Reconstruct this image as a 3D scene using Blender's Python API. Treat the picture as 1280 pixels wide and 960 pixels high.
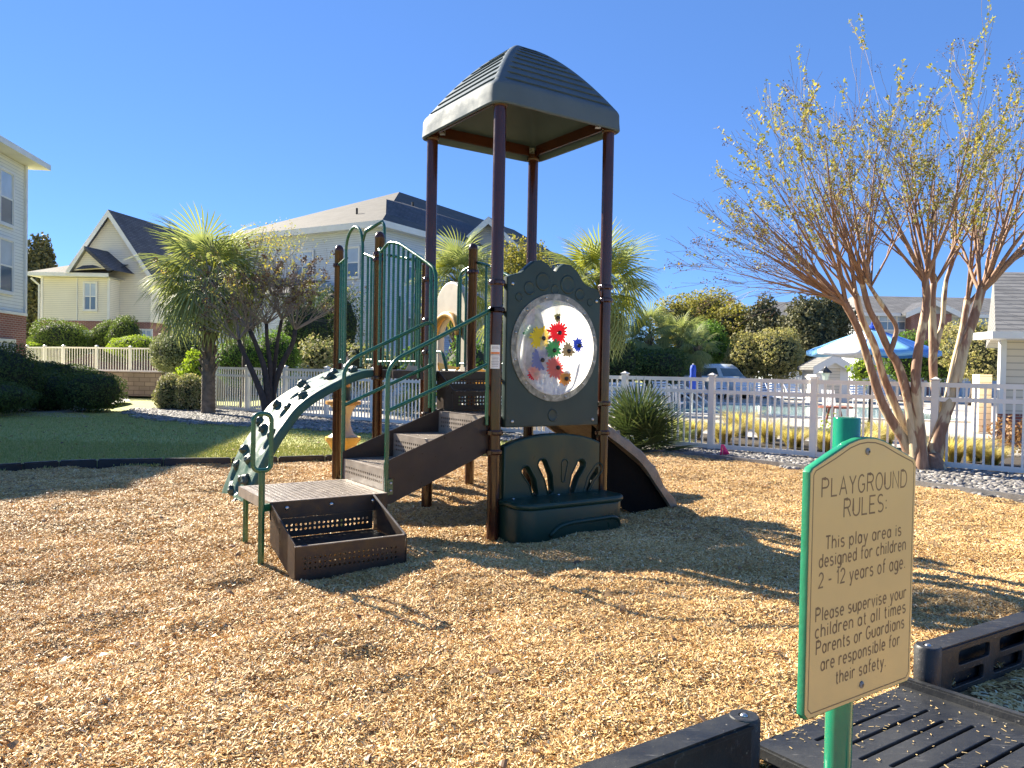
import bpy, bmesh, math, random
import numpy as np
from mathutils import Vector, Matrix, Euler, noise
random.seed(7)
rnd = random.Random(11)
S = bpy.context.scene
COL = S.collection
for o in list(bpy.data.objects):
    bpy.data.objects.remove(o)

# ---------------------------------------------------------------- camera
FPX = 961.0
CAMZ = 1.40
cam_d = bpy.data.cameras.new('camera')
cam_d.sensor_width = 36.0
cam_d.lens = FPX / 1280.0 * 36.0
cam_d.clip_start = 0.05
cam_d.clip_end = 3000
cam = bpy.data.objects.new('camera', cam_d)
COL.objects.link(cam)
PITCH = math.degrees(math.atan(18.0 / FPX))
CR = (Matrix.Rotation(math.radians(90 - PITCH), 3, 'X') @ Matrix.Rotation(math.radians(1.05), 3, 'Z'))
cam.matrix_world = Matrix.Translation((0, 0, CAMZ)) @ CR.to_4x4()
S.camera = cam
S.render.resolution_x, S.render.resolution_y = 1024, 768


def ray(px, py):
    return CR @ Vector(((px - 640.0) / FPX, -(py - 480.0) / FPX, -1.0))


def at(px, py, Y):
    d = ray(px, py)
    return Vector((0, 0, CAMZ)) + d * (Y / d.y)


def gr(px, py, z=0.0):
    d = ray(px, py)
    return Vector((0, 0, CAMZ)) + d * ((z - CAMZ) / d.z)


# ---------------------------------------------------------------- light
SUN_AZ = math.radians(-48.0)     # from +Y towards -X
SUN_EL = math.radians(29.5)
sdir = Vector((math.sin(SUN_AZ) * math.cos(SUN_EL), math.cos(SUN_AZ) * math.cos(SUN_EL), math.sin(SUN_EL)))
W = bpy.data.worlds.new('World')
S.world = W
W.use_nodes = True
wn = W.node_tree
wn.nodes.clear()
wo = wn.nodes.new('ShaderNodeOutputWorld')
bg = wn.nodes.new('ShaderNodeBackground')
sky = wn.nodes.new('ShaderNodeTexSky')
sky.sky_type = 'NISHITA'
sky.sun_disc = False
sky.sun_elevation = SUN_EL
sky.sun_rotation = SUN_AZ
sky.altitude = 2500
sky.air_density = 0.8
sky.dust_density = 0.0
sky.ozone_density = 5.0
bg.inputs[1].default_value = 0.118
tint = wn.nodes.new('ShaderNodeMix')
tint.data_type = 'RGBA'
tint.blend_type = 'MULTIPLY'
tint.inputs[0].default_value = 1.0
tint.inputs[7].default_value = (0.68, 0.77, 0.86, 1)
wn.links.new(sky.outputs[0], tint.inputs[6])
deep = wn.nodes.new('ShaderNodeMix')
deep.data_type = 'RGBA'
deep.inputs[0].default_value = 0.66
deep.inputs[7].default_value = (0.25, 0.60, 1.52, 1)
wn.links.new(tint.outputs[2], deep.inputs[6])
wn.links.new(deep.outputs[2], bg.inputs[0])
wn.links.new(bg.outputs[0], wo.inputs[0])
sun_d = bpy.data.lights.new('sun', 'SUN')
sun_d.energy = 5.0
sun_d.angle = math.radians(0.5)
sun_d.color = (1.0, 0.91, 0.75)
sun = bpy.data.objects.new('sun', sun_d)
COL.objects.link(sun)
sun.rotation_euler = sdir.to_track_quat('Z', 'Y').to_euler()
sun.location = (-20, 20, 20)
S.view_settings.view_transform = 'Standard'
S.view_settings.look = 'None'
S.view_settings.exposure = 1.92
S.view_settings.gamma = 1.0
S.render.engine = 'CYCLES'
S.cycles.max_bounces = 6
S.cycles.transparent_max_bounces = 12

# ---------------------------------------------------------------- materials
MATS = {}


def newmat(name):
    m = bpy.data.materials.new(name)
    m.use_nodes = True
    nt = m.node_tree
    nt.nodes.clear()
    out = nt.nodes.new('ShaderNodeOutputMaterial')
    p = nt.nodes.new('ShaderNodeBsdfPrincipled')
    nt.links.new(p.outputs[0], out.inputs[0])
    MATS[name] = m
    return m, nt, p, out


def N(nt, t, **kw):
    n = nt.nodes.new(t)
    for k, v in kw.items():
        if hasattr(n, k):
            setattr(n, k, v)
        else:
            n.inputs[k].default_value = v
    return n


def ramp(nt, fac, stops, interp='LINEAR'):
    r = nt.nodes.new('ShaderNodeValToRGB')
    r.color_ramp.interpolation = interp
    el = r.color_ramp.elements
    while len(el) < len(stops):
        el.new(0.5)
    for e, (p, c) in zip(el, stops):
        e.position = p
        e.color = (c[0], c[1], c[2], 1)
    nt.links.new(fac, r.inputs[0])
    return r.outputs[0]


def coords(nt, scale=(1, 1, 1), kind='Object', rot=(0, 0, 0)):
    tc = nt.nodes.new('ShaderNodeTexCoord')
    mp = nt.nodes.new('ShaderNodeMapping')
    mp.inputs['Scale'].default_value = scale
    mp.inputs['Rotation'].default_value = rot
    nt.links.new(tc.outputs[kind], mp.inputs[0])
    return mp.outputs[0]


def ntex(nt, vec, scale, detail=3.0, rough=0.55, dist=0.0):
    n = N(nt, 'ShaderNodeTexNoise', Scale=scale, Detail=detail, Roughness=rough, Distortion=dist)
    nt.links.new(vec, n.inputs['Vector'])
    return n.outputs['Fac']


def bump(nt, p, h, strength=0.4, dist=0.01):
    b = N(nt, 'ShaderNodeBump', Strength=strength, Distance=dist)
    nt.links.new(h, b.inputs['Height'])
    nt.links.new(b.outputs[0], p.inputs['Normal'])
    return b


def mix(nt, a, b, fac, mode='MIX'):
    m = nt.nodes.new('ShaderNodeMix')
    m.data_type = 'RGBA'
    m.blend_type = mode
    for s, v in ((m.inputs[0], fac), (m.inputs[6], a), (m.inputs[7], b)):
        if isinstance(v, (int, float)):
            s.default_value = v
        elif isinstance(v, tuple):
            s.default_value = (v[0], v[1], v[2], 1)
        else:
            nt.links.new(v, s)
    return m.outputs[2]


def surf(name, c1, c2=None, scale=6.0, rough=0.5, rvar=0.15, bs=0.15, bscale=None, metal=0.0, stretch=(1, 1, 1), spec=0.5, coat=0.0, bd=0.01):
    """painted / moulded / mineral surface: two tones of noise, uneven gloss, fine relief"""
    m, nt, p, out = newmat(name)
    if c2 is None:
        c2 = tuple(x * 0.8 for x in c1)
    v = coords(nt, stretch)
    f = ntex(nt, v, scale, 4, 0.6)
    nt.links.new(ramp(nt, f, [(0.3, c2), (0.7, c1)]), p.inputs['Base Color'])
    f2 = ntex(nt, v, scale * 2.3, 3, 0.6)
    mr = N(nt, 'ShaderNodeMapRange')
    nt.links.new(f2, mr.inputs[0])
    mr.inputs[1].default_value = 0.3
    mr.inputs[2].default_value = 0.7
    mr.inputs[3].default_value = max(0.03, rough - rvar)
    mr.inputs[4].default_value = min(1, rough + rvar)
    nt.links.new(mr.outputs[0], p.inputs['Roughness'])
    p.inputs['Metallic'].default_value = metal
    p.inputs['Specular IOR Level'].default_value = spec
    p.inputs['Coat Weight'].default_value = coat
    if bs > 0:
        f3 = ntex(nt, v, bscale or scale * 8, 3, 0.6)
        bump(nt, p, f3, bs, bd)
    return m


def leafmat(name, cols, trans=0.35, rough=0.5):
    """leaf: colour picked per leaf (random per island), part of the light passes through"""
    m, nt, p, out = newmat(name)
    g = nt.nodes.new('ShaderNodeNewGeometry')
    c = ramp(nt, g.outputs['Random Per Island'], [(i / max(1, len(cols) - 1), c) for i, c in enumerate(cols)])
    v = coords(nt)
    big = ntex(nt, v, 1.1, 2)
    c = mix(nt, c, mix(nt, c, (1.25, 1.2, 0.9), 1.0, 'MULTIPLY'), big)
    nt.links.new(c, p.inputs['Base Color'])
    p.inputs['Roughness'].default_value = rough + 0.15
    p.inputs['Specular IOR Level'].default_value = 0.3
    t = nt.nodes.new('ShaderNodeBsdfTranslucent')
    nt.links.new(mix(nt, c, (1.15, 1.15, 0.8), 1.0, 'MULTIPLY'), t.inputs[0])
    ms = nt.nodes.new('ShaderNodeMixShader')
    ms.inputs[0].default_value = trans
    nt.links.new(p.outputs[0], ms.inputs[1])
    nt.links.new(t.outputs[0], ms.inputs[2])
    nt.links.new(ms.outputs[0], out.inputs[0])
    return m


surf('brown_post', (0.052, 0.016, 0.008), (0.034, 0.011, 0.006), 3, 0.2, 0.06, 0.05, 40, coat=0.0)
surf('green_steel', (0.012, 0.105, 0.052), (0.008, 0.075, 0.038), 5, 0.27, 0.1, 0.04, 60, coat=0.3)
surf('dark_green_plastic', (0.026, 0.050, 0.046), (0.018, 0.036, 0.034), 2, 0.42, 0.1, 0.25, 180, bd=0.002, spec=0.35)
surf('bench_green_plastic', (0.012, 0.042, 0.028), (0.008, 0.030, 0.020), 2, 0.36, 0.1, 0.25, 160, bd=0.002, spec=0.4)
surf('roof_plastic', (0.088, 0.122, 0.156), (0.072, 0.102, 0.134), 2, 0.66, 0.1, 0.25, 120, bd=0.003, spec=0.12)
surf('climber_plastic', (0.030, 0.090, 0.064), (0.020, 0.065, 0.046), 3, 0.42, 0.12, 0.35, 90, bd=0.004)
surf('hold_plastic', (0.04, 0.075, 0.06), (0.02, 0.04, 0.035), 6, 0.45, 0.1, 0.3, 60)
surf('step_brown', (0.052, 0.036, 0.027), (0.034, 0.024, 0.019), 5, 0.40, 0.14, 0.15, 90, bd=0.003, spec=0.3)
surf('step_sunlit', (0.32, 0.27, 0.22), (0.20, 0.165, 0.135), 7, 0.42, 0.16, 0.25, 70, bd=0.003)  # brown steps with the sunlit sheen painted in as a pale base colour
surf('shade_black', (0.008, 0.007, 0.006), None, 7, 0.9, 0.05, 0.3, spec=0.08)
surf('litter_chip', (0.62, 0.46, 0.22), (0.42, 0.29, 0.12), 30, 0.7, 0.1, 0.0)
surf('rim_worn', (0.22, 0.19, 0.16), (0.12, 0.10, 0.085), 14, 0.5, 0.15, 0.2)
surf('ramp_shell', (0.30, 0.23, 0.15), (0.19, 0.145, 0.10), 9, 0.65, 0.15, 0.5, 40)
surf('black_plastic', (0.022, 0.024, 0.028), (0.013, 0.014, 0.017), 5, 0.45, 0.14, 0.5, 60, bd=0.004, spec=0.4)
surf('steel_bolt', (0.55, 0.55, 0.54), (0.4, 0.4, 0.4), 20, 0.3, 0.1, 0.0, metal=0.9)
surf('beige_plastic', (0.62, 0.53, 0.38), (0.52, 0.44, 0.30), 3, 0.45, 0.1, 0.1)
surf('yellow_plastic', (0.80, 0.53, 0.12), (0.70, 0.45, 0.09), 3, 0.4, 0.1, 0.1)
surf('amber_plastic', (0.55, 0.30, 0.07), (0.45, 0.24, 0.05), 3, 0.4, 0.1, 0.1)
surf('pale_hood', (0.52, 0.47, 0.39), (0.45, 0.41, 0.34), 3, 0.5, 0.1, 0.1)
surf('white_vinyl', (0.82, 0.79, 0.72), (0.74, 0.71, 0.64), 2.2, 0.42, 0.1, 0.06)
surf('white_trim', (0.74, 0.73, 0.69), (0.66, 0.65, 0.60), 2, 0.5, 0.1, 0.05)
surf('sign_tan', (0.70, 0.52, 0.22), (0.64, 0.475, 0.20), 3, 0.38, 0.08, 0.12, 220, bd=0.001)
surf('sign_green', (0.02, 0.26, 0.13), (0.015, 0.20, 0.10), 8, 0.35, 0.1, 0.1)
surf('post_green', (0.008, 0.23, 0.12), (0.005, 0.17, 0.09), 6, 0.17, 0.07, 0.04, coat=0.6)
surf('engraving', (0.25, 0.17, 0.08), (0.19, 0.125, 0.06), 30, 0.7, 0.1, 0.0)
surf('hub_black', (0.015, 0.015, 0.016), (0.01, 0.01, 0.01), 5, 0.3, 0.1, 0.0)
surf('label_white', (0.8, 0.79, 0.76), (0.72, 0.71, 0.68), 12, 0.5, 0.1, 0.0)
surf('label_orange', (0.75, 0.22, 0.05), None, 12, 0.5, 0.1, 0.0)
surf('label_grey', (0.25, 0.25, 0.25), None, 12, 0.5, 0.1, 0.0)
surf('pink_flag', (0.95, 0.04, 0.22), (0.85, 0.03, 0.18), 8, 0.5, 0.1, 0.1)
surf('concrete', (0.46, 0.43, 0.38), (0.37, 0.34, 0.30), 1.2, 0.85, 0.1, 0.3, 30)
surf('river_stone', (0.42, 0.40, 0.37), (0.22, 0.21, 0.20), 2.5, 0.8, 0.1, 0.3, 40)
surf('rock_bed', (0.10, 0.09, 0.08), (0.05, 0.045, 0.04), 9, 0.95, 0.05, 0.5, 30)
surf('edging', (0.22, 0.21, 0.20), (0.12, 0.115, 0.11), 9, 0.6, 0.1, 0.2)
surf('umbrella_blue', (0.03, 0.20, 0.62), (0.025, 0.17, 0.55), 3, 0.8, 0.1, 0.1)
surf('umbrella_sky', (0.20, 0.48, 0.82), (0.17, 0.43, 0.75), 3, 0.8, 0.1, 0.1)
surf('umbrella_white', (0.80, 0.84, 0.88), (0.72, 0.78, 0.84), 3, 0.8, 0.1, 0.1)
surf('furled_blue', (0.015, 0.09, 0.62), (0.01, 0.06, 0.45), 5, 0.7, 0.1, 0.2)
surf('lounge_white', (0.72, 0.74, 0.78), (0.6, 0.63, 0.68), 6, 0.6, 0.1, 0.0)
surf('car_paint', (0.70, 0.76, 0.78), (0.62, 0.68, 0.71), 3, 0.25, 0.05, 0.0, coat=0.6)
surf('car_silver', (0.6, 0.6, 0.6), (0.5, 0.5, 0.5), 3, 0.25, 0.05, 0.0, coat=0.6)
surf('tyre', (0.02, 0.02, 0.02), None, 5, 0.8, 0.1, 0.0)
surf('dark_glass', (0.12, 0.17, 0.19), (0.08, 0.12, 0.14), 1.5, 0.08, 0.04, 0.0)
surf('lamp_metal', (0.02, 0.022, 0.022), None, 5, 0.4, 0.1, 0.1)
surf('lamp_glass', (0.6, 0.6, 0.55), None, 5, 0.2, 0.1, 0.0)
surf('wood_table', (0.30, 0.10, 0.06), None, 5, 0.6, 0.1, 0.0)
surf('red_chair', (0.5, 0.03, 0.03), None, 5, 0.6, 0.1, 0.0)
surf('soil', (0.06, 0.045, 0.03), (0.035, 0.028, 0.02), 3, 0.95, 0.04, 0.4, 30)


# dusty, scuffed black plastic for the ramp and the border
m, nt, p, out = newmat('scuffed_black')
v = coords(nt)
f = ntex(nt, v, 3.0, 5, 0.65)
sp_ = ntex(nt, coords(nt, (1, 1, 1)), 38, 5, 0.7)
lg = ntex(nt, coords(nt, (3, 22, 8), rot=(0, 0, 0.6)), 3.0, 4, 0.7)
c = ramp(nt, f, [(0.35, (0.012, 0.013, 0.015)), (0.65, (0.034, 0.035, 0.036))])
c = mix(nt, c, (0.30, 0.27, 0.22), ramp(nt, sp_, [(0.66, (0, 0, 0)), (0.70, (0.9, 0.9, 0.9))]))
c = mix(nt, c, (0.13, 0.125, 0.12), ramp(nt, lg, [(0.60, (0, 0, 0)), (0.72, (0.6, 0.6, 0.6))]))
nt.links.new(c, p.inputs['Base Color'])
nt.links.new(ramp(nt, f, [(0.3, (0.35, 0.35, 0.35)), (0.7, (0.6, 0.6, 0.6))]), p.inputs['Roughness'])
p.inputs['Specular IOR Level'].default_value = 0.4
bump(nt, p, sp_, 0.5, 0.004)


def make_glassy(name, tint, rough=0.05):
    m, nt, p, out = newmat(name)
    v = coords(nt)
    f = ntex(nt, v, 0.7, 3, 0.6)
    nt.links.new(ramp(nt, f, [(0.3, tint), (0.7, tuple(t * 1.6 for t in tint))]), p.inputs['Base Color'])
    p.inputs['Roughness'].default_value = rough
    p.inputs['Specular IOR Level'].default_value = 1.0
    bump(nt, p, ntex(nt, v, 1.3, 2), 0.1, 0.02)
    return m


make_glassy('window_glass', (0.09, 0.12, 0.15))
make_glassy('blind_glass', (0.30, 0.34, 0.38), 0.15)

# siding: overlapping boards too small to tell apart at that distance
def siding(name, c, pitch=0.115):
    m, nt, p, out = newmat(name)
    tc = nt.nodes.new('ShaderNodeTexCoord')
    sp = nt.nodes.new('ShaderNodeSeparateXYZ')
    nt.links.new(tc.outputs['Object'], sp.inputs[0])
    d = N(nt, 'ShaderNodeMath', operation='DIVIDE')
    nt.links.new(sp.outputs[2], d.inputs[0])
    d.inputs[1].default_value = pitch
    fr = N(nt, 'ShaderNodeMath', operation='FRACT')
    nt.links.new(d.outputs[0], fr.inputs[0])
    inv = N(nt, 'ShaderNodeMath', operation='SUBTRACT')
    inv.inputs[0].default_value = 1.0
    nt.links.new(fr.outputs[0], inv.inputs[1])
    v = coords(nt)
    f = ntex(nt, v, 1.0, 4)
    base = ramp(nt, f, [(0.3, tuple(x * 0.9 for x in c)), (0.7, c)])
    line = ramp(nt, fr.outputs[0], [(0.0, (0.42, 0.42, 0.42)), (0.20, (1, 1, 1))])
    nt.links.new(mix(nt, base, line, 1.0, 'MULTIPLY'), p.inputs['Base Color'])
    p.inputs['Roughness'].default_value = 0.6
    bump(nt, p, inv.outputs[0], 0.5, 0.03)
    return m


siding('siding_left', (0.80, 0.78, 0.68))
siding('siding_cream', (0.80, 0.74, 0.58))
siding('siding_pale', (0.56, 0.60, 0.63))
siding('siding_club', (0.70, 0.62, 0.48), 0.16)
siding('siding_grey', (0.42, 0.41, 0.39))


def brickmat(name, c1, c2, mortar, bw=0.22, rh=0.075, ms=0.012, kind='brick'):
    m, nt, p, out = newmat(name)
    tc = nt.nodes.new('ShaderNodeTexCoord')
    sp = nt.nodes.new('ShaderNodeSeparateXYZ')
    nt.links.new(tc.outputs['Object'], sp.inputs[0])
    a = N(nt, 'ShaderNodeMath', operation='ADD')
    nt.links.new(sp.outputs[0], a.inputs[0])
    nt.links.new(sp.outputs[1], a.inputs[1])
    cb = nt.nodes.new('ShaderNodeCombineXYZ')
    nt.links.new(a.outputs[0], cb.inputs[0])
    nt.links.new(sp.outputs[2], cb.inputs[1])
    b = N(nt, 'ShaderNodeTexBrick')
    b.inputs['Color1'].default_value = (*c1, 1)
    b.inputs['Color2'].default_value = (*c2, 1)
    b.inputs['Mortar'].default_value = (*mortar, 1)
    b.inputs['Scale'].default_value = 1.0
    b.inputs['Brick Width'].default_value = bw
    b.inputs['Row Height'].default_value = rh
    b.inputs['Mortar Size'].default_value = ms
    nt.links.new(cb.outputs[0], b.inputs['Vector'])
    f = ntex(nt, coords(nt), 1.5, 4)
    nt.links.new(mix(nt, b.outputs[0], ramp(nt, f, [(0.3, (0.75, 0.75, 0.75)), (0.7, (1.1, 1.1, 1.1))]), 1.0, 'MULTIPLY'), p.inputs['Base Color'])
    p.inputs['Roughness'].default_value = 0.85
    iv = N(nt, 'ShaderNodeMath', operation='SUBTRACT')
    iv.inputs[0].default_value = 1.0
    nt.links.new(b.outputs['Fac'], iv.inputs[1])
    bump(nt, p, iv.outputs[0], 0.6, 0.01)
    return m


brickmat('red_brick', (0.30, 0.085, 0.06), (0.22, 0.065, 0.05), (0.34, 0.28, 0.24))
brickmat('block_wall', (0.30, 0.23, 0.17), (0.24, 0.185, 0.14), (0.12, 0.09, 0.07), 0.42, 0.19, 0.012)
brickmat('shingles_grey', (0.24, 0.23, 0.215), (0.19, 0.185, 0.175), (0.10, 0.10, 0.10), 0.5, 0.12, 0.02)
brickmat('shingles_dark', (0.105, 0.11, 0.125), (0.075, 0.08, 0.095), (0.04, 0.04, 0.05), 0.5, 0.12, 0.02)
brickmat('shingles_brown', (0.085, 0.082, 0.078), (0.068, 0.066, 0.063), (0.10, 0.09, 0.08), 0.5, 0.12, 0.02)

# foliage
leafmat('leaf_boxwood', [(0.062, 0.106, 0.022), (0.125, 0.188, 0.037), (0.175, 0.237, 0.050), (0.088, 0.138, 0.025)], 0.3)
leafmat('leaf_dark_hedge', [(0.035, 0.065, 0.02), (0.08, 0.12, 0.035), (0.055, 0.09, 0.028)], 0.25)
leafmat('leaf_lime', [(0.20, 0.30, 0.03), (0.28, 0.36, 0.04), (0.14, 0.22, 0.03)], 0.4)
leafmat('leaf_variegated', [(0.286, 0.286, 0.156), (0.104, 0.143, 0.052), (0.442, 0.390, 0.260), (0.156, 0.195, 0.078)], 0.3)
leafmat('leaf_grey', [(0.196, 0.224, 0.140), (0.112, 0.140, 0.084), (0.336, 0.350, 0.252)], 0.3)
leafmat('leaf_green', [(0.065, 0.143, 0.026), (0.117, 0.208, 0.039), (0.169, 0.286, 0.052)], 0.35)
leafmat('leaf_magnolia', [(0.053, 0.060, 0.030), (0.105, 0.112, 0.060), (0.180, 0.165, 0.090), (0.075, 0.083, 0.045)], 0.15)
leafmat('leaf_yellowtree', [(0.27, 0.25, 0.06), (0.20, 0.20, 0.05), (0.34, 0.30, 0.09), (0.15, 0.17, 0.05)], 0.4)
leafmat('leaf_tan', [(0.36, 0.33, 0.15), (0.24, 0.25, 0.10), (0.46, 0.40, 0.22), (0.17, 0.19, 0.08)], 0.35)
leafmat('leaf_crape', [(0.38, 0.36, 0.10), (0.24, 0.27, 0.08), (0.46, 0.33, 0.09), (0.18, 0.22, 0.07), (0.34, 0.34, 0.14)], 0.4)
leafmat('seed_brown', [(0.13, 0.075, 0.05), (0.08, 0.05, 0.04), (0.19, 0.11, 0.07)], 0.1)
leafmat('leaf_russet', [(0.30, 0.15, 0.07), (0.20, 0.11, 0.06), (0.36, 0.22, 0.12)], 0.3)
leafmat('palm_leaf', [(0.20, 0.25, 0.11), (0.29, 0.33, 0.15), (0.14, 0.185, 0.085), (0.38, 0.39, 0.20)], 0.38, 0.38)
leafmat('palm_leaf_yellow', [(0.20, 0.24, 0.04), (0.30, 0.30, 0.06), (0.14, 0.18, 0.04)], 0.45, 0.4)
leafmat('palmetto_leaf', [(0.045, 0.075, 0.03), (0.08, 0.115, 0.045), (0.03, 0.05, 0.022), (0.12, 0.15, 0.07)], 0.2, 0.3)
leafmat('blond_grass', [(0.62, 0.52, 0.26), (0.50, 0.42, 0.18), (0.38, 0.36, 0.12), (0.70, 0.62, 0.38)], 0.45)
surf('palm_trunk', (0.22, 0.17, 0.12), (0.09, 0.07, 0.05), 7, 0.9, 0.05, 0.8, 18, bd=0.03)
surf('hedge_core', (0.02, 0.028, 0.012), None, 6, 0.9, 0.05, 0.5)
surf('bark_dark', (0.075, 0.052, 0.042), (0.035, 0.026, 0.022), 8, 0.85, 0.08, 0.5, 30)
surf('twig_brown', (0.32, 0.19, 0.12), (0.20, 0.12, 0.08), 6, 0.8, 0.08, 0.2)
surf('twig_grey', (0.30, 0.24, 0.20), (0.20, 0.16, 0.13), 6, 0.8, 0.08, 0.2)

# crape myrtle bark: pale tan and red-brown patches mixed by noise
m, nt, p, out = newmat('crape_bark')
v = coords(nt, (1, 1, 0.35))
f = ntex(nt, v, 3.4, 4, 0.55, 0.8)
f2 = ntex(nt, coords(nt, (1, 1, 0.2)), 22, 3)
pale = ramp(nt, f2, [(0.3, (0.44, 0.34, 0.20)), (0.7, (0.58, 0.48, 0.31))])
red = ramp(nt, f2, [(0.3, (0.17, 0.085, 0.05)), (0.7, (0.31, 0.185, 0.115))])
nt.links.new(mix(nt, pale, red, ramp(nt, f, [(0.43, (0, 0, 0)), (0.48, (1, 1, 1))])), p.inputs['Base Color'])
p.inputs['Roughness'].default_value = 0.6
bump(nt, p, f2, 0.3, 0.01)

# wood chips
m, nt, p, out = newmat('chip')
oi = nt.nodes.new('ShaderNodeObjectInfo')
c = ramp(nt, oi.outputs['Random'], [(0.0, (0.12, 0.065, 0.025)), (0.07, (0.38, 0.21, 0.07)), (0.26, (0.60, 0.375, 0.125)), (0.58, (0.73, 0.515, 0.21)), (0.86, (0.80, 0.625, 0.33)), (1.0, (0.84, 0.76, 0.56))])
gm = nt.nodes.new('ShaderNodeNewGeometry')
big = ntex(nt, gm.outputs['Position'], 0.9, 3)
c = mix(nt, c, ramp(nt, big, [(0.35, (0.82, 0.76, 0.66)), (0.65, (1.06, 1.03, 1.0))]), 1.0, 'MULTIPLY')
nt.links.new(c, p.inputs['Base Color'])
p.inputs['Roughness'].default_value = 0.62
m, nt, p, out = newmat('dead_leaf')
oi = nt.nodes.new('ShaderNodeObjectInfo')
nt.links.new(ramp(nt, oi.outputs['Random'], [(0.0, (0.14, 0.07, 0.035)), (0.6, (0.30, 0.17, 0.07)), (1.0, (0.50, 0.32, 0.10))]), p.inputs['Base Color'])
p.inputs['Roughness'].default_value = 0.6
m, nt, p, out = newmat('mulch_bed')
v = coords(nt)
f = ntex(nt, coords(nt, (1, 2.2, 1)), 55, 4, 0.7, 0.6)
g = ntex(nt, coords(nt, (2.2, 1, 1)), 48, 4, 0.7, 0.6)
c = mix(nt, ramp(nt, f, [(0.32, (0.10, 0.055, 0.025)), (0.5, (0.40, 0.245, 0.10)), (0.68, (0.62, 0.44, 0.21))]),
        ramp(nt, g, [(0.32, (0.16, 0.09, 0.04)), (0.5, (0.46, 0.285, 0.115)), (0.68, (0.66, 0.48, 0.25))]), 0.5)
big = ntex(nt, v, 0.9, 3)
c = mix(nt, c, ramp(nt, big, [(0.35, (0.80, 0.74, 0.66)), (0.65, (1.05, 1.03, 1.0))]), 1.0, 'MULTIPLY')
nt.links.new(c, p.inputs['Base Color'])
p.inputs['Roughness'].default_value = 0.8
bump(nt, p, f, 0.9, 0.03)

m, nt, p, out = newmat('lawn')
v = coords(nt)
f = ntex(nt, v, 60, 4, 0.7)
big = ntex(nt, v, 0.5, 4)
c = mix(nt, ramp(nt, f, [(0.3, (0.34, 0.36, 0.12)), (0.7, (0.52, 0.51, 0.19))]), ramp(nt, big, [(0.35, (0.85, 0.9, 0.8)), (0.65, (1.12, 1.05, 0.95))]), 1.0, 'MULTIPLY')
nt.links.new(c, p.inputs['Base Color'])
p.inputs['Roughness'].default_value = 0.9
bump(nt, p, f, 0.7, 0.03)
m, nt, p, out = newmat('grass_blade')
oi = nt.nodes.new('ShaderNodeObjectInfo')
c = ramp(nt, oi.outputs['Random'], [(0.0, (0.32, 0.36, 0.10)), (0.6, (0.50, 0.51, 0.15)), (1.0, (0.64, 0.58, 0.28))])
nt.links.new(c, p.inputs['Base Color'])
t = nt.nodes.new('ShaderNodeBsdfTranslucent')
nt.links.new(c, t.inputs[0])
ms = nt.nodes.new('ShaderNodeMixShader')
ms.inputs[0].default_value = 0.4
nt.links.new(p.outputs[0], ms.inputs[1])
nt.links.new(t.outputs[0], ms.inputs[2])
nt.links.new(ms.outputs[0], out.inputs[0])
m, nt, p, out = newmat('stone_chip')
oi = nt.nodes.new('ShaderNodeObjectInfo')
c = ramp(nt, oi.outputs['Random'], [(0.0, (0.07, 0.065, 0.06)), (0.4, (0.16, 0.15, 0.14)), (0.8, (0.27, 0.25, 0.23)), (1.0, (0.42, 0.39, 0.35))])
nt.links.new(c, p.inputs['Base Color'])
p.inputs['Roughness'].default_value = 0.75
bump(nt, p, ntex(nt, coords(nt), 6, 3), 0.2, 0.02)

m, nt, p, out = newmat('pool_water')
p.inputs['Base Color'].default_value = (0.30, 0.46, 0.42, 1)
p.inputs['Roughness'].default_value = 0.06
bump(nt, p, ntex(nt, coords(nt), 3.0, 3), 0.3, 0.04)

# scuffed clear dome
m, nt, p, out = newmat('bubble_plastic')
v = coords(nt, (1, 1, 0.45))
f = ntex(nt, v, 5.0, 5, 0.65, 0.8)
p.inputs['Base Color'].default_value = (0.93, 0.93, 0.90, 1)
p.inputs['Roughness'].default_value = 0.16
tl = nt.nodes.new('ShaderNodeBsdfTranslucent')
tl.inputs[0].default_value = (0.95, 0.95, 0.92, 1)
tp = nt.nodes.new('ShaderNodeBsdfTransparent')
m1 = nt.nodes.new('ShaderNodeMixShader')
m1.inputs[0].default_value = 0.6
nt.links.new(p.outputs[0], m1.inputs[1])
nt.links.new(tl.outputs[0], m1.inputs[2])
m2 = nt.nodes.new('ShaderNodeMixShader')
nt.links.new(ramp(nt, f, [(0.36, (0.40, 0.40, 0.40)), (0.60, (0.86, 0.86, 0.86))]), m2.inputs[0])
nt.links.new(tp.outputs[0], m2.inputs[1])
nt.links.new(m1.outputs[0], m2.inputs[2])
nt.links.new(m2.outputs[0], out.inputs[0])
m, nt, p, out = newmat('ring_plastic')
f = ntex(nt, coords(nt), 14, 4, 0.6, 0.5)
nt.links.new(ramp(nt, f, [(0.35, (0.10, 0.10, 0.085)), (0.55, (0.24, 0.235, 0.20)), (0.72, (0.45, 0.45, 0.40))]), p.inputs['Base Color'])
p.inputs['Roughness'].default_value = 0.3
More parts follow.
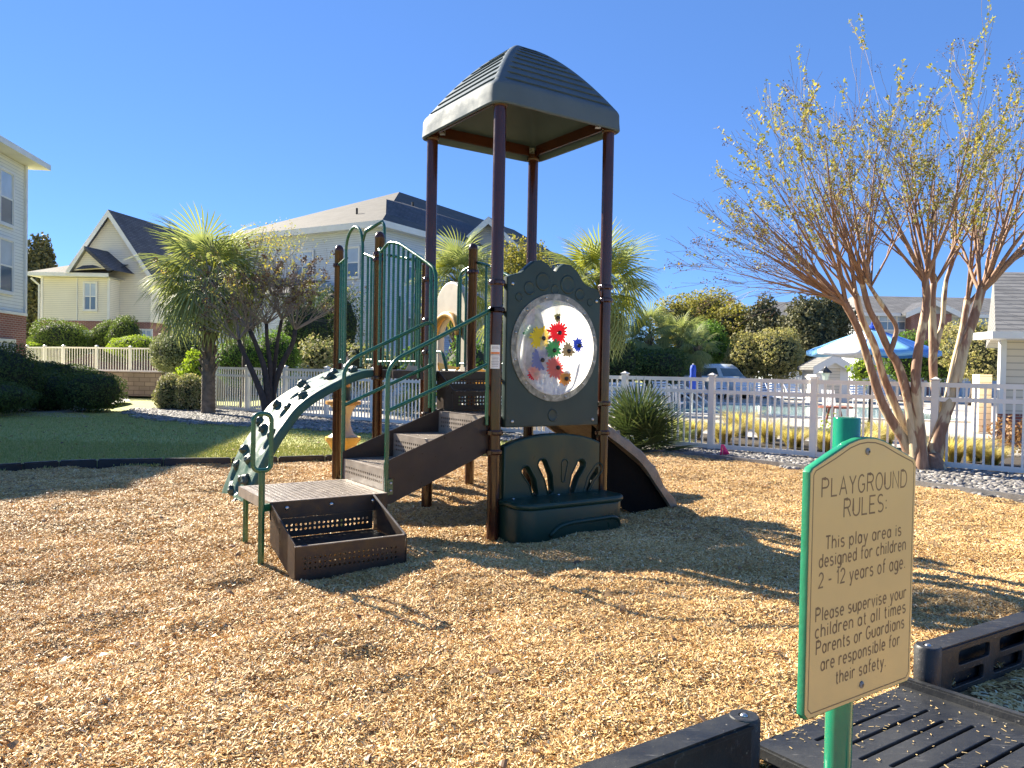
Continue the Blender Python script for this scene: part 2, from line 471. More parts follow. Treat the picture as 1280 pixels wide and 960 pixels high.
for nm, col in (('petal_yellow', (0.90, 0.75, 0.03)), ('petal_red', (0.80, 0.03, 0.05)), ('petal_green', (0.12, 0.42, 0.17)), ('petal_blue', (0.06, 0.14, 0.62)), ('petal_violet', (0.26, 0.30, 0.55)), ('petal_pink', (0.78, 0.22, 0.18)), ('petal_orange', (0.85, 0.45, 0.10)), ('petal_tan', (0.42, 0.36, 0.24)), ('petal_olive', (0.35, 0.33, 0.15))):
    m, nt, p, out = newmat(nm)
    p.inputs['Base Color'].default_value = (*col, 1)
    p.inputs['Roughness'].default_value = 0.4
    t = nt.nodes.new('ShaderNodeBsdfTranslucent')
    t.inputs[0].default_value = (*col, 1)
    ms = nt.nodes.new('ShaderNodeMixShader')
    ms.inputs[0].default_value = 0.5
    nt.links.new(p.outputs[0], ms.inputs[1])
    nt.links.new(t.outputs[0], ms.inputs[2])
    nt.links.new(ms.outputs[0], out.inputs[0])

# ---------------------------------------------------------------- object helpers
ORG = {}


def tag(o, label=None, cat=None, group=None, kind=None):
    if label:
        o['label'] = label
    if cat:
        o['category'] = cat
    if group:
        o['group'] = group
    if kind:
        o['kind'] = kind
    return o


def thing(name, loc, label, cat, group=None):
    o = bpy.data.objects.new(name, None)
    o.empty_display_size = 0.2
    COL.objects.link(o)
    o.location = loc
    ORG[o.name] = Vector(loc)
    return tag(o, label, cat, group)


def org_of(o):
    return ORG.get(o.name, Vector((0, 0, 0)))


def copy_tree(o, off, parent=None):
    """copy a thing with its parts; off = shift in world"""
    c = o.copy()
    COL.objects.link(c)
    if parent is None:
        c.location = o.location + off
        ORG[c.name] = org_of(o) + off
    else:
        c.parent = parent
    for ch in o.children:
        copy_tree(ch, off, c)
    return c


def link(name, me, mat=None, parent=None, smooth=False):
    """mesh given in world coordinates -> one object, its mesh moved to the thing's origin"""
    if mat is not None:
        me.materials.append(MATS[mat] if isinstance(mat, str) else mat)
    o = bpy.data.objects.new(name, me)
    COL.objects.link(o)
    if parent is not None:
        g = org_of(parent)
        me.transform(Matrix.Translation(-g))
        o.parent = parent
        ORG[o.name] = g
    if smooth:
        me.shade_smooth()
    return o


class M:
    def __init__(s):
        s.v = []
        s.f = []

    def add(s, vs, fs):
        n = len(s.v)
        s.v += [tuple(x) for x in vs]
        s.f += [tuple(i + n for i in f) for f in fs]
        return s

    def box(s, c, size, R=None):
        c = Vector(c)
        h = Vector(size) / 2
        vs = []
        for sx in (-1, 1):
            for sy in (-1, 1):
                for sz in (-1, 1):
                    p = Vector((sx * h.x, sy * h.y, sz * h.z))
                    if R is not None:
                        p = R @ p
                    vs.append(c + p)
        return s.add(vs, [(0, 1, 3, 2), (4, 6, 7, 5), (0, 4, 5, 1), (2, 3, 7, 6), (0, 2, 6, 4), (1, 5, 7, 3)])

    def beam(s, a, b, w, h, up=(0, 0, 1)):
        a, b = Vector(a), Vector(b)
        d = (b - a)
        L = d.length
        d.normalize()
        x = d.cross(Vector(up))
        if x.length < 1e-4:
            x = Vector((1, 0, 0))
        x.normalize()
        z = x.cross(d)
        R = Matrix((x, d, z)).transposed()
        return s.box((a + b) / 2, (w, L, h), R)

    def prism(s, poly, o, ax, ay, thick):
        """poly in plane (o, ax, ay), extruded along ax x ay by thick"""
        o, ax, ay = Vector(o), Vector(ax), Vector(ay)
        nz = ax.cross(ay).normalized() * thick
        b = [o + ax * p[0] + ay * p[1] for p in poly]
        t = [q + nz for q in b]
        n = len(b)
        return s.add(b + t, [tuple(reversed(range(n))), tuple(range(n, 2 * n))] + [(i, (i + 1) % n, n + (i + 1) % n, n + i) for i in range(n)])

    def tube(s, pts, r, seg=8, cap=True):
        pts = [Vector(p) for p in pts]
        n = len(pts)
        rs = r if isinstance(r, (list, tuple)) else [r] * n
        prev = None
        rings = []
        for i, p in enumerate(pts):
            if i == 0:
                d = pts[1] - p
            elif i == n - 1:
                d = p - pts[i - 1]
            else:
                d = (pts[i + 1] - p).normalized() + (p - pts[i - 1]).normalized()
            if d.length < 1e-9:
                d = Vector((0, 0, 1))
            d.normalize()
            if prev is None:
                x = d.cross(Vector((0, 0, 1)))
                if x.length < 1e-3:
                    x = d.cross(Vector((1, 0, 0)))
            else:
                x = prev - d * prev.dot(d)
            x.normalize()
            prev = x
            y = d.cross(x)
            rings.append([p + (x * math.cos(2 * math.pi * k / seg) + y * math.sin(2 * math.pi * k / seg)) * rs[i] for k in range(seg)])
        vs = [q for R in rings for q in R]
        fs = [(i * seg + k, i * seg + (k + 1) % seg, (i + 1) * seg + (k + 1) % seg, (i + 1) * seg + k) for i in range(n - 1) for k in range(seg)]
        if cap:
            fs += [tuple(reversed(range(seg))), tuple((n - 1) * seg + k for k in range(seg))]
        return s.add(vs, fs)

    def lathe(s, prof, c, seg=24, axis=None):
        """prof: list (r, h) along axis from c"""
        c = Vector(c)
        if axis is None:
            X, Y, Z = Vector((1, 0, 0)), Vector((0, 1, 0)), Vector((0, 0, 1))
        else:
            Z = Vector(axis).normalized()
            X = Z.cross(Vector((0, 0, 1)))
            if X.length < 1e-3:
                X = Vector((1, 0, 0))
            X.normalize()
            Y = Z.cross(X)
        vs = [c + Z * h + (X * math.cos(2 * math.pi * k / seg) + Y * math.sin(2 * math.pi * k / seg)) * r for r, h in prof for k in range(seg)]
        n = len(prof)
        fs = [(i * seg + k, i * seg + (k + 1) % seg, (i + 1) * seg + (k + 1) % seg, (i + 1) * seg + k) for i in range(n - 1) for k in range(seg)]
        fs += [tuple(reversed(range(seg))), tuple((n - 1) * seg + k for k in range(seg))]
        return s.add(vs, fs)

    def me(s, name):
        me = bpy.data.meshes.new(name)
        me.from_pydata(s.v, [], s.f)
        me.update()
        return me

    def build(s, name, mat, parent=None, smooth=False, bevel=0.0, angle=None):
        me = s.me(name)
        if bevel > 0:
            bm = bmesh.new()
            bm.from_mesh(me)
            es = [e for e in bm.edges if len(e.link_faces) == 2 and e.calc_face_angle(0) > 0.6]
            bmesh.ops.bevel(bm, geom=es, offset=bevel, segments=2, affect='EDGES', clamp_overlap=True)
            bm.to_mesh(me)
            bm.free()
        o = link(name, me, mat, parent, smooth)
        if angle:
            me.set_sharp_from_angle(angle=math.radians(angle))
        return o


def arc_pts(c, r, a0, a1, n, ax, ay):
    c, ax, ay = Vector(c), Vector(ax), Vector(ay)
    return [c + ax * (r * math.cos(math.radians(a0 + (a1 - a0) * i / n))) + ay * (r * math.sin(math.radians(a0 + (a1 - a0) * i / n))) for i in range(n + 1)]


def round_path(pts, r, n=5):
    """round the corners of a polyline"""
    pts = [Vector(p) for p in pts]
    out = [pts[0]]
    for i in range(1, len(pts) - 1):
        a, b, c = pts[i - 1], pts[i], pts[i + 1]
        d1 = (a - b)
        d2 = (c - b)
        rr = min(r, d1.length * 0.45, d2.length * 0.45)
        p0 = b + d1.normalized() * rr
        p1 = b + d2.normalized() * rr
        for k in range(n + 1):
            t = k / n
            out.append(p0 * (1 - t) ** 2 + b * (2 * t * (1 - t)) + p1 * t * t)
    out.append(pts[-1])
    return out


def plate(name, outline, holes, o, ax, ay, thick, mat, parent=None, bevel=0.0, smooth=True):
    """2-D outline with holes, filled and extruded; plane (o, ax, ay); centred in thickness"""
    cu = bpy.data.curves.new(name, 'CURVE')
    cu.dimensions = '2D'
    cu.fill_mode = 'BOTH'
    cu.extrude = max(0.0001, thick / 2 - bevel)
    cu.bevel_depth = bevel
    cu.bevel_resolution = 1 if bevel < 0.02 else 3
    cu.offset = -bevel
    for poly in [outline] + list(holes):
        sp = cu.splines.new('POLY')
        sp.points.add(len(poly) - 1)
        for q, pt in zip(poly, sp.points):
            pt.co = (q[0], q[1], 0, 1)
        sp.use_cyclic_u = True
    ob = bpy.data.objects.new(name + '_tmp', cu)
    COL.objects.link(ob)
    dg = bpy.context.evaluated_depsgraph_get()
    me = bpy.data.meshes.new_from_object(ob.evaluated_get(dg))
    bpy.data.objects.remove(ob)
    bpy.data.curves.remove(cu)
    me.name = name
    ax, ay = Vector(ax), Vector(ay)
    az = ax.cross(ay)
    T = Matrix((ax, ay, az)).transposed().to_4x4()
    T.translation = Vector(o)
    me.transform(T)
    me.materials.clear()
    ob = link(name, me, mat, parent, smooth)
    if smooth:
        me.set_sharp_from_angle(angle=math.radians(35))
    return ob


def ellipse(cx, cy, rx, ry, n=40, rot=0):
    c, s_ = math.cos(rot), math.sin(rot)
    return [(cx + rx * math.cos(t) * c - ry * math.sin(t) * s_, cy + rx * math.cos(t) * s_ + ry * math.sin(t) * c) for t in [2 * math.pi * k / n for k in range(n)]]


def np_mesh(name, V, F, mat, parent=None, smooth=False):
    me = bpy.data.meshes.new(name)
    k = F.shape[1]
    me.vertices.add(len(V))
    me.vertices.foreach_set('co', V.astype(np.float32).ravel())
    me.loops.add(F.size)
    me.loops.foreach_set('vertex_index', F.astype(np.int32).ravel())
    me.polygons.add(len(F))
    me.polygons.foreach_set('loop_start', np.arange(0, F.size, k, dtype=np.int32))
    me.update(calc_edges=True)
    return link(name, me, mat, parent, smooth)


rg = np.random.default_rng(5)


def leaf_quads(P, Nn, size, aspect=0.55, jit=0.8, fold=0.0):
    """rhombus leaves at P with rough normals Nn"""
    n = len(P)
    Nn = Nn + rg.normal(0, jit, (n, 3))
    Nn /= np.linalg.norm(Nn, axis=1, keepdims=True) + 1e-9
    a = rg.normal(0, 1, (n, 3))
    a -= (a * Nn).sum(1, keepdims=True) * Nn
    a /= np.linalg.norm(a, axis=1, keepdims=True) + 1e-9
    b = np.cross(Nn, a)
    s = size * rg.uniform(0.6, 1.35, (n, 1))
    V = np.stack([P - a * s * 0.5, P + b * s * aspect * 0.5 + a * s * 0.05, P + a * s * 0.5, P - b * s * aspect * 0.5 + a * s * 0.05], 1).reshape(-1, 3)
    F = np.arange(4 * n).reshape(n, 4)
    return V, F


def blob_points(blobs, n, lo=0.82, hi=1.06, rough=0.12, fq=2.5, zmin=None):
    vol = np.array([(r[0] * r[1] + r[1] * r[2] + r[0] * r[2]) for c, r in blobs])
    pr = vol / vol.sum()
    which = rg.choice(len(blobs), n, p=pr)
    C = np.array([c for c, r in blobs])[which]
    R = np.array([r for c, r in blobs])[which]
    d = rg.normal(0, 1, (n, 3))
    d /= np.linalg.norm(d, axis=1, keepdims=True)
    ph = rg.uniform(0, 6, 3)
    wob = 1 + rough * (np.sin(d[:, 0] * fq * 2 + ph[0] + which) + np.sin(d[:, 1] * fq * 2.3 + ph[1]) + np.sin(d[:, 2] * fq * 2.7 + ph[2] + which)) / 1.6
    rr = rg.uniform(lo, hi, n) * wob
    P = C + d * R * rr[:, None]
    Nn = d / R
    Nn /= np.linalg.norm(Nn, axis=1, keepdims=True)
    if zmin is not None:
        k = P[:, 2] > zmin
        P, Nn = P[k], Nn[k]
    return P, Nn


def core_mesh(blobs, k=0.86, zmin=None):
    mb = M()
    for c, r in blobs:
        bm = bmesh.new()
        bmesh.ops.create_icosphere(bm, subdivisions=3, radius=1)
        vs = []
        for v in bm.verts:
            w = 1 + 0.08 * noise.noise(v.co * 3 + Vector(c))
            p_ = Vector((c[0] + v.co.x * r[0] * k * w, c[1] + v.co.y * r[1] * k * w, c[2] + v.co.z * r[2] * k * w))
            if zmin is not None:
                p_.z = max(zmin - 0.02, p_.z)
            vs.append(p_)
        mb.add(vs, [tuple(q.index for q in f.verts) for f in bm.faces])
        bm.free()
    return mb


def bush(name, blobs, n, size, mat, label, cat='bush', group=None, zmin=0.0, rough=0.10, core=0.86, jit=0.8, aspect=0.55, lo=0.82, hi=1.11, core_mat='hedge_core'):
    c0 = blobs[0][0]
    t = thing(name, (c0[0], c0[1], zmin), label, cat, group)
    P, Nn = blob_points(blobs, n, lo, hi, rough, zmin=zmin)
    V, F = leaf_quads(P, Nn, size, aspect, jit)
    np_mesh('foliage', V, F, mat, t)
    if core:
        core_mesh(blobs, core, zmin).build('branches', core_mat, t, smooth=True)  # dark solid added inside the leaves to block the view through
    return t
# ================================================================= ground
Uv = Vector((0.829, 0.559, 0)).normalized()
Vv = Vector((-0.559, 0.829, 0)).normalized()
Zv = Vector((0, 0, 1))
F0 = Vector((-0.142, 6.5, 0))


def T(u, v, z):
    return F0 + Uv * u + Vv * v + Zv * z


def relief(x, y):
    q = Vector((x, y, 0))
    z = 0.045 * noise.noise(q * 0.55 + Vector((3, 1, 0))) + 0.035 * noise.noise(q * 1.5) + 0.026 * noise.noise(q * 3.2) + 0.020 * noise.noise(q * 7.5)
    z -= 0.022 * max(0.0, noise.noise(q * 2.6 + Vector((9, 4, 0))) - 0.22) * 4
    # worn hollow and raised rings round the feet of the equipment
    for (mx, my, h, w) in ((-1.0, 7.6, 0.04, 0.8), (0.9, 6.5, 0.03, 0.6), (-0.4, 5.2, 0.03, 0.5), (2.0, 8.0, 0.05, 0.5)):
        d2 = ((x - mx) ** 2 + (y - my) ** 2) / (w * w)
        z += h * math.exp(-d2)
    return z * 0.9 + 0.004


def inside(pt, poly):
    x, y = pt
    c = False
    j = len(poly) - 1
    for i in range(len(poly)):
        xi, yi = poly[i]
        xj, yj = poly[j]
        if (yi > y) != (yj > y) and x < (xj - xi) * (y - yi) / (yj - yi) + xi:
            c = not c
        j = i
    return c


def flat(name, poly, z, mat, label=None, grid=None, fn=None, kind='structure'):
    mb = M()
    if grid is None:
        mb.add([(x, y, z) for x, y in poly], [tuple(range(len(poly)))])
    else:
        xs = [p[0] for p in poly]
        ys = [p[1] for p in poly]
        nx = int((max(xs) - min(xs)) / grid) + 2
        ny = int((max(ys) - min(ys)) / grid) + 2
        idx = {}
        vs = []
        fs = []
        for i in range(nx):
            for j in range(ny):
                cx, cy = min(xs) + i * grid, min(ys) + j * grid
                if inside((cx + grid / 2, cy + grid / 2), poly):
                    q = []
                    for (a, b) in ((i, j), (i + 1, j), (i + 1, j + 1), (i, j + 1)):
                        if (a, b) not in idx:
                            X, Y = min(xs) + a * grid, min(ys) + b * grid
                            idx[(a, b)] = len(vs)
                            vs.append((X, Y, z + (fn(X, Y) if fn else 0)))
                        q.append(idx[(a, b)])
                    fs.append(tuple(q))
        mb.add(vs, fs)
    o = mb.build(name, mat, None, smooth=grid is not None)
    tag(o, label, kind=kind)
    return o


def smooth_line(pts, n=8):
    """Catmull-Rom through 2-D points"""
    out = []
    P = [pts[0]] + list(pts) + [pts[-1]]
    for i in range(1, len(P) - 2):
        p0, p1, p2, p3 = [Vector((*p, 0)) for p in P[i - 1:i + 3]]
        for k in range(n):
            t = k / n
            q = 0.5 * ((2 * p1) + (p2 - p0) * t + (2 * p0 - 5 * p1 + 4 * p2 - p3) * t * t + (3 * p1 - p0 - 3 * p2 + p3) * t ** 3)
            out.append((q.x, q.y))
    out.append(pts[-1])
    return out


kerbL = smooth_line([(-8.4, 7.2), (-7.2, 8.9), (-6.3, 9.9), (-5.6, 10.4), (-3.95, 10.85), (-2.75, 11.35), (-1.0, 12.3), (0.8, 13.1)], 6)
kerbR = smooth_line([(0.8, 13.1), (2.47, 13.2), (3.6, 12.3), (4.6, 11.0), (5.6, 9.3), (6.6, 7.9), (8.0, 6.6)], 6)
# line of the black border timbers, along Uv through (.816, 2.7)
B0 = Vector((0.816, 2.70, 0))
front = [(B0 + Uv * t).to_2d() for t in (7.6, -4.0)]
mulch_poly = kerbL + kerbR[1:] + [tuple(front[0]), tuple(front[1]), (-6.5, 0.6), (-9.0, 3.5)]
flat('ground', [(-900, -300), (900, -300), (900, 1500), (-900, 1500)], -0.16, 'lawn', 'wide grassy ground reaching to the horizon')
mul = flat('mulch_bed', mulch_poly, 0.0, 'mulch_bed', 'golden wood chip bed of the playground', 0.075, relief)
lawn_poly = kerbL + [(0.8, 16.0), (-4.8, 19.2), (-8.4, 20.6), (-14, 25), (-30, 60), (-60, 60), (-60, 2), (-9, 2)]
flat('lawn', lawn_poly, -0.02, 'lawn', 'mown lawn between the kerb and the hedges')
rockL_poly = smooth_line([(-10.6, 21.0), (-8.4, 18.6), (-5.8, 17.4), (-3.4, 16.4), (0.8, 14.6)], 5) + [(2.6, 15.0), (-4.8, 20.7), (-9.4, 24.2), (-11.5, 23.5)]
rockR_poly = kerbR + [(9.5, 9.6), (2.0, 15.4), (0.2, 14.9)]
rl = flat('rock_bed', rockL_poly, -0.005, 'rock_bed', 'bed of grey stones under the palm', 0.3)
rr_ = flat('rock_bed', rockR_poly, -0.012, 'rock_bed', 'bed of grey river stones along the white fence', 0.3)
path_poly = smooth_line([(-10.6, 19.5), (-12.0, 21.5), (-13.3, 25.0), (-15.0, 30.0), (-20, 32.5)], 4) + smooth_line([(-20, 31), (-15.6, 28.6), (-14.6, 24.4), (-14.2, 21.2), (-13.5, 19.6)], 4)
flat('path', path_poly, -0.012, 'concrete', 'pale concrete path between the hedges')
deck_poly = [(2.0, 15.6), (10.5, 9.2), (40, 12), (60, 80), (-3, 80), (-9, 26), (-3, 20.2)]
flat('pool_deck', deck_poly, -0.03, 'concrete', 'pale concrete deck round the pool')
flat('flower_bed', [(2.2, 15.7), (9.5, 10.1), (11.5, 12.2), (4.0, 18.6), (-2.0, 22.0), (-4.0, 21.0)], -0.022, 'soil', 'planting bed of grasses behind the fence')
flat('outer_ground', [tuple(front[0] + Vector((0.0, 0.10))), tuple(front[1] + Vector((0.0, 0.10))), (-2.5, -3), (10, -3), (14, 6)], -0.025, 'mulch_bed', 'ground outside the black border')
# pool
pool = M()
pp = [(3.6, 27), (15.5, 24.5), (17.5, 33), (7, 38), (4.2, 36)]
pool.add([(x, y, -0.018) for x, y in pp], [tuple(range(len(pp)))])
tag(pool.build('pool_water', 'pool_water'), 'turquoise swimming pool behind the fence', kind='structure')
cop = M()
for i in range(len(pp)):
    a, b = pp[i], pp[(i + 1) % len(pp)]
    cop.beam((a[0], a[1], -0.0), (b[0], b[1], -0.0), 0.32, 0.05)
tag(cop.build('pool_coping', 'white_trim'), 'white coping round the pool', kind='structure')


# ----------------------------------------------------------------- scatter
def scatter(name, src_poly, dens, z, shape, scale_rng, tilt, mat, label, grid=0.15, fn=None, seed=1, shade_smooth=False, poly_fn=None):
    """instances of one small shape over a region; dens(x, y) per square metre"""
    xs = [p[0] for p in src_poly]
    ys = [p[1] for p in src_poly]
    nx = int((max(xs) - min(xs)) / grid) + 2
    ny = int((max(ys) - min(ys)) / grid) + 2
    idx, vs, fs = {}, [], []
    for i in range(nx):
        for j in range(ny):
            cx, cy = min(xs) + (i + .5) * grid, min(ys) + (j + .5) * grid
            if not inside((cx, cy), src_poly) or dens(cx, cy) <= 0:
                continue
            q = []
            for (a, b) in ((i, j), (i + 1, j), (i + 1, j + 1), (i, j + 1)):
                if (a, b) not in idx:
                    X, Y = min(xs) + a * grid, min(ys) + b * grid
                    idx[(a, b)] = len(vs)
                    vs.append((X, Y, z + (fn(X, Y) if fn else 0)))
                q.append(idx[(a, b)])
            fs.append(tuple(q))
    me = bpy.data.meshes.new(name)
    me.from_pydata(vs, [], fs)
    at_ = me.attributes.new('dens', 'FLOAT', 'POINT')
    at_.data.foreach_set('value', [dens(v[0], v[1]) for v in vs])
    o = bpy.data.objects.new(name, me)
    COL.objects.link(o)
    me.materials.append(MATS[mat])
    ng = bpy.data.node_groups.new(name, 'GeometryNodeTree')
    ng.interface.new_socket('Geometry', in_out='INPUT', socket_type='NodeSocketGeometry')
    ng.interface.new_socket('Geometry', in_out='OUTPUT', socket_type='NodeSocketGeometry')
    nd, lk = ng.nodes, ng.links
    gi, go = nd.new('NodeGroupInput'), nd.new('NodeGroupOutput')
    dp = nd.new('GeometryNodeDistributePointsOnFaces')
    dp.inputs['Seed'].default_value = seed
    na = nd.new('GeometryNodeInputNamedAttribute')
    na.data_type = 'FLOAT'
    na.inputs[0].default_value = 'dens'
    lk.new(gi.outputs[0], dp.inputs['Mesh'])
    lk.new(na.outputs[0], dp.inputs['Density'])
    ip = nd.new('GeometryNodeInstanceOnPoints')
    lk.new(dp.outputs['Points'], ip.inputs['Points'])
    rv = nd.new('FunctionNodeRandomValue')
    rv.data_type = 'FLOAT_VECTOR'
    rv.inputs[0].default_value = (-tilt, -tilt, 0)
    rv.inputs[1].default_value = (tilt, tilt, 6.283)
    rv.inputs['Seed'].default_value = seed + 1
    lk.new(rv.outputs[0], ip.inputs['Rotation'])
    rs = nd.new('FunctionNodeRandomValue')
    rs.data_type = 'FLOAT_VECTOR'
    rs.inputs[0].default_value = scale_rng[0]
    rs.inputs[1].default_value = scale_rng[1]
    rs.inputs['Seed'].default_value = seed + 2
    lk.new(rs.outputs[0], ip.inputs['Scale'])
    if shape == 'chip':
        c = nd.new('GeometryNodeMeshCube')
        c.inputs['Size'].default_value = (1, 1, 1)
        c.inputs['Vertices X'].default_value = 4
        sp = nd.new('GeometryNodeSetPosition')
        lk.new(c.outputs[0], sp.inputs[0])
        # bend and taper: z += .35 - 1.2 x^2 ; y *= 1 - x
        ps = nd.new('GeometryNodeInputPosition')
        sx = nd.new('ShaderNodeSeparateXYZ')
        lk.new(ps.outputs[0], sx.inputs[0])

        def mth(op, a, b):
            n = nd.new('ShaderNodeMath')
            n.operation = op
            for k, q in enumerate((a, b)):
                if isinstance(q, (int, float)):
                    n.inputs[k].default_value = q
                else:
                    lk.new(q, n.inputs[k])
            return n.outputs[0]
        x2 = mth('MULTIPLY', sx.outputs[0], sx.outputs[0])
        zz = mth('SUBTRACT', sx.outputs[2], mth('MULTIPLY', x2, 5.0))
        yy = mth('MULTIPLY', sx.outputs[1], mth('SUBTRACT', 1.0, mth('MULTIPLY', sx.outputs[0], 1.1)))
        cx_ = nd.new('ShaderNodeCombineXYZ')
        lk.new(sx.outputs[0], cx_.inputs[0])
        lk.new(yy, cx_.inputs[1])
        lk.new(zz, cx_.inputs[2])
        lk.new(cx_.outputs[0], sp.inputs['Position'])
        shp = sp.outputs[0]
    elif shape == 'blade':
        c = nd.new('GeometryNodeMeshCone')
        c.inputs['Vertices'].default_value = 3
        c.inputs['Radius Bottom'].default_value = 1
        c.inputs['Depth'].default_value = 1
        shp = c.outputs[0]
    else:
        c = nd.new('GeometryNodeMeshIcoSphere')
        c.inputs['Radius'].default_value = 0.5
        c.inputs['Subdivisions'].default_value = 2
        sm = nd.new('GeometryNodeSetShadeSmooth')
        lk.new(c.outputs[0], sm.inputs[0])
        shp = sm.outputs[0]
    sm_ = nd.new('GeometryNodeSetMaterial')
    sm_.inputs['Material'].default_value = MATS[mat]
    lk.new(shp, sm_.inputs[0])
    lk.new(sm_.outputs[0], ip.inputs['Instance'])
    lk.new(ip.outputs[0], go.inputs[0])
    md = o.modifiers.new('scatter', 'NODES')
    md.node_group = ng
    return tag(o, label, kind='stuff')


def inview(x, y, m=0.06):
    # what the photograph sees, and a few steps to either side of it
    return y > 0.5 and abs(x) < y * (0.667 + m) + 3.0


def d_chip(lo, hi, k):
    def f(x, y):
        if not inview(x, y) or y < 2.05:
            return 0
        r = math.hypot(x, y)
        return k if lo <= r < hi else 0
    return f


def d_near(x, y):
    if not inview(x, y) or y < 1.2 or y > 6.2:
        return 0
    n_ = noise.noise(Vector((x, y, 5)) * 2.2)
    if y < 2.05 or abs(x) > y * 0.72 + 0.1:
        return 6500
    return 14500 * (1 + 0.5 * n_) * (1 if y < 4.2 else 0.7)


def d_far(x, y):
    if not inview(x, y) or y < 5.2:
        return 0
    if abs(x) > y * 0.72 + 0.1:
        return max(1100, 4500 - 480 * (y - 5.2))
    return max(1400, 7500 - 800 * (y - 5.2))


scatter('wood_chips', mulch_poly, d_near, 0.004, 'chip', ((0.014, 0.0018, 0.0008), (0.062, 0.0054, 0.0030)), 0.75, 'chip', 'loose golden wood chips in the foreground', 0.12, relief, 3)
scatter('wood_chips', mulch_poly, d_far, 0.004, 'chip', ((0.016, 0.0026, 0.0012), (0.054, 0.0072, 0.0036)), 0.75, 'chip', 'loose wood chips under and beyond the play structure', 0.15, relief, 9)
scatter('stray_chips', [(1.2, 1.9), (1.9, 3.38), (8, 7.5), (9, 5), (3, 1.5)], lambda x, y: 2600 if inview(x, y) else 0, -0.02, 'chip', ((0.03, 0.005, 0.002), (0.07, 0.014, 0.004)), 0.3, 'chip', 'wood chips spilled outside the black border', 0.3, None, 21)
scatter('grass', lawn_poly, lambda x, y: (1300 if y < 13.5 else 420) if (inview(x, y) and y < 21 and y > 8) else 0, 0.0, 'blade', ((0.005, 0.005, 0.02), (0.010, 0.010, 0.045)), 0.5, 'grass_blade', 'short mown grass of the lawn', 0.4, None, 5)
scatter('river_stones', rockR_poly, lambda x, y: 320 if inview(x, y) else 0, 0.0, 'stone', ((0.06, 0.05, 0.035), (0.14, 0.11, 0.075)), 0.4, 'stone_chip', 'rounded grey river stones along the fence', 0.3, None, 6)
scatter('river_stones', rockL_poly, lambda x, y: 200, 0.0, 'stone', ((0.07, 0.06, 0.04), (0.17, 0.13, 0.08)), 0.4, 'stone_chip', 'grey stones heaped under the palm and the bare tree', 0.4, None, 7)

scatter('fallen_leaves', lawn_poly, lambda x, y: 5 if inview(x, y) and y < 24 else 0, 0.02, 'chip', ((0.03, 0.02, 0.002), (0.06, 0.045, 0.005)), 0.5, 'dead_leaf', 'brown fallen leaves on the lawn', 0.5, None, 31)
scatter('fallen_leaves', mulch_poly, lambda x, y: 4 if inview(x, y) and y > 2 else 0, 0.022, 'chip', ((0.025, 0.016, 0.002), (0.055, 0.032, 0.005)), 0.5, 'dead_leaf', 'brown fallen leaves on the wood chips', 0.3, relief, 33)
# kerb of the lawn: low black plastic edging boards, one part each
kt = thing('lawn_kerb', (kerbL[0][0], kerbL[0][1], 0), 'low black plastic kerb between the lawn and the wood chips', 'kerb')
for i in range(0, len(kerbL) - 3, 3):
    a, b = kerbL[i], kerbL[i + 3]
    A, B = Vector((*a, 0.005)), Vector((*b, 0.005))
    d = (B - A).normalized() * 0.006
    M().beam(A + d, B - d, 0.09, 0.16).build('kerb_board', 'black_plastic', kt, bevel=0.015)
et = thing('stone_edging', (kerbR[0][0], kerbR[0][1], 0), 'thin pale grey edging strip between wood chips and river stones', 'edging')
for i in range(0, len(kerbR) - 3, 3):
    a, b = kerbR[i], kerbR[min(i + 3, len(kerbR) - 1)]
    M().beam((*a, 0.015), (*b, 0.015), 0.035, 0.10).build('edging_board', 'edging', et)

# ================================================================= play structure
PS = thing('play_structure', tuple(F0), 'brown and green playground climbing structure with roofed tower, steps and climbers', 'play structure')
R_POST = 0.053


def post(u, v, top, name='post'):
    p = T(u, v, 0)
    if top > 3.2:
        prof = [(R_POST, -0.12), (R_POST, top)]
    else:
        prof = [(R_POST, -0.12), (R_POST, top - 0.06), (R_POST * 1.05, top - 0.055), (R_POST * 1.05, top - 0.04), (R_POST * 0.96, top - 0.02), (R_POST * 0.8, top), (R_POST * 0.45, top + 0.018), (0.002, top + 0.024)]
    return M().lathe(prof, p, 28).build(name, 'brown_post', PS, smooth=True, angle=40)


def clamp(parent, u, v, z, dirs=(0,)):
    p = T(u, v, z)
    r = R_POST
    mb = M()
    mb.lathe([(r, -0.022), (r + 0.013, -0.022), (r + 0.020, -0.010), (r + 0.020, 0.010), (r + 0.013, 0.022), (r, 0.022)], p, 24)
    for a in (30, 210):
        q = p + (Uv * math.cos(math.radians(a)) + Vv * math.sin(math.radians(a))) * (r + 0.028)
        mb.box(q, (0.030, 0.030, 0.034))
    return mb.build('clamp', 'brown_post', parent, smooth=True, angle=30)


s = 1.2
P_F, P_R, P_L, P_B = (0, 0), (s, 0), (0, s), (s, s)
P_B2, P_C = (0, 2 * s), (s, 2 * s)
P_A, P_D = (0, 3 * s), (s, 3 * s)
posts = {}
for nm, (u, v), top in (('F', P_F, 3.70), ('R', P_R, 3.70), ('L', P_L, 3.70), ('K', P_B, 3.70), ('B', P_B2, 2.87), ('C', P_C, 2.87), ('A', P_A, 2.87), ('D', P_D, 2.80)):
    posts[nm] = post(u, v, top)
cl = {'F': (2.13, 1.90, 0.865, 0.70), 'R': (2.18, 2.06, 1.10, 0.83), 'L': (2.26, 1.55, 0.95), 'B': (2.64, 2.58, 1.28), 'A': (2.64, 1.3), 'C': (2.55,), 'K': (1.0,), 'D': (1.3,)}
pos = {'F': P_F, 'R': P_R, 'L': P_L, 'K': P_B, 'B': P_B2, 'C': P_C, 'A': P_A, 'D': P_D}
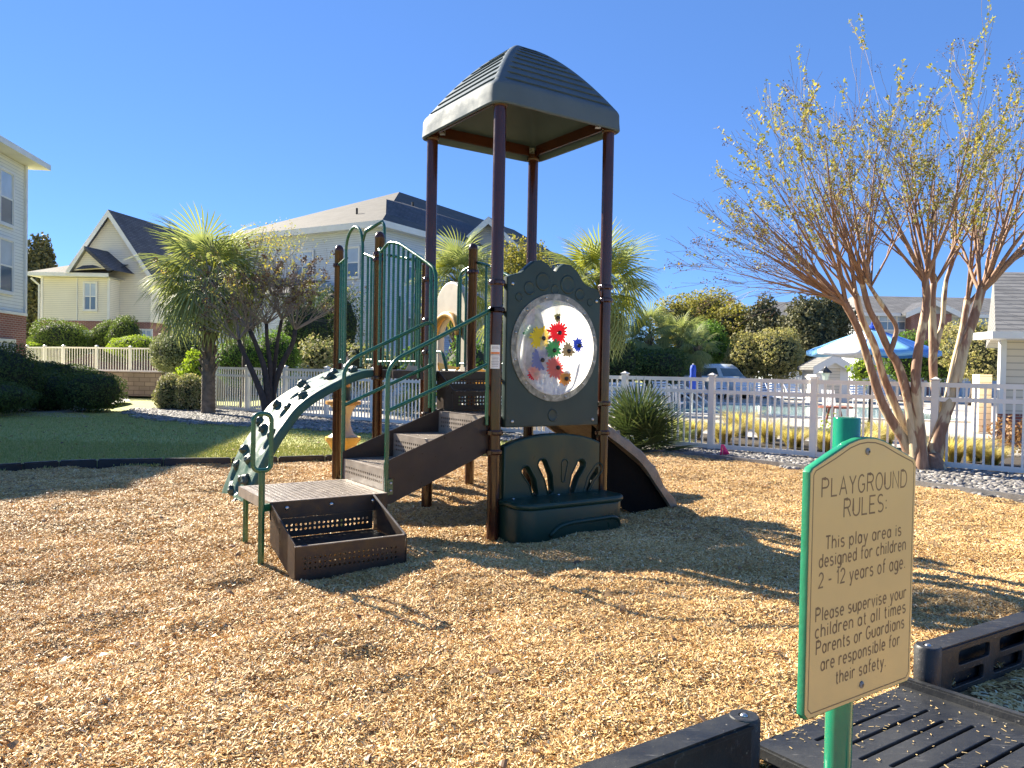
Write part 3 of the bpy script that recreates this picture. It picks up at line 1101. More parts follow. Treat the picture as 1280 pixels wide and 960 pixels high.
for k_, zs in cl.items():
    for z in zs:
        clamp(posts[k_], *pos[k_], z)

# roof ------------------------------------------------------------
def roof():
    C = T(s / 2, s / 2, 0)
    hs = 0.69
    zb = 3.645
    skirt = 0.17
    H = 0.63
    NP = 240

    def rim(k, rad=0.16):
        # rounded unit square, point k of NP
        th = 2 * math.pi * k / NP
        c, s_ = math.cos(th), math.sin(th)
        e = 14.0
        q = (abs(c) ** e + abs(s_) ** e) ** (-1 / e)
        return q * c, q * s_
    rows = []
    NT = 260
    for j in range(NT + 1):
        t = j / NT
        z = zb + skirt + H * (1 - t ** 1.6) - 0.02 * t
        if t < 0.08:
            z -= (0.08 - t) * 0.1
        row = []
        for k in range(NP):
            a, b = rim(k)
            m_ = max(abs(a), abs(b))
            o_ = min(abs(a), abs(b)) / m_
            face = 1 / (1 + math.exp((o_ * t - (t - 0.10)) * 90))      # flat face area, away from the hip ridges
            x, y = a * t * hs, b * t * hs
            dz = 0
            if 0.10 < t < 0.985:
                saw = ((t ** 1.2) * 10.6) % 1.0
                rib = 0.021 * saw if saw < 0.93 else 0.021 * (1 - (saw - 0.93) / 0.07)
                fade = min(1, (t - 0.10) / 0.05) * min(1, (0.985 - t) / 0.02)
                k_ = 1 + face * (rib - 0.021) * fade / max(0.05, t * hs)
                x, y = x * k_, y * k_
            row.append(C + Uv * x + Vv * y + Zv * (z + dz))
        rows.append(row)
    for f_, dz in ((1.008, -0.012), (1.016, -0.03), (1.018, -skirt * 0.55), (1.025, -skirt), (1.015, -skirt - 0.012), (0.985, -skirt - 0.010), (0.975, -skirt + 0.01), (0.965, -0.03), (0.93, -0.01)):
        rows.append([C + Uv * (rim(k)[0] * hs * f_) + Vv * (rim(k)[1] * hs * f_) + Zv * (zb + skirt - 0.02 + dz) for k in range(NP)])
    for j in range(12):
        t = 0.9 * (1 - (j + 1) / 12)
        z = zb + skirt + (H - 0.05) * (1 - t ** 1.6) - 0.07
        rows.append([C + Uv * (rim(k)[0] * hs * t) + Vv * (rim(k)[1] * hs * t) + Zv * z for k in range(NP)])
    vs = [p for r in rows for p in r]
    n = len(rows)
    fs = [(i * NP + k, i * NP + (k + 1) % NP, (i + 1) * NP + (k + 1) % NP, (i + 1) * NP + k) for i in range(n - 1) for k in range(NP)]
    mb = M().add(vs, fs)
    r = mb.build('roof', 'roof_plastic', PS, smooth=True, angle=32)
    # bearer bars between the post tops
    for a, b in ((P_F, P_R), (P_R, P_B), (P_B, P_L), (P_L, P_F)):
        d = Vector((b[0] - a[0], b[1] - a[1], 0)).normalized() * 0.06
        M().beam(T(a[0] + d.x, a[1] + d.y, 3.70), T(b[0] - d.x, b[1] - d.y, 3.70), 0.03, 0.10).build('roof_bar', 'brown_post', r, bevel=0.004)
    for (u, v) in (P_F, P_R, P_L, P_B):
        M().lathe([(R_POST, 3.60), (R_POST + 0.010, 3.605), (R_POST + 0.010, 3.645), (R_POST, 3.65)], T(u, v, 0), 24).build('collar', 'brown_post', r, smooth=True)
        M().box(T(u + (0.07 if u == 0 else -0.07), v + (0.07 if v == 0 else -0.07), 3.685), (0.05, 0.05, 0.05)).build('bracket', 'steel_bolt', r)


roof()


# perforated sheet -------------------------------------------------
def perf(name, o, ax, ay, w, h, parent, mat='step_brown', pitch=0.038, hole=0.0105, margin=0.035, th=0.004, part=True):
    """sheet from corner o along ax (w) and ay (h) with a grid of round holes"""
    o, ax, ay = Vector(o), Vector(ax).normalized(), Vector(ay).normalized()
    nz = ax.cross(ay)
    nx = max(1, int((w - 2 * margin) / pitch))
    ny = max(1, int((h - 2 * margin) / pitch))
    mx, my = (w - nx * pitch) / 2, (h - ny * pitch) / 2
    mb = M()
    for off, flip in ((0, False), (-th, True)):
        O = o + nz * off

        def P(a, b):
            return O + ax * a + ay * b
        quads = [((0, 0), (w, 0), (w, my), (0, my)), ((0, h - my), (w, h - my), (w, h), (0, h)), ((0, my), (mx, my), (mx, h - my), (0, h - my)), ((w - mx, my), (w, my), (w, h - my), (w - mx, h - my))]
        for q in quads:
            mb.add([P(*c) for c in q], [(0, 1, 2, 3) if not flip else (3, 2, 1, 0)])
        for i in range(nx):
            for j in range(ny):
                cx, cy = mx + (i + .5) * pitch, my + (j + .5) * pitch
                g = pitch / 2
                sq = [(cx + g, cy), (cx + g, cy + g), (cx, cy + g), (cx - g, cy + g), (cx - g, cy), (cx - g, cy - g), (cx, cy - g), (cx + g, cy - g)]
                ci = [(cx + hole * math.cos(k * math.pi / 4), cy + hole * math.sin(k * math.pi / 4)) for k in range(8)]
                fs = [(k, (k + 1) % 8, 8 + (k + 1) % 8, 8 + k) for k in range(8)]
                if flip:
                    fs = [tuple(reversed(f)) for f in fs]
                mb.add([P(*c) for c in sq] + [P(*c) for c in ci], fs)
    # outer rim
    c = [(0, 0), (w, 0), (w, h), (0, h)]
    a = [o + ax * p[0] + ay * p[1] for p in c]
    b = [q - nz * th for q in a]
    mb.add(a + b, [(i, i + 4, (i + 1) % 4 + 4, (i + 1) % 4) for i in range(4)])
    return mb.build(name, mat, parent)


def bolt(parent, p, nrm, r=0.014):
    M().lathe([(r, 0), (r, 0.004), (r * 0.7, 0.009), (r * 0.2, 0.011)], p, 12, nrm).build('bolt', 'steel_bolt', parent, smooth=True)


Z0, Z1 = 1.0, 1.37
# decks -----------------------------------------------------------
for (u0, v0, z) in ((0, 0, Z0), (0, s, Z1), (0, 2 * s, Z1)):
    e = 0.03
    dk = perf('deck', T(u0 + e, v0 + e, z), Uv, Vv, s - 2 * e, s - 2 * e, PS, pitch=0.05, hole=0.012)
    for (a, b) in (((e, e), (s - e, e)), ((s - e, e), (s - e, s - e)), ((s - e, s - e), (e, s - e)), ((e, s - e), (e, e))):
        M().beam(T(u0 + a[0], v0 + a[1], z - 0.045), T(u0 + b[0], v0 + b[1], z - 0.045), 0.012, 0.082).build('deck_skirt', 'step_brown', dk)
# steps between the low and the high deck (risers along Uv at v = s)
st = thing_steps = M().box(T(s / 2, s - 0.02, 1.0), (0.01, 0.01, 0.01)).build('deck_step', 'step_brown', PS)
perf('riser', T(0.10, s - 0.33, 1.005), Uv, Zv, 1.0, 0.18, st, 'step_brown', 0.034)
perf('riser', T(0.10, s - 0.02, 1.19), Uv, Zv, 1.0, 0.17, st, 'step_brown', 0.034)
perf('tread', T(0.10, s - 0.33, 1.19), Uv, Vv, 1.0, 0.31, st, 'step_brown', 0.034)
for u in (0.09, 1.10):
    M().prism([(0, 0), (0.33, 0), (0.33, 0.37), (0.30, 0.37), (0, 0.2)], T(u, s - 0.33, 1.0), Vv, Zv, 0.008).build('side_plate', 'step_brown', st)

# stairs ----------------------------------------------------------
stairs = M().beam(T(-0.02, 0.03, 0.9), T(-0.02, 0.88, 0.9), 0.02, 0.08).build('stairs', 'step_brown', PS)
v_n, v_f = 0.03, 0.88
strg = [(-1.00, 0.66), (-0.02, 1.03), (0.0, 0.98), (0.0, 0.76), (-0.05, 0.70), (-0.12, 0.665), (-0.93, 0.335), (-1.00, 0.33)]
for v in (v_n, v_f):
    M().prism(strg, T(0, v, 0), Uv, Zv, 0.008).build('stringer', 'step_brown', stairs, bevel=0.002)
for (u0, u1, z0, z1) in ((-0.99, -0.52, 0.43, 0.60), (-0.52, -0.06, 0.60, 0.805), (-0.06, 0.0, 0.805, 1.0)):
    perf('riser', T(u0, v_f - 0.008, z0), -Vv, Zv, v_f - v_n - 0.016, z1 - z0, stairs, 'step_sunlit', pitch=0.038, hole=0.0115)
    if u1 < -0.05:
        perf('tread', T(u0 + 0.002, v_n + 0.008, z1), Uv, Vv, u1 - u0 - 0.002, v_f - v_n - 0.016, stairs, 'step_sunlit', pitch=0.038, hole=0.0115)
    else:
        M().beam(T(-0.03, v_n + 0.01, z1 - 0.004), T(-0.03, v_f - 0.01, z1 - 0.004), 0.06, 0.006).build('tread', 'step_sunlit', stairs)
for (u, z) in ((-0.97, 0.45), (-0.97, 0.50)):
    bolt(stairs, T(u + 0.01, v_n - 0.008, z), -Vv)
# worn pale rims on the top edge of the stringers
# landing ---------------------------------------------------------
land = perf('landing', T(-1.90, -0.05, 0.435), Uv, Vv, 0.90, 0.83, PS, 'step_sunlit', pitch=0.042, hole=0.0135)
perf('fascia', T(-1.902, 0.78, 0.36), -Vv, Zv, 0.83, 0.075, land, 'step_sunlit', pitch=0.04, hole=0.002)
M().beam(T(-1.90, 0.78, 0.395), T(-1.0, 0.78, 0.395), 0.008, 0.075).build('fascia', 'step_brown', land)
M().prism([(0, 0.31), (0.90, 0.31), (0.90, 0.43), (0, 0.43)], T(-1.90, -0.046, 0), Uv, Zv, 0.008).build('fascia', 'step_brown', land)
for u in (-1.78, -1.45, -1.12):
    bolt(land, T(u, -0.055, 0.385), -Vv, 0.016)
for (u, v) in ((-1.86, 0.72), (-1.06, 0.72)):
    M().tube([T(u, v, -0.1), T(u, v, 0.36)], 0.021, 12).build('leg', 'green_steel', land, smooth=True, angle=40)
# lowest step: open box with perforated sheets
bu0, bu1, bv0 = -1.90, -1.115, -0.60
box_ = perf('step_box', T(bu0, bv0, 0.0), Uv, Zv, bu1 - bu0, 0.225, PS, pitch=0.034, hole=0.008, margin=0.045, th=0.006)
perf('riser', T(bu0 + 0.01, -0.06, 0.175), Uv, Zv, bu1 - bu0 - 0.02, 0.135, box_, pitch=0.034, hole=0.0095, margin=0.02)
perf('tread', T(bu0 + 0.01, bv0 + 0.01, 0.172), Uv, Vv, bu1 - bu0 - 0.02, 0.53, box_, pitch=0.05, hole=0.009)
for u in (bu0, bu1):
    M().prism([(-0.005, -0.02), (0.49, 0.12), (0.555, 0.15), (0.555, 0.43), (-0.005, 0.228)], T(u + 0.004, bv0, 0), Vv, Zv, 0.009).build('side_plate', 'step_brown', box_, bevel=0.002)
M().beam(T(bu0, bv0 + 0.003, 0.228), T(bu1, bv0 + 0.003, 0.228), 0.018, 0.006).build('lip', 'rim_worn', box_)
M().beam(T(bu1 - 0.002, bv0, 0.232), T(bu1 - 0.002, bv0 + 0.55, 0.432), 0.014, 0.006).build('lip', 'rim_worn', box_)

# grab loop on the landing -----------------------------------------
gl = M().tube([T(-1.965, -0.075, -0.1), T(-1.965, -0.075, 0.655)], 0.022, 14).build('grab_handle', 'green_steel', PS, smooth=True, angle=40)
c_ = T(-1.965, -0.075, 0)
lp = []
w_, r_ = 0.062, 0.045
for (cx, cz, a0) in ((w_ - r_, 1.06 - r_, 0), (-w_ + r_, 1.06 - r_, 90), (-w_ + r_, 0.665 + r_, 180), (w_ - r_, 0.665 + r_, 270)):
    lp += arc_pts(c_ + Uv * cx + Zv * cz, r_, a0, a0 + 90, 6, Uv, Zv)
lp.append(lp[0])
M().tube(lp, 0.0165, 12, False).build('loop', 'green_steel', gl, smooth=True)
M().beam(T(-1.965, -0.07, 0.40), T(-1.90, -0.04, 0.40), 0.03, 0.05).build('bracket', 'green_steel', gl)

# stair handrails --------------------------------------------------
RT = 0.0175
for v, side in ((0.005, 'near'), (0.905, 'far')):
    uo = -0.985
    top0, top1 = 1.43, (1.90 if side == 'near' else 1.86)
    ue = -0.075 if side == 'near' else -0.10
    pth = round_path([T(uo, v, 0.40), T(uo, v, top0), T(ue, v, top1)] + ([T(ue, v, 0.98)] if True else []), 0.13, 7)
    if side == 'near':
        pth = round_path([T(uo, v, 0.40), T(uo, v, top0), T(-0.045, v, top1)], 0.13, 7)
    hr = M().tube(pth, RT, 14).build('handrail', 'green_steel', PS, smooth=True, angle=50)
    M().tube([T(uo, v, 1.06), T(ue, v, 1.44)], RT * 0.9, 12).build('lower_rail', 'green_steel', hr, smooth=True, angle=50)
    M().tube([T(ue, v, top1 - 0.02), T(ue, v, 0.93)], RT * 0.9, 12).build('upright', 'green_steel', hr, smooth=True, angle=50)
    M().box(T(uo + 0.025, v + (-0.0 if side == 'near' else 0), 0.47), (0.05, 0.03, 0.12), Matrix((Uv, Vv, Zv)).transposed()).build('bracket', 'green_steel', hr, bevel=0.003)
    for z in (0.44, 0.50):
        bolt(hr, T(uo + 0.03, v - 0.018, z), -Vv, 0.011)
clamp(posts['F'], 0, 0, 1.90)
clamp(posts['L'], 0, s, 1.86)


# picket barriers --------------------------------------------------
def barrier(path_uvz, pickets, zb, bottom=True, rt=0.0175, parent=PS):
    """bent top tube; pickets given as (u, v, ztop)"""
    r = M().tube(round_path([T(*p) for p in path_uvz], 0.09, 6), rt, 12).build('barrier', 'green_steel', parent, smooth=True, angle=50)
    for (u, v, zt) in pickets:
        M().tube([T(u, v, zb), T(u, v, zt)], 0.0145, 8).build('picket', 'green_steel', r, smooth=True, angle=50)
    if bottom and pickets:
        a, b = pickets[0], pickets[-1]
        M().tube([T(a[0], a[1], zb + 0.04), T(b[0], b[1], zb + 0.04)], 0.013, 8).build('bottom_rail', 'green_steel', r, smooth=True, angle=50)
    return r


# between B and L (left face of the middle deck), then past L down to the stairs
pk = []
for i in range(9):
    v = 2.28 - i * 0.113
    zt = 2.70 if v > 1.9 else 2.70 - (1.9 - v) * 0.42
    pk.append((-0.045, v, zt))
barrier([(-0.02, 2.37, 2.70), (-0.045, 2.27, 2.64), (-0.045, 2.06, 2.73), (-0.045, 1.8, 2.68), (-0.045, 1.2, 2.43), (-0.045, 1.0, 2.33), (-0.045, 1.0, 1.00)], pk, 1.42)
barrier([(-0.045, 1.1, 2.36), (-0.045, 1.08, 1.02)], [(-0.045, 1.33, 2.46)], 1.3, False)
M().tube([T(0.06, 1.26, 2.43), T(0.06, 2.3, 2.63)], 0.0175, 10).build('grab_rail', 'green_steel', PS, smooth=True)
for v in (1.5, 1.56):
    M().tube([T(0.03, v, 1.42), T(0.03, v, 2.52)], 0.016, 10).build('grab_rail', 'green_steel', PS, smooth=True)
# far side: between K and C, both sides of C
pk = [(s + 0.045, 1.42 + i * 0.15, 2.36 + i * 0.055) for i in range(6)]
barrier([(s + 0.045, 1.32, 2.30), (s + 0.045, 2.1, 2.60), (s + 0.045, 2.36, 2.66)], pk, 1.42)
pk = [(s - 0.03, 2.5 + i * 0.13, 2.60 - i * 0.03) for i in range(2)]
barrier([(s + 0.0, 2.45, 2.62), (s - 0.03, 2.64, 2.56), (s - 0.03, 2.68, 2.4), (s - 0.03, 2.68, 1.42)], pk, 1.42)
# low curved rail on the far side of the middle deck
M().tube(round_path([T(1.0, 3.3, 1.42), T(1.0, 3.3, 1.60), T(1.0, 2.75, 1.60), T(1.0, 2.6, 1.30)], 0.06, 5), 0.02, 10).build('grab_rail', 'green_steel', PS, smooth=True)
# climber entrance between A and B: side barriers and two hoops
pk = [(-0.02, 3.6 - 0.12, 2.66), (-0.02, 3.6 - 0.20, 2.68)]
barrier([(-0.02, 3.55, 2.645), (-0.02, 3.30, 2.70)], pk, 1.44)
pk = [(-0.02, 2.4 + 0.27, 2.66), (-0.02, 2.4 + 0.17, 2.64), (-0.02, 2.4 + 0.09, 2.62)]
barrier([(-0.02, 2.78, 2.69), (-0.02, 2.45, 2.60)], pk, 1.44)


def hoop(u, va, vb, zb, zt, r=0.0175):
    rr = (vb - va) / 2
    c = T(u, (va + vb) / 2, zt - rr)
    pts = [T(u, va, zb)] + arc_pts(c, rr, 180, 0, 14, Vv, Zv) + [T(u, vb, zb)]
    return M().tube(pts, r, 12).build('hoop', 'green_steel', PS, smooth=True, angle=50)


h1 = hoop(-0.03, 2.80, 3.30, 1.40, 3.03)
M().tube([T(-0.03, 2.80, 2.83), T(0.02, 2.83, 2.97), T(0.10, 2.55, 3.04)], 0.016, 10).build('tie_bar', 'green_steel', h1, smooth=True)
M().tube(round_path([T(0.02, 2.83, 2.95), T(0.10, 2.56, 3.04), T(0.10, 2.50, 2.98), T(0.10, 2.50, 1.42)], 0.05, 5), 0.016, 10).build('hoop', 'green_steel', PS, smooth=True, angle=50)
# upright sides of the middle run seen beside post B
for (u, v, zt) in ((0.25, 2.42, 2.2),):
    M().tube([T(u, v, 1.4), T(u, v, zt)], 0.022, 10).build('grab_rail', 'green_steel', PS, smooth=True)
# pale entrance plate at the climber's top
plate('climber_guard', [(-0.13, 0), (0.13, 0), (0.07, 0.10), (0.05, 0.30), (0, 0.34), (-0.05, 0.30), (-0.07, 0.10)], [], T(0.9, 3.3, 1.37), Uv * 0.5 - Vv * 0.866, Zv, 0.02, 'beige_plastic', PS, 0.004)

# rock climber arch --------------------------------------------------
prof = [(0.0, 1.375), (0.2, 1.35), (0.48, 1.235), (0.84, 1.02), (1.05, 0.77), (1.25, 0.44), (1.40, 0.08), (1.45, -0.10)]


def cr(prof, t):
    n = len(prof) - 1
    i = min(int(t * n), n - 1)
    f = t * n - i
    P = [Vector((*p, 0)) for p in ([prof[0]] + prof + [prof[-1]])]
    p0, p1, p2, p3 = P[i], P[i + 1], P[i + 2], P[i + 3]
    q = 0.5 * ((2 * p1) + (p2 - p0) * f + (2 * p0 - 5 * p1 + 4 * p2 - p3) * f * f + (3 * p1 - p0 - 3 * p2 + p3) * f ** 3)
    return q.x, q.y


def slab(name, mat, prof, v0, v1, th, org, du, bumps, nu=70, nv=36, lump=0.008, crown=0.03):
    """curved slab: profile (d, z) along du, width along Vv from v0 to v1; dents / swellings in bumps (t, w, r, h)"""
    def pnt(t, w, depth):
        d, z = cr(prof, t)
        d2, z2 = cr(prof, min(1, t + 0.01))
        d1, z1 = cr(prof, max(0, t - 0.01))
        tn = Vector((d2 - d1, z2 - z1)).normalized()
        nn = Vector((-tn.y, tn.x))
        if nn.y < 0 and nn.x < 0:
            nn = -nn
        base = org + du * d + Vv * (v0 + (v1 - v0) * w) + Zv * z
        return base + (du * nn.x + Zv * nn.y) * depth
    L = 1.9
    rows = []
    for i in range(nu + 1):
        t = i / nu
        row = []
        for j in range(nv + 1):
            w = j / nv
            e = min(w, 1 - w) * (v1 - v0)
            dep = -0.025 * max(0, 1 - e / 0.03) ** 2
            dep += lump * noise.noise(Vector((t * 9, w * 5, 1)))
            for (bt, bw, br, bh) in bumps:
                q = math.hypot((t - bt) * L, (w - bw) * (v1 - v0))
                if q < br * 1.6:
                    dep += bh * math.exp(-(q / br) ** 4)
            row.append(pnt(t, w, dep))
        rows.append(row)
    vs = [p for r in rows for p in r]
    m_ = nv + 1
    fs = [(i * m_ + j, i * m_ + j + 1, (i + 1) * m_ + j + 1, (i + 1) * m_ + j) for i in range(nu) for j in range(nv)]
    n0 = len(vs)
    # under side
    und = []
    for i in range(nu + 1):
        t = i / nu
        und.append([pnt(t, w, -th) for w in (0, 0.06, 0.94, 1)] if False else [pnt(t, 0, -th), pnt(t, 0.05, -th), pnt(t, 0.07, -0.05), pnt(t, 0.93, -0.05), pnt(t, 0.95, -th), pnt(t, 1, -th)])
    vs += [p for r in und for p in r]
    for i in range(nu):
        for j in range(5):
            a = n0 + i * 6 + j
            fs.append((a + 6, a + 7, a + 1, a))
        a = n0 + i * 6
        fs.append((i * m_, (i + 1) * m_, a + 6, a))
        fs.append((a + 5, a + 11, (i + 1) * m_ + nv, i * m_ + nv))
    o = M().add(vs, fs).build(name, mat, PS, smooth=True, angle=50)
    return o, pnt


rk = random.Random(4)
holds = [(0.93, 0.25, 1), (0.90, 0.62, -1), (0.84, 0.45, -1), (0.80, 0.18, 1), (0.80, 0.78, -1), (0.73, 0.38, 1), (0.70, 0.72, 1), (0.65, 0.16, -1), (0.60, 0.52, 1), (0.57, 0.85, 1), (0.50, 0.30, -1), (0.47, 0.66, 1), (0.40, 0.18, 1), (0.38, 0.50, -1), (0.33, 0.80, 1), (0.26, 0.35, 1), (0.22, 0.65, -1), (0.15, 0.20, 1), (0.11, 0.55, 1), (0.08, 0.85, -1)]
bp = [(t, w, 0.065, -0.055 if k < 0 else 0.014) for t, w, k in holds]
arch, apnt = slab('rock_climber', 'climber_plastic', prof, 0.0, 0.93, 0.085, T(0, 2 * s, 0), -Uv, bp, 90, 44)


def rock(c, nrm, r, parent, mat='hold_plastic', name='handhold'):
    bm = bmesh.new()
    bmesh.ops.create_icosphere(bm, subdivisions=3, radius=1)
    nrm = Vector(nrm).normalized()
    q = nrm.to_track_quat('Z', 'Y').to_matrix() @ Matrix.Rotation(rk.uniform(0, 6), 3, 'Z')
    sc = Vector((r * rk.uniform(0.8, 1.15), r * rk.uniform(0.65, 0.95), r * rk.uniform(0.65, 0.95)))
    off = Vector((rk.uniform(0, 9), 0, 0))
    vs = []
    for v in bm.verts:
        w = 1 + 0.45 * noise.noise(v.co * 1.7 + off)
        p = Vector((v.co.x * sc.x, v.co.y * sc.y, v.co.z * sc.z)) * w
        vs.append(Vector(c) + q @ p)
    fs = [tuple(k.index for k in f.verts) for f in bm.faces]
    bm.free()
    return M().add(vs, fs).build(name, mat, parent, smooth=True)


for t, w, k in holds:
    c = apnt(t, w, 0.0)
    n_ = apnt(t, w, 0.1) - c
    if k > 0:
        rock(c + n_ * 0.16, n_, 0.060, arch)
    else:
        rock(apnt(t - 0.035, w, 0.0), n_, 0.050, arch)

# climbing ramp on the right -----------------------------------------
prof2 = [(-0.02, 1.0), (0.13, 0.90), (0.38, 0.75), (0.63, 0.58), (0.86, 0.33), (1.06, 0.10), (1.16, -0.08)]
hb = [(0.15, 0.3, 0.06, 0.03), (0.3, 0.12, 0.05, 0.025), (0.45, 0.5, 0.06, 0.03), (0.6, 0.1, 0.05, 0.03), (0.62, 0.8, 0.06, 0.03), (0.8, 0.4, 0.06, 0.03), (0.85, 0.12, 0.05, 0.02)]
rmp, rpnt = slab('climbing_ramp', 'ramp_shell', prof2, 0.06, 1.0, 0.10, T(s, 0, 0), Uv, hb, 60, 34, 0.03)
for t, w, *_ in hb:
    c = rpnt(t, w, 0.0)
    rock(c, rpnt(t, w, 0.1) - c, 0.05, rmp, 'ramp_shell')
M().prism([(0, 0.98), (0.0, 0.28), (0.6, 0.0), (1.08, -0.05), (1.0, 0.12), (0.6, 0.50), (0.13, 0.82)], T(s, 0.16, -0.03), Uv, Zv, 0.03).build('under_shade', 'shade_black', rmp)  # black sheet standing in for the shade under the ramp

# bubble window panel -------------------------------------------------
PO = T(0, 0.0, 0)       # plane through F and R posts


def on_panel(px, py, off=0.0):
    """pixel -> (a, z) on the panel plane shifted by off towards the camera"""
    d = ray(px, py)
    o = PO - Vv * off
    t = (o - Vector((0, 0, CAMZ))).dot(Vv) / d.dot(Vv)
    p = Vector((0, 0, CAMZ)) + d * t
    return (p - PO).dot(Uv), p.z


a0, a1, zb_, zt_ = 0.085, 1.115, 0.905, 2.17
top = [(a1, 2.10), (a1 - 0.04, 2.15), (a1 - 0.14, 2.17), (a1 - 0.20, 2.20), (a1 - 0.27, 2.29), (a1 - 0.35, 2.345), (a1 - 0.43, 2.35), (a1 - 0.49, 2.31), (0.60, 2.275), (0.56, 2.285), (a0 + 0.42, 2.335), (a0 + 0.35, 2.36), (a0 + 0.27, 2.345), (a0 + 0.20, 2.29), (a0 + 0.14, 2.235), (a0 + 0.05, 2.21), (a0, 2.19)]
outline = [(a0, zb_), (a1, zb_)] + top
cxp, czp = 0.60, 1.60
ring_r, in_r = 0.475, 0.455
pan = plate('window_panel', outline, [ellipse(cxp, czp, in_r, in_r, 56)], PO, Uv, Zv, 0.07, 'dark_green_plastic', PS, 0.012)
bub_r = 0.42
# flat clear-ish flange ring and dome
rb = M()
seg = 64


def pp_(a, z, off):
    return PO + Uv * a + Zv * z - Vv * off


def ringstrip(mb, r1, o1, r2, o2):
    vs = []
    for k in range(seg):
        c, s_ = math.cos(2 * math.pi * k / seg), math.sin(2 * math.pi * k / seg)
        vs.append(pp_(cxp + r1 * c, czp + r1 * s_, o1))
        vs.append(pp_(cxp + r2 * c, czp + r2 * s_, o2))
    mb.add(vs, [(2 * k, 2 * ((k + 1) % seg), 2 * ((k + 1) % seg) + 1, 2 * k + 1) for k in range(seg)])


ringstrip(rb, bub_r - 0.005, 0.046, ring_r, 0.046)
ringstrip(rb, ring_r, 0.046, ring_r, 0.034)
ringstrip(rb, ring_r, 0.034, bub_r - 0.005, 0.034)
ringstrip(rb, bub_r - 0.005, 0.034, bub_r - 0.005, 0.046)
rb.build('window_ring', 'ring_plastic', pan, smooth=False)
bmd = M()
NR = 14
for i in range(NR):
    f1, f2 = i / NR, (i + 1) / NR
    r1, r2 = bub_r * math.cos(f1 * math.pi / 2), bub_r * math.cos(f2 * math.pi / 2)
    ringstrip(bmd, r1, 0.044 + 0.14 * math.sin(f1 * math.pi / 2), max(r2, 0.001), 0.044 + 0.14 * math.sin(f2 * math.pi / 2))
bmd.build('bubble_window', 'bubble_plastic', pan, smooth=True)
for k in range(12):
    a = math.radians(15 + 30 * k)
    bolt(pan, pp_(cxp + 0.447 * math.cos(a), czp + 0.447 * math.sin(a), 0.047), -Vv, 0.011)
for (a, z) in ((a0 + 0.05, 2.13), (a1 - 0.05, 2.04), (a0 + 0.07, 0.955), (a1 - 0.07, 0.955)):
    bolt(pan, pp_(a, z, 0.036), -Vv, 0.016)
# shallow thumb-print dents along the top
for (px, py, r) in ((649, 371, 0.038), (662, 360, 0.058), (679, 352, 0.078), (694, 362, 0.045), (710, 356, 0.082), (725, 368, 0.055), (738, 378, 0.036), (691, 519, 0.055)):
    a, z = on_panel(px, py, 0.036)
    prof_ = [(r * 0.62, 0.0005), (r * 0.72, 0.001), (r * 0.86, 0.006), (r * 0.96, 0.0045), (r * 1.06, -0.001)]
    mb = M()
    q = pp_(a, z, 0.035)
    mb.lathe(prof_, q, 24, -Vv)
    mb.build('dimple', 'dark_green_plastic', pan, smooth=True)
# colour bursts with black hubs, inside the dome (from the photo's layout)
fl = [(697, 397, 0.030, 'petal_olive', 7), (662, 416, 0.055, 'petal_green', 14), (675, 422, 0.085, 'petal_yellow', 22), (697, 416, 0.088, 'petal_red', 20), (692, 436, 0.070, 'petal_green', 14), (710, 438, 0.058, 'petal_tan', 12), (722, 431, 0.052, 'petal_blue', 16), (674, 449, 0.078, 'petal_violet', 14), (668, 466, 0.058, 'petal_red', 18), (694, 460, 0.082, 'petal_pink', 18), (706, 473, 0.056, 'petal_orange', 14)]
hubs = [(697.5, 397.5), (664, 418), (679.5, 423), (699.5, 416), (693, 438), (711, 439), (724, 432), (678, 450), (670.5, 467), (697.5, 459.5), (708, 473.5)]
for k, ((px, py, r, mt, n), (hx, hy)) in enumerate(zip(fl, hubs)):
    off = 0.188
    a, z = on_panel(px, py, off)
    rr = math.hypot(a - cxp, z - czp)
    off = 0.05 + 0.14 * math.sqrt(max(0.02, 1 - min(1, rr / bub_r) ** 2))
    a, z = on_panel(px, py, off)
    mb = M()
    cen = pp_(a, z, off)
    r *= 1.25
    for i in range(n):
        th = 2 * math.pi * i / n + k
        w = math.pi / n * 0.92
        d = Uv * math.cos(th) + Zv * math.sin(th)
        e = -Uv * math.sin(th) + Zv * math.cos(th)
        R1 = r * rk.uniform(0.78, 1.10)
        f = [cen + d * 0.004, cen + d * R1 * 0.6 + e * R1 * w * 0.8, cen + d * R1 * 0.92 + e * R1 * w * 0.55, cen + d * R1, cen + d * R1 * 0.92 - e * R1 * w * 0.55, cen + d * R1 * 0.6 - e * R1 * w * 0.8]
        mb.add(f + [q - Vv * 0.004 for q in f], [(5, 4, 3, 2, 1, 0), (6, 7, 8, 9, 10, 11)] + [(q, (q + 1) % 6, 6 + (q + 1) % 6, 6 + q) for q in range(6)])
    mb.build('flower_spinner', mt, pan)
    ha, hz = on_panel(hx, hy, off + 0.006)
    M().lathe([(0.019, 0), (0.019, 0.012), (0.013, 0.018), (0.003, 0.020)], pp_(ha, hz, off + 0.004), 14, -Vv).build('hub', 'hub_black', pan, smooth=True)

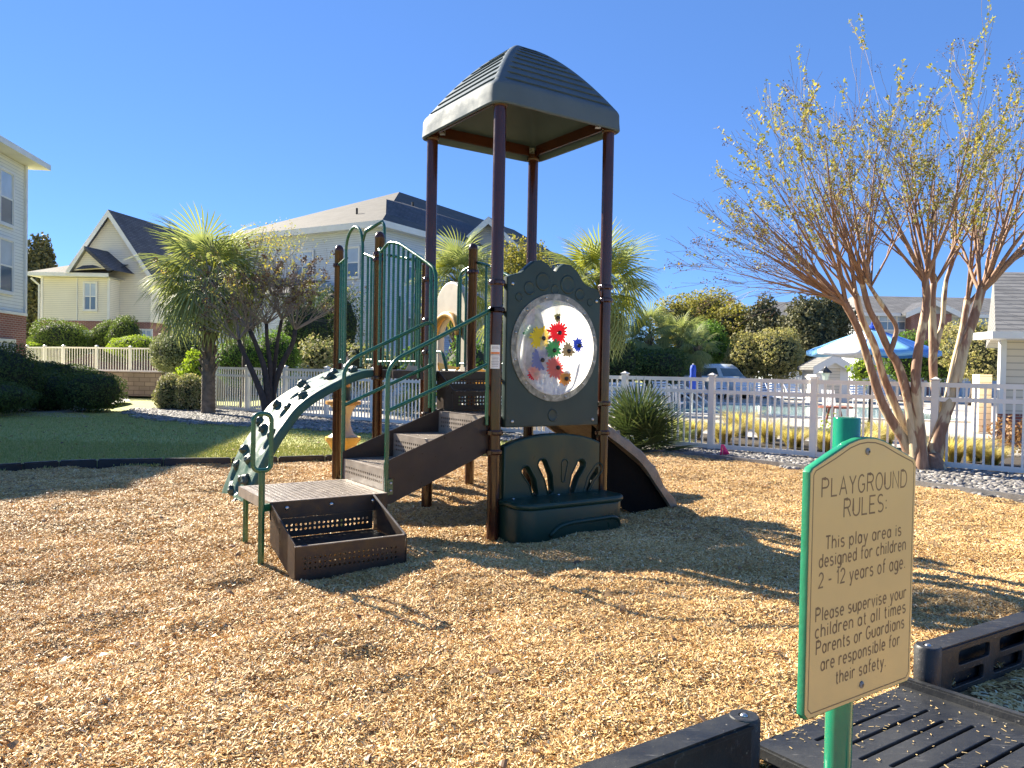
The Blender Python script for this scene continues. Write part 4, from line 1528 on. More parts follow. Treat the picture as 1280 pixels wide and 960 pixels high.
# bench panel ----------------------------------------------------------
ol = [(0.075, 0.0), (1.14, 0.0), (1.14, 0.74)]
for k in range(0, 11):
    f = k / 10
    a = 1.14 - f * 1.065
    ol.append((a, 0.745 + 0.095 * math.sin(math.pi * f) ** 0.7 - 0.0 * f))
slots = []
for (px1, py1, px2, py2, r1, r2) in ((657, 590, 668, 617, 0.042, 0.026), (678, 582, 687, 613, 0.046, 0.030), (725, 582, 714, 612, 0.046, 0.030), (746, 587, 733, 612, 0.044, 0.028)):
    A = Vector(on_panel(px1, py1, 0.03))
    B = Vector(on_panel(px2, py2, 0.03))
    d = (A - B).normalized()
    th = math.atan2(d.y, d.x)
    bend = Vector((-d.y, d.x)) * (0.018 if px1 < 690 else -0.018)
    poly = [tuple(A + Vector((math.cos(th + math.radians(q)), math.sin(th + math.radians(q)))) * r1) for q in range(-90, 91, 20)]
    mid = (A + B) / 2 - bend
    nrm_ = Vector((-d.y, d.x))
    poly.append(tuple(mid + nrm_ * (r1 + r2) / 2))
    poly += [tuple(B + Vector((math.cos(th + math.radians(q)), math.sin(th + math.radians(q)))) * r2) for q in range(90, 271, 20)]
    poly.append(tuple(mid - nrm_ * (r1 + r2) / 2))
    slots.append(poly)
ben = plate('bench_panel', ol, slots, PO, Uv, Zv, 0.085, 'bench_green_plastic', PS, 0.015)
# raised welt round every slot, and the closed middle petal
for poly in slots:
    c = sum((Vector(p) for p in poly), Vector((0, 0))) / len(poly)
    pts = [pp_(*(c + (Vector(p) - c) * 1.10 + (Vector(p) - c).normalized() * 0.006), 0.043) for p in poly]
    pts.append(pts[0])
    M().tube(pts, 0.006, 6, False).build('slot_rim', 'bench_green_plastic', ben, smooth=True)
A = Vector(on_panel(706, 579, 0.043))
B = Vector(on_panel(704, 600, 0.043))
pts = [pp_(A.x + 0.035 * math.cos(math.radians(q)), A.y + 0.035 * math.sin(math.radians(q)), 0.043) for q in range(-20, 201, 20)] + [pp_(B.x + 0.018 * math.cos(math.radians(q)), B.y + 0.018 * math.sin(math.radians(q)), 0.043) for q in range(180, 361, 30)]
pts.append(pts[0])
M().tube(pts, 0.007, 6, False).build('slot_rim', 'bench_green_plastic', ben, smooth=True)
# seat: outline in plan with rounded front corners, bevelled
so = []
su0, su1, sv0 = 0.035, 1.20, -0.40
rc = 0.16
for (cx, cy, q0) in ((su0 + rc, sv0 + rc, 180), (su1 - rc, sv0 + rc, 270)):
    so += [(cx + rc * math.cos(math.radians(q0 + q)), cy + rc * math.sin(math.radians(q0 + q))) for q in range(0, 91, 15)]
so += [(su1, -0.02), (su0, -0.02)]
seat = plate('seat', so, [], T(0, 0, 0.275), Uv, Vv, 0.05, 'bench_green_plastic', ben, 0.02)
ins = [(0.5 * (su0 + su1) + (p[0] - 0.5 * (su0 + su1)) * 0.975, -0.02 + (p[1] + 0.02) * 0.95) for p in so]
plate('seat_base', ins, [], T(0, 0, 0.10), Uv, Vv, 0.31, 'bench_green_plastic', ben, 0.02)
wl = [T(0.30 + 0.02, sv0 + 0.012, 0.02), T(0.40, sv0 + 0.012, 0.09), T(0.52, sv0 + 0.012, 0.115), T(1.0, sv0 + 0.012, 0.125), T(1.08, sv0 + 0.03, 0.10), T(1.12, sv0 + 0.06, 0.03)]
M().tube(round_path(wl, 0.08, 5), 0.018, 10).build('seat_welt', 'bench_green_plastic', ben, smooth=True)
bolt(ben, T(0.62, -0.1, 0.302), Zv, 0.014)
bolt(ben, T(0.14, -0.1, 0.302), Zv, 0.012)

# safety label on the front post ---------------------------------------
def post_label(z0, z1, mat, w=62, r=R_POST + 0.0012, name='safety_label', parent=None, ac=None):
    ac = ac if ac is not None else math.degrees(math.atan2(-F0.y, -F0.x + 0.0)) - 6
    p = T(0, 0, 0)
    vs, fs = [], []
    n = 10
    for i in range(n + 1):
        a = math.radians(ac - w / 2 + w * i / n)
        for z in (z0, z1):
            vs.append(p + Vector((math.cos(a) * r, math.sin(a) * r, z)))
        for z in (z0, z1):
            vs.append(p + Vector((math.cos(a) * (r - 0.002), math.sin(a) * (r - 0.002), z)))
    for i in range(n):
        b = i * 4
        fs += [(b, b + 4, b + 5, b + 1), (b + 2, b + 3, b + 7, b + 6), (b + 1, b + 5, b + 7, b + 3), (b, b + 2, b + 6, b + 4)]
    fs += [(0, 1, 3, 2), (4 * n, 4 * n + 2, 4 * n + 3, 4 * n + 1)]
    return M().add(vs, fs).build(name, mat, parent, smooth=False)


lab = post_label(1.405, 1.605, 'label_white', 92, parent=PS)
post_label(1.528, 1.545, 'label_orange', 84, R_POST + 0.002, 'label_band', lab)
post_label(1.518, 1.524, 'label_grey', 92, R_POST + 0.002, 'label_band', lab)
for i, z in enumerate((1.585, 1.575, 1.50, 1.488, 1.476, 1.462, 1.45, 1.438, 1.424)):
    post_label(z, z + 0.004, 'label_grey', 55 + (i * 17) % 22, R_POST + 0.002, 'label_line', lab)

# slide with hood -------------------------------------------------------
hood = [(-0.42, 0.0), (0.42, 0.0), (0.42, 0.62)] + [(0.42 * math.cos(math.radians(q)), 0.68 + 0.46 * math.sin(math.radians(q))) for q in range(0, 181, 15)] + [(-0.42, 0.62)]
hole = [(-0.27, 0.04), (0.27, 0.04), (0.27, 0.42)] + [(0.27 * math.cos(math.radians(q)), 0.46 + 0.22 * math.sin(math.radians(q))) for q in range(0, 181, 20)] + [(-0.27, 0.42)]
hd = plate('slide_hood', hood, [hole], T(s + 0.06, 2.98, Z1 - 0.02), -Vv, Zv, 0.09, 'pale_hood', PS, 0.02)
hb_ = [T(s - 0.02, 2.98 - 0.30 * math.cos(math.radians(q)), Z1 + 0.44 + 0.26 * math.sin(math.radians(q))) for q in range(0, 181, 12)]
M().tube(hb_, 0.045, 12).build('hood_arch', 'amber_plastic', hd, smooth=True)
pts = [T(s, 2.98, 1.36), T(s + 0.5, 2.98, 1.25), T(s + 1.05, 2.75, 1.05), T(s + 1.3, 2.2, 0.82), T(s + 1.25, 1.6, 0.58), T(s + 1.05, 1.15, 0.40), T(s + 0.9, 0.95, 0.34)]
ctl = [tuple(p) for p in pts]
fine = []
P3 = [pts[0]] + pts + [pts[-1]]
for i in range(1, len(P3) - 2):
    p0, p1, p2, p3 = P3[i - 1:i + 3]
    for k in range(8):
        t = k / 8
        fine.append(0.5 * ((2 * p1) + (p2 - p0) * t + (2 * p0 - 5 * p1 + 4 * p2 - p3) * t * t + (3 * p1 - p0 - 3 * p2 + p3) * t ** 3))
fine.append(pts[-1])
vs, fs = [], []
K = 13
for i, p in enumerate(fine):
    d = (fine[min(i + 1, len(fine) - 1)] - fine[max(i - 1, 0)]).normalized()
    x = d.cross(Zv).normalized()
    y = x.cross(d)
    for lay, rr in ((0, 0.27), (1, 0.30)):
        for k in range(K):
            a = math.radians(200 + 140 * k / (K - 1))
            vs.append(p + x * math.cos(a) * rr + y * (math.sin(a) * rr * 0.9 + 0.2))
for i in range(len(fine) - 1):
    for lay in (0, 1):
        for k in range(K - 1):
            a = i * 2 * K + lay * K + k
            q = (a, a + 1, a + 1 + 2 * K, a + 2 * K)
            fs.append(q if lay == 0 else tuple(reversed(q)))
    a = i * 2 * K
    fs.append((a, a + 2 * K, a + 3 * K, a + K))
    fs.append((a + K - 1, a + 2 * K - 1, a + 4 * K - 1, a + 3 * K - 1))
M().add(vs, fs).build('slide', 'yellow_plastic', PS, smooth=True, angle=50)

# pod column beyond the far deck ----------------------------------------
pc = T(0.30, 3 * s + 0.55, 0)
cz = M().lathe([(0.05, -0.1), (0.05, 1.6)], pc, 16).build('pod_climber', 'step_brown', PS)
for (zz, prf, mt) in ((0.0, [(0.09, 0.0), (0.10, 0.10), (0.13, 0.28), (0.20, 0.40), (0.23, 0.43), (0.23, 0.475), (0.05, 0.48)], 'yellow_plastic'),
                      (0.48, [(0.19, 0.0), (0.14, 0.04), (0.10, 0.14), (0.09, 0.22), (0.12, 0.34), (0.17, 0.41)], 'beige_plastic'),
                      (0.89, [(0.17, 0.0), (0.23, 0.015), (0.23, 0.055), (0.10, 0.07)], 'amber_plastic'),
                      (0.96, [(0.10, 0.0), (0.085, 0.1), (0.09, 0.17)], 'dark_green_plastic'),
                      (1.13, [(0.09, 0.0), (0.08, 0.08), (0.10, 0.12)], 'amber_plastic'),
                      (1.25, [(0.22, 0.0), (0.22, 0.04), (0.14, 0.06), (0.08, 0.16), (0.05, 0.28), (0.03, 0.33)], 'beige_plastic')):
    M().lathe(prf, pc + Zv * zz, 32).build('pod', mt, cz, smooth=True, angle=60)

# ================================================================= sign
sa, sb_ = 1.78, 2.03
SL = at(1003.5, 741, 1.78)
SR = at(1136.5, 712, 2.035)
d = (SR - SL)
d.z = 0
SW = d.length
Su = d.normalized()
Sn = Su.cross(Zv)           # towards the camera side
SC = (SL + SR) / 2
ztop_l = at(1006, 584, 1.78).z
zbot_l = at(998, 898, 1.78).z
ztop_r = at(1141, 575, 2.035).z
zbot_r = at(1133, 850, 2.035).z
zs_t, zs_b = (ztop_l + ztop_r) / 2, (zbot_l + zbot_r) / 2
hh = zs_t - zs_b
pk_h = 0.062
SG = thing('playground_sign', (SC.x, SC.y, 0), 'tan playground rules sign with green edge on a round green post', 'sign')
SO = Vector((SC.x, SC.y, zs_b))


def sign_outline(inset=0.0):
    w = SW / 2 - inset
    r = 0.012
    o = [(-w + r, inset), (w - r, inset), (w, inset + r), (w, hh - 0.008 - inset * 0.55), (w - 0.008, hh - inset * 0.55 + 0.002)]
    for q in range(-60, 61, 12):
        pass
    # slope up to a rounded peak
    o += [(w * 0.62, hh + pk_h * 0.52 - inset), (w * 0.33, hh + pk_h * 0.90 - inset), (w * 0.16, hh + pk_h * 1.0 - inset + 0.002), (0, hh + pk_h * 1.04 - inset + 0.002), (-w * 0.16, hh + pk_h * 1.0 - inset + 0.002), (-w * 0.33, hh + pk_h * 0.90 - inset), (-w * 0.62, hh + pk_h * 0.52 - inset)]
    o += [(-w + 0.008, hh - inset * 0.55 + 0.002), (-w, hh - 0.008 - inset * 0.55), (-w, inset + r)]
    return o


plate('board', sign_outline(0), [], SO - Sn * -0.0, Su, Zv, 0.019, 'sign_green', SG, 0.002)
face = plate('board_face', sign_outline(0.0035), [], SO + Sn * 0.0105, Su, Zv, 0.003, 'sign_tan', SG, 0.0008)


def SPt(x, y, off=0.0128):
    return SO + Su * x + Zv * y + Sn * off


def ribbon(mb, pts, w, off=0.01215):
    """engraved line: flat strip with mitred corners"""
    n = len(pts)
    L, R = [], []
    closed = (Vector(pts[0]) - Vector(pts[-1])).length < 1e-6
    for i, p in enumerate(pts):
        p = Vector(p)
        a = Vector(pts[i - 1]) if i > 0 else (Vector(pts[-2]) if closed else None)
        b = Vector(pts[i + 1]) if i < n - 1 else (Vector(pts[1]) if closed else None)
        d1 = (p - a).normalized() if a is not None else None
        d2 = (b - p).normalized() if b is not None else None
        d = (d1 or d2) + (d2 or d1)
        if d.length < 1e-6:
            d = d2 or d1
        d.normalize()
        nn = Vector((-d.y, d.x))
        k = 1.0
        if d1 and d2:
            c = max(0.5, nn.dot(Vector((-d2.y, d2.x))))
            k = 1 / c
        L.append(SPt(*(p + nn * w / 2 * k), off))
        R.append(SPt(*(p - nn * w / 2 * k), off))
    mb.add(L + R, [(i, n + i, n + i + 1, i + 1) for i in range(n - 1)])


bd = M()
io = sign_outline(0.013)
ribbon(bd, io + [io[0]], 0.0030)
bd.build('border_line', 'engraving', face)


def A_(cx, cy, rx, ry, a0, a1, n=8):
    return [(cx + rx * math.cos(math.radians(a0 + (a1 - a0) * i / n)), cy + ry * math.sin(math.radians(a0 + (a1 - a0) * i / n))) for i in range(n + 1)]


X = 0.66   # x-height
G = {
 'P': (.62, [[(0, 0), (0, 1), (.32, 1)] + A_(.32, .75, .26, .25, 90, -90) + [(0, .5)]]),
 'L': (.52, [[(0, 1), (0, 0), (.5, 0)]]),
 'A': (.68, [[(0, 0), (.33, 1), (.66, 0)], [(.12, .36), (.54, .36)]]),
 'Y': (.62, [[(0, 1), (.3, .5), (.6, 1)], [(.3, .5), (.3, 0)]]),
 'G': (.66, [A_(.32, .5, .32, .5, 50, 310, 14) + [(.6, .2), (.6, .45), (.36, .45)]]),
 'R': (.62, [[(0, 0), (0, 1), (.32, 1)] + A_(.32, .76, .25, .24, 90, -90) + [(0, .52)], [(.32, .52), (.6, 0)]]),
 'O': (.68, [A_(.33, .5, .33, .5, 90, 450, 20)]),
 'U': (.62, [[(0, 1), (0, .28)] + A_(.3, .28, .3, .28, 180, 360) + [(.6, 1)]]),
 'N': (.62, [[(0, 0), (0, 1), (.58, 0), (.58, 1)]]),
 'D': (.64, [[(0, 0), (0, 1), (.26, 1)] + A_(.26, .5, .36, .5, 90, -90, 12) + [(0, 0)]]),
 'E': (.56, [[(.54, 1), (0, 1), (0, 0), (.54, 0)], [(0, .52), (.44, .52)]]),
 'S': (.58, [A_(.28, .75, .26, .25, 40, 270, 10) + A_(.28, .25, .28, .25, 90, -140, 10)]),
 'T': (.56, [[(0, 1), (.56, 1)], [(.28, 1), (.28, 0)]]),
 ':': (.14, [[(.05, .12), (.05, .22)], [(.05, .55), (.05, .65)]]),
 '.': (.14, [[(.05, 0), (.05, .09)]]),
 '-': (.40, [[(.02, .42), (.38, .42)]]),
 '1': (.30, [[(.02, .8), (.2, 1), (.2, 0)]]),
 '2': (.56, [A_(.27, .72, .26, .28, 165, -35, 10) + [(0, 0), (.54, 0)]]),
 'h': (.50, [[(0, 0), (0, 1)], [(0, .4)] + A_(.23, X - .25, .23, .25, 160, 0) + [(.46, 0)]]),
 'i': (.12, [[(.05, 0), (.05, X)], [(.05, .82), (.05, .9)]]),
 's': (.46, [A_(.21, .5, .19, .16, 35, 260, 7) + A_(.21, .17, .21, .17, 85, -145, 7)]),
 'p': (.52, [[(0, -.3), (0, X)], A_(.24, X / 2, .24, X / 2, 165, -165, 14)]),
 'l': (.12, [[(.05, 0), (.05, 1)]]),
 'a': (.52, [[(.46, X), (.46, 0)], A_(.23, X / 2, .23, X / 2, 15, 345, 14)]),
 'y': (.50, [[(0, X), (.24, .02)], [(.48, X), (.16, -.3), (.02, -.3)]]),
 'r': (.36, [[(0, 0), (0, X)], [(0, .38)] + A_(.2, X - .22, .2, .22, 150, 40, 5)]),
 'e': (.50, [[(.02, .34), (.46, .34)] + A_(.235, X / 2, .235, X / 2, 5, 310, 14)]),
 'd': (.52, [[(.46, 1), (.46, 0)], A_(.23, X / 2, .23, X / 2, 15, 345, 14)]),
 'g': (.52, [[(.46, X), (.46, -.12)] + A_(.23, -.12, .23, .18, 0, -150, 6), A_(.23, X / 2, .23, X / 2, 15, 345, 14)]),
 'n': (.50, [[(0, 0), (0, X)], [(0, .4)] + A_(.23, X - .25, .23, .25, 160, 0) + [(.46, 0)]]),
 'f': (.34, [A_(.26, .84, .14, .16, 60, 180, 5) + [(.12, 0)], [(0, X), (.3, X)]]),
 'o': (.52, [A_(.24, X / 2, .24, X / 2, 90, 450, 16)]),
 'c': (.46, [A_(.23, X / 2, .23, X / 2, 50, 310, 12)]),
 'u': (.50, [[(0, X), (0, .24)] + A_(.23, .24, .23, .24, 180, 360) + [(.46, X), (.46, 0)]]),
 'v': (.48, [[(0, X), (.23, 0), (.46, X)]]),
 't': (.32, [[(.12, .92), (.12, .12), (.2, 0), (.3, .02)], [(0, X), (.28, X)]]),
 'm': (.74, [[(0, 0), (0, X)], [(0, .42)] + A_(.17, X - .2, .17, .2, 160, 0, 5) + [(.34, 0)], [(.34, .42)] + A_(.52, X - .2, .17, .2, 160, 0, 5) + [(.69, 0)]]),
 'b': (.52, [[(0, 0), (0, 1)], A_(.24, X / 2, .24, X / 2, 165, -165, 14)]),
}
lines = [('PLAYGROUND', 0.832, 0.043, 0.365), ('RULES:', 0.747, 0.043, 0.185), ('This play area is', 0.630, 0.031, 0.325), ('designed for children', 0.568, 0.031, 0.372), ('2 - 12 years of age.', 0.497, 0.034, 0.372),
         ('Please supervise your', 0.373, 0.031, 0.388), ('children at all times', 0.313, 0.031, 0.388), ('Parents or Guardians', 0.252, 0.031, 0.378), ('are responsible for', 0.188, 0.031, 0.338), ('their safety.', 0.120, 0.031, 0.215)]
Htot = hh + pk_h
for txt, fy, ch, wid in lines:
    tw = 0
    for c in txt:
        tw += (G[c][0] + .22) if c != ' ' else .42
    tw -= .22
    sx = wid * SW / 0.457 / tw
    mb = M()
    x = -wid * SW / 0.457 / 2
    for c in txt:
        if c == ' ':
            x += .42 * sx
            continue
        for stroke in G[c][1]:
            ribbon(mb, [(x + p[0] * sx, fy * Htot - ch / 2 + p[1] * ch) for p in stroke], 0.0043, 0.01222)
        x += (G[c][0] + .22) * sx
    mb.build('lettering', 'engraving', face)
for fy in (0.952, 0.058):
    q = SPt(0, fy * Htot, 0.012)
    M().lathe([(0.009, 0), (0.009, 0.002), (0.006, 0.0045), (0.001, 0.005)], q, 16, Sn).build('screw', 'label_grey', SG, smooth=True)
    M().lathe([(0.0035, 0), (0.0035, 0.0012)], q + Sn * 0.0046, 6, Sn).build('screw_slot', 'hub_black', SG)
pt0 = SC - Sn * 0.046
pz = at(1062, 522, pt0.y).z
M().lathe([(0.033, -0.3), (0.033, pz - 0.003), (0.0315, pz), (0.02, pz + 0.0015)], (pt0.x, pt0.y, 0), 32).build('post', 'post_green', SG, smooth=True, angle=40)
for fy in (0.952, 0.058):
    M().beam(SPt(0, fy * Htot, -0.0095), SPt(0, fy * Htot, -0.02), 0.03, 0.05).build('bracket', 'steel_bolt', SG)

# ================================================================= black border timbers
def timber(A, B, zt, label, near_end=0):
    """moulded border section: round hinge boss at its ends, recessed slots in its outer side"""
    A, B = Vector(A), Vector(B)
    t = thing('border_timber', (A.x, A.y, 0), label, 'border', 'black plastic border timbers')
    d = (B - A).normalized()
    L = (B - A).length
    n = Vector((d.y, -d.x, 0))      # outer side, towards the camera
    zb = -0.06
    w = 0.105
    slots = []
    k = 0
    x = 0.16
    while x + 0.28 < L - 0.08:
        for (z0, z1) in ((0.10, 0.165), (0.005, 0.07)):
            r = 0.018
            o = []
            x0, x1 = x + (0.0 if z0 > 0.05 else -0.05), x + 0.27 + (0.0 if z0 > 0.05 else -0.05)
            if x0 < 0.09:
                x0 = 0.09
            for (cx, cy, q0) in ((x0 + r, z0 + r, 180), (x1 - r, z0 + r, 270), (x1 - r, z1 - r, 0), (x0 + r, z1 - r, 90)):
                o += [(cx + r * math.cos(math.radians(q0 + q)), cy + r * math.sin(math.radians(q0 + q))) for q in (0, 30, 60, 90)]
            slots.append(o)
        x += 0.36
    plate('side_panel', [(0.02, zb), (L - 0.02, zb), (L - 0.02, zt - 0.02), (0.02, zt - 0.02)], slots, A + n * (w / 2 - 0.012), d, Zv, 0.022, 'scuffed_black', t, 0.003)
    plate('side_panel', [(0.02, zb), (L - 0.02, zb), (L - 0.02, zt - 0.02), (0.02, zt - 0.02)], [], A - n * (w / 2 - 0.012), d, Zv, 0.022, 'scuffed_black', t, 0.003)
    M().beam(A + d * 0.03 + Zv * 0.0, B - d * 0.03, 0.02, 0.10).build('web', 'scuffed_black', t)
    M().beam(A + d * 0.0 + Zv * (zt - 0.012), B + Zv * (zt - 0.012), w + 0.004, 0.028).build('top_plate', 'scuffed_black', t, bevel=0.008)
    for e, q in ((A, 0), (B, 1)):
        M().lathe([(w / 2 + 0.002, zb), (w / 2 + 0.004, zt - 0.006), (w / 2 - 0.004, zt + 0.006), (0.020, zt + 0.0065), (0.019, zt - 0.004), (0.002, zt - 0.004)], e, 28).build('end_boss', 'scuffed_black', t, smooth=True, angle=40)
        M().lathe([(0.014, zt - 0.002), (0.014, zt + 0.006), (0.009, zt + 0.011), (0.001, zt + 0.012)], e, 12).build('pin', 'steel_bolt', t, smooth=True)
    return t


EA = gr(930, 896, 0.20)
EB = gr(1160, 808, 0.20)
EA.z = EB.z = 0
ud = Uv
timber(EA, EA - ud * 1.22, 0.20, 'black plastic border timber at the bottom, left of the ramp')
ud2 = (gr(1290, 757, 0.2) - gr(1152, 798, 0.2))
ud2.z = 0
ud2.normalize()
timber(EB, EB + ud2 * 1.22, 0.20, 'black plastic border timber at the right edge, beside the ramp')
timber(EB + ud2 * 1.33, EB + ud2 * 2.55, 0.20, 'far black border timber at the right edge beyond the nearer one')

# half ramp: moulded black sheet with staggered grooves
IL, IR = gr(945, 934, 0.03), gr(1129, 861, 0.03)
rd = (IR - IL)
rd.z = 0
RW = rd.length
rd.normalize()
rn = Vector((rd.y, -rd.x, 0))
RP = thing('ramp', (IL.x, IL.y, 0), 'black ribbed plastic half ramp leading into the playground under the sign', 'ramp')
RL = 1.15
grooves = []
yy = 0.10
k = 0
while yy < RL - 0.12:
    x0 = 0.20 if k % 2 == 0 else 0.24
    x1 = RW - (0.22 if k % 2 == 0 else 0.17)
    r = 0.008
    o = []
    for (cx, cy, q0) in ((x0 + r, yy + r, 180), (x1 - r, yy + r, 270), (x1 - r, yy + 2 * r - 0.004, 0), (x0 + r, yy + 2 * r - 0.004, 90)):
        o += [(cx + r * math.cos(math.radians(q0 + q)), cy + 0.006 * math.sin(math.radians(q0 + q))) for q in (0, 30, 60, 90)]
    grooves.append([(p[0], -p[1]) for p in o][::-1])
    yy += 0.088
    k += 1
slope = Vector((rn.x, rn.y, 0.03)).normalized()
o_ = IL + Vector((0, 0, 0.0))
plate('deck', [(0, 0), (0, -RL), (RW, -RL), (RW, 0)], grooves, o_ + Zv * 0.006, rd, -slope, 0.02, 'scuffed_black', RP, 0.003)
M().prism([(0.01, -0.01), (0.01, -RL), (RW - 0.01, -RL), (RW - 0.01, -0.01)][::-1], o_ - Zv * 0.05, rd, -slope, 0.035).build('under_plate', 'scuffed_black', RP)
M().beam(IR + rd * 0.012 - slope * 0.02 + Zv * 0.012, IR + rd * 0.012 + slope * RL + Zv * 0.012, 0.045, 0.075).build('side_rim', 'scuffed_black', RP, bevel=0.008)
M().beam(IL - rd * 0.012 - slope * 0.0 + Zv * 0.0, IL - rd * 0.012 + slope * RL + Zv * 0.0, 0.03, 0.05).build('side_rim', 'scuffed_black', RP, bevel=0.008)
# chips and dust kicked onto the ramp
cb_ = M()
rc_ = random.Random(8)
for i in range(260):
    a, b = rc_.uniform(0.05, RW - 0.05), (rc_.random() ** 1.8) * RL * 0.9
    c = IL + rd * a + slope * b + Zv * (0.019 + 0.03 * 0)
    th = rc_.uniform(0, 6.3)
    L_, w_c = rc_.uniform(0.004, 0.020), rc_.uniform(0.0015, 0.004)
    cb_.box(c, (L_, w_c, 0.0015), Matrix.Rotation(th, 3, 'Z') @ Matrix.Rotation(rc_.uniform(-.2, .2), 3, 'Y'))
tag(cb_.build('chip_litter', 'litter_chip'), 'small wood chips littering the black ramp', kind='stuff')
# ================================================================= fences
def fence(name, pts, H, label, cat='fence', gap=0.125, z0=0.0, rail_h=0.07, mid=True, pw=0.028, post_w=0.105, span=2.0, max_pk=290, mat='white_vinyl'):
    a0 = Vector((*pts[0], z0))
    t = thing(name, tuple(a0), label, cat)
    pk_me = None
    n_pk = 0
    for seg in range(len(pts) - 1):
        A, B = Vector((*pts[seg], z0)), Vector((*pts[seg + 1], z0))
        d = (B - A)
        L = d.length
        d.normalize()
        ns = max(1, round(L / span))
        sl = L / ns
        for i in range(ns + 1):
            if seg > 0 and i == 0:
                continue
            p = A + d * (i * sl)
            R = Matrix((d, Vector((-d.y, d.x, 0)), Zv)).transposed()
            mb = M().box(p + Zv * (H + 0.03) / 2 - Zv * 0.05, (post_w, post_w, H + 0.13), R)
            mb.box(p + Zv * (H + 0.045), (post_w + 0.03, post_w + 0.03, 0.022), R)
            c = p + Zv * (H + 0.056)
            h = post_w / 2 + 0.005
            mb.add([c + R @ Vector(q) for q in ((-h, -h, 0), (h, -h, 0), (h, h, 0), (-h, h, 0), (0, 0, 0.035))], [(0, 1, 4), (1, 2, 4), (2, 3, 4), (3, 0, 4)])
            mb.build('fence_post', mat, t)
        for i in range(ns):
            P, Q = A + d * (i * sl + post_w / 2), A + d * ((i + 1) * sl - post_w / 2)
            rails = [(H - rail_h / 2, rail_h), (0.075, 0.075)] + ([(H - 0.255, 0.065)] if mid else [])
            for z, h in rails:
                M().beam(P + Zv * z, Q + Zv * z, 0.045, h).build('rail', mat, t)
            nn = max(2, round((sl - post_w) / gap))
            g = (sl - post_w) / nn
            for k in range(1, nn):
                p = P + d * (g * k)
                if pk_me is None:
                    m0 = M().box((0, 0, (H - 0.06 + 0.09) / 2), (pw, 0.020, H - 0.06 - 0.09), None)
                    pk_me = m0.me('picket')
                    pk_me.materials.append(MATS[mat])
                o = bpy.data.objects.new('picket', pk_me)
                COL.objects.link(o)
                o.parent = t
                o.location = p - a0
                o.rotation_euler = (0, 0, math.atan2(d.y, d.x))
                n_pk += 1
    return t


fence('picket_fence', [(-9.243, 23.809), (7.945, 10.73)], 1.32, 'white vinyl picket fence with a middle rail between the playground and the pool', gap=0.122, span=1.80, pw=0.032)
wl_a, wl_b, wl_c = (-24.5, 37.5), (-20.2, 34.6), (-15.2, 33.6)
fence('picket_fence', [wl_a, wl_b, wl_c], 1.10, 'white picket fence standing on the retaining wall', gap=0.13, z0=0.96, mid=False, span=1.9)
rw = thing('retaining_wall', (*wl_b, 0), 'low tan block retaining wall under the white fence', 'wall')
for a, b in ((wl_a, wl_b), (wl_b, wl_c), (wl_c, (-12.6, 33.9))):
    M().beam((*a, 0.44), (*b, 0.44), 0.30, 1.0).build('wall', 'block_wall', rw)
    M().beam((*a, 0.975), (*b, 0.975), 0.36, 0.06).build('coping', 'block_wall', rw)
tag(M().add([(-24.5, 37.6, 0.93), (-20.2, 34.7, 0.93), (-15.2, 33.7, 0.93), (-12.6, 34.0, 0.93), (-12.6, 70, 0.93), (-50, 70, 0.93), (-50, 45, 0.93)], [tuple(range(7))]).build('terrace', 'lawn'), 'raised grassy terrace behind the retaining wall', kind='structure')
fence('picket_fence', [(6.5, 46.0), (27, 46.0)], 1.35, 'far white picket fence on the other side of the pool', gap=0.22, span=2.4, mid=True, pw=0.06)


# ================================================================= buildings
def window(parent, o, ax, w, h, nrm, cols=2, rows=2, frame=0.07, glass='blind_glass', mat='white_trim'):
    """sash window at corner o, along ax, up Z, facing nrm"""
    o, ax, nrm = Vector(o), Vector(ax).normalized(), Vector(nrm).normalized()

    def bar(x0, x1, z0, z1, dep=0.05, off=0.0):
        c = o + ax * (x0 + x1) / 2 + Zv * (z0 + z1) / 2 + nrm * (off + dep / 2)
        return c, (x1 - x0, dep, z1 - z0)
    R = Matrix((ax, nrm, Zv)).transposed()
    mb = M()
    for q in ((-frame, w + frame, h, h + frame), (-frame, w + frame, -frame - 0.02, 0), (-frame, 0, 0, h), (w, w + frame, 0, h)):
        mb.box(*bar(*q, 0.07), R)
    f = mb.build('window', mat, parent)
    cw, rh = w / cols, h / rows
    for i in range(cols):
        for j in range(rows):
            x0, z0 = i * cw, j * rh
            g = 0.03
            mb = M().box(*bar(x0 + g, x0 + cw - g, z0 + g, z0 + rh - g, 0.01, 0.015), R)
            mb.build('pane', 'window_glass' if (j == 0 and rows > 1) else glass, f)
    mb = M()
    for i in range(cols):
        for j in range(rows):
            x0, z0 = i * cw, j * rh
            g = 0.03
            for q in ((x0, x0 + cw, z0, z0 + g), (x0, x0 + cw, z0 + rh - g, z0 + rh), (x0, x0 + g, z0 + g, z0 + rh - g), (x0 + cw - g, x0 + cw, z0 + g, z0 + rh - g)):
                mb.box(*bar(*q, 0.04, 0.0), R)
    mb.build('sash', mat, f)
    return f


# left building (corner by the left edge of the photo)
c1 = Vector((-17.55, 27.6, 0))
bx = Vector((0.16, -1, 0)).normalized()      # long wall runs towards the camera
by = Vector((-1, -0.16, 0)).normalized()
n1 = Vector((1, 0.16, 0)).normalized()
BL = thing('apartment_building', tuple(c1), 'cream sided apartment block with brick base at the left edge', 'building')
ze = 8.35
bm_ = M()
p = [c1, c1 + bx * 9.2, c1 + bx * 9.2 + by * 12, c1 + by * 12]


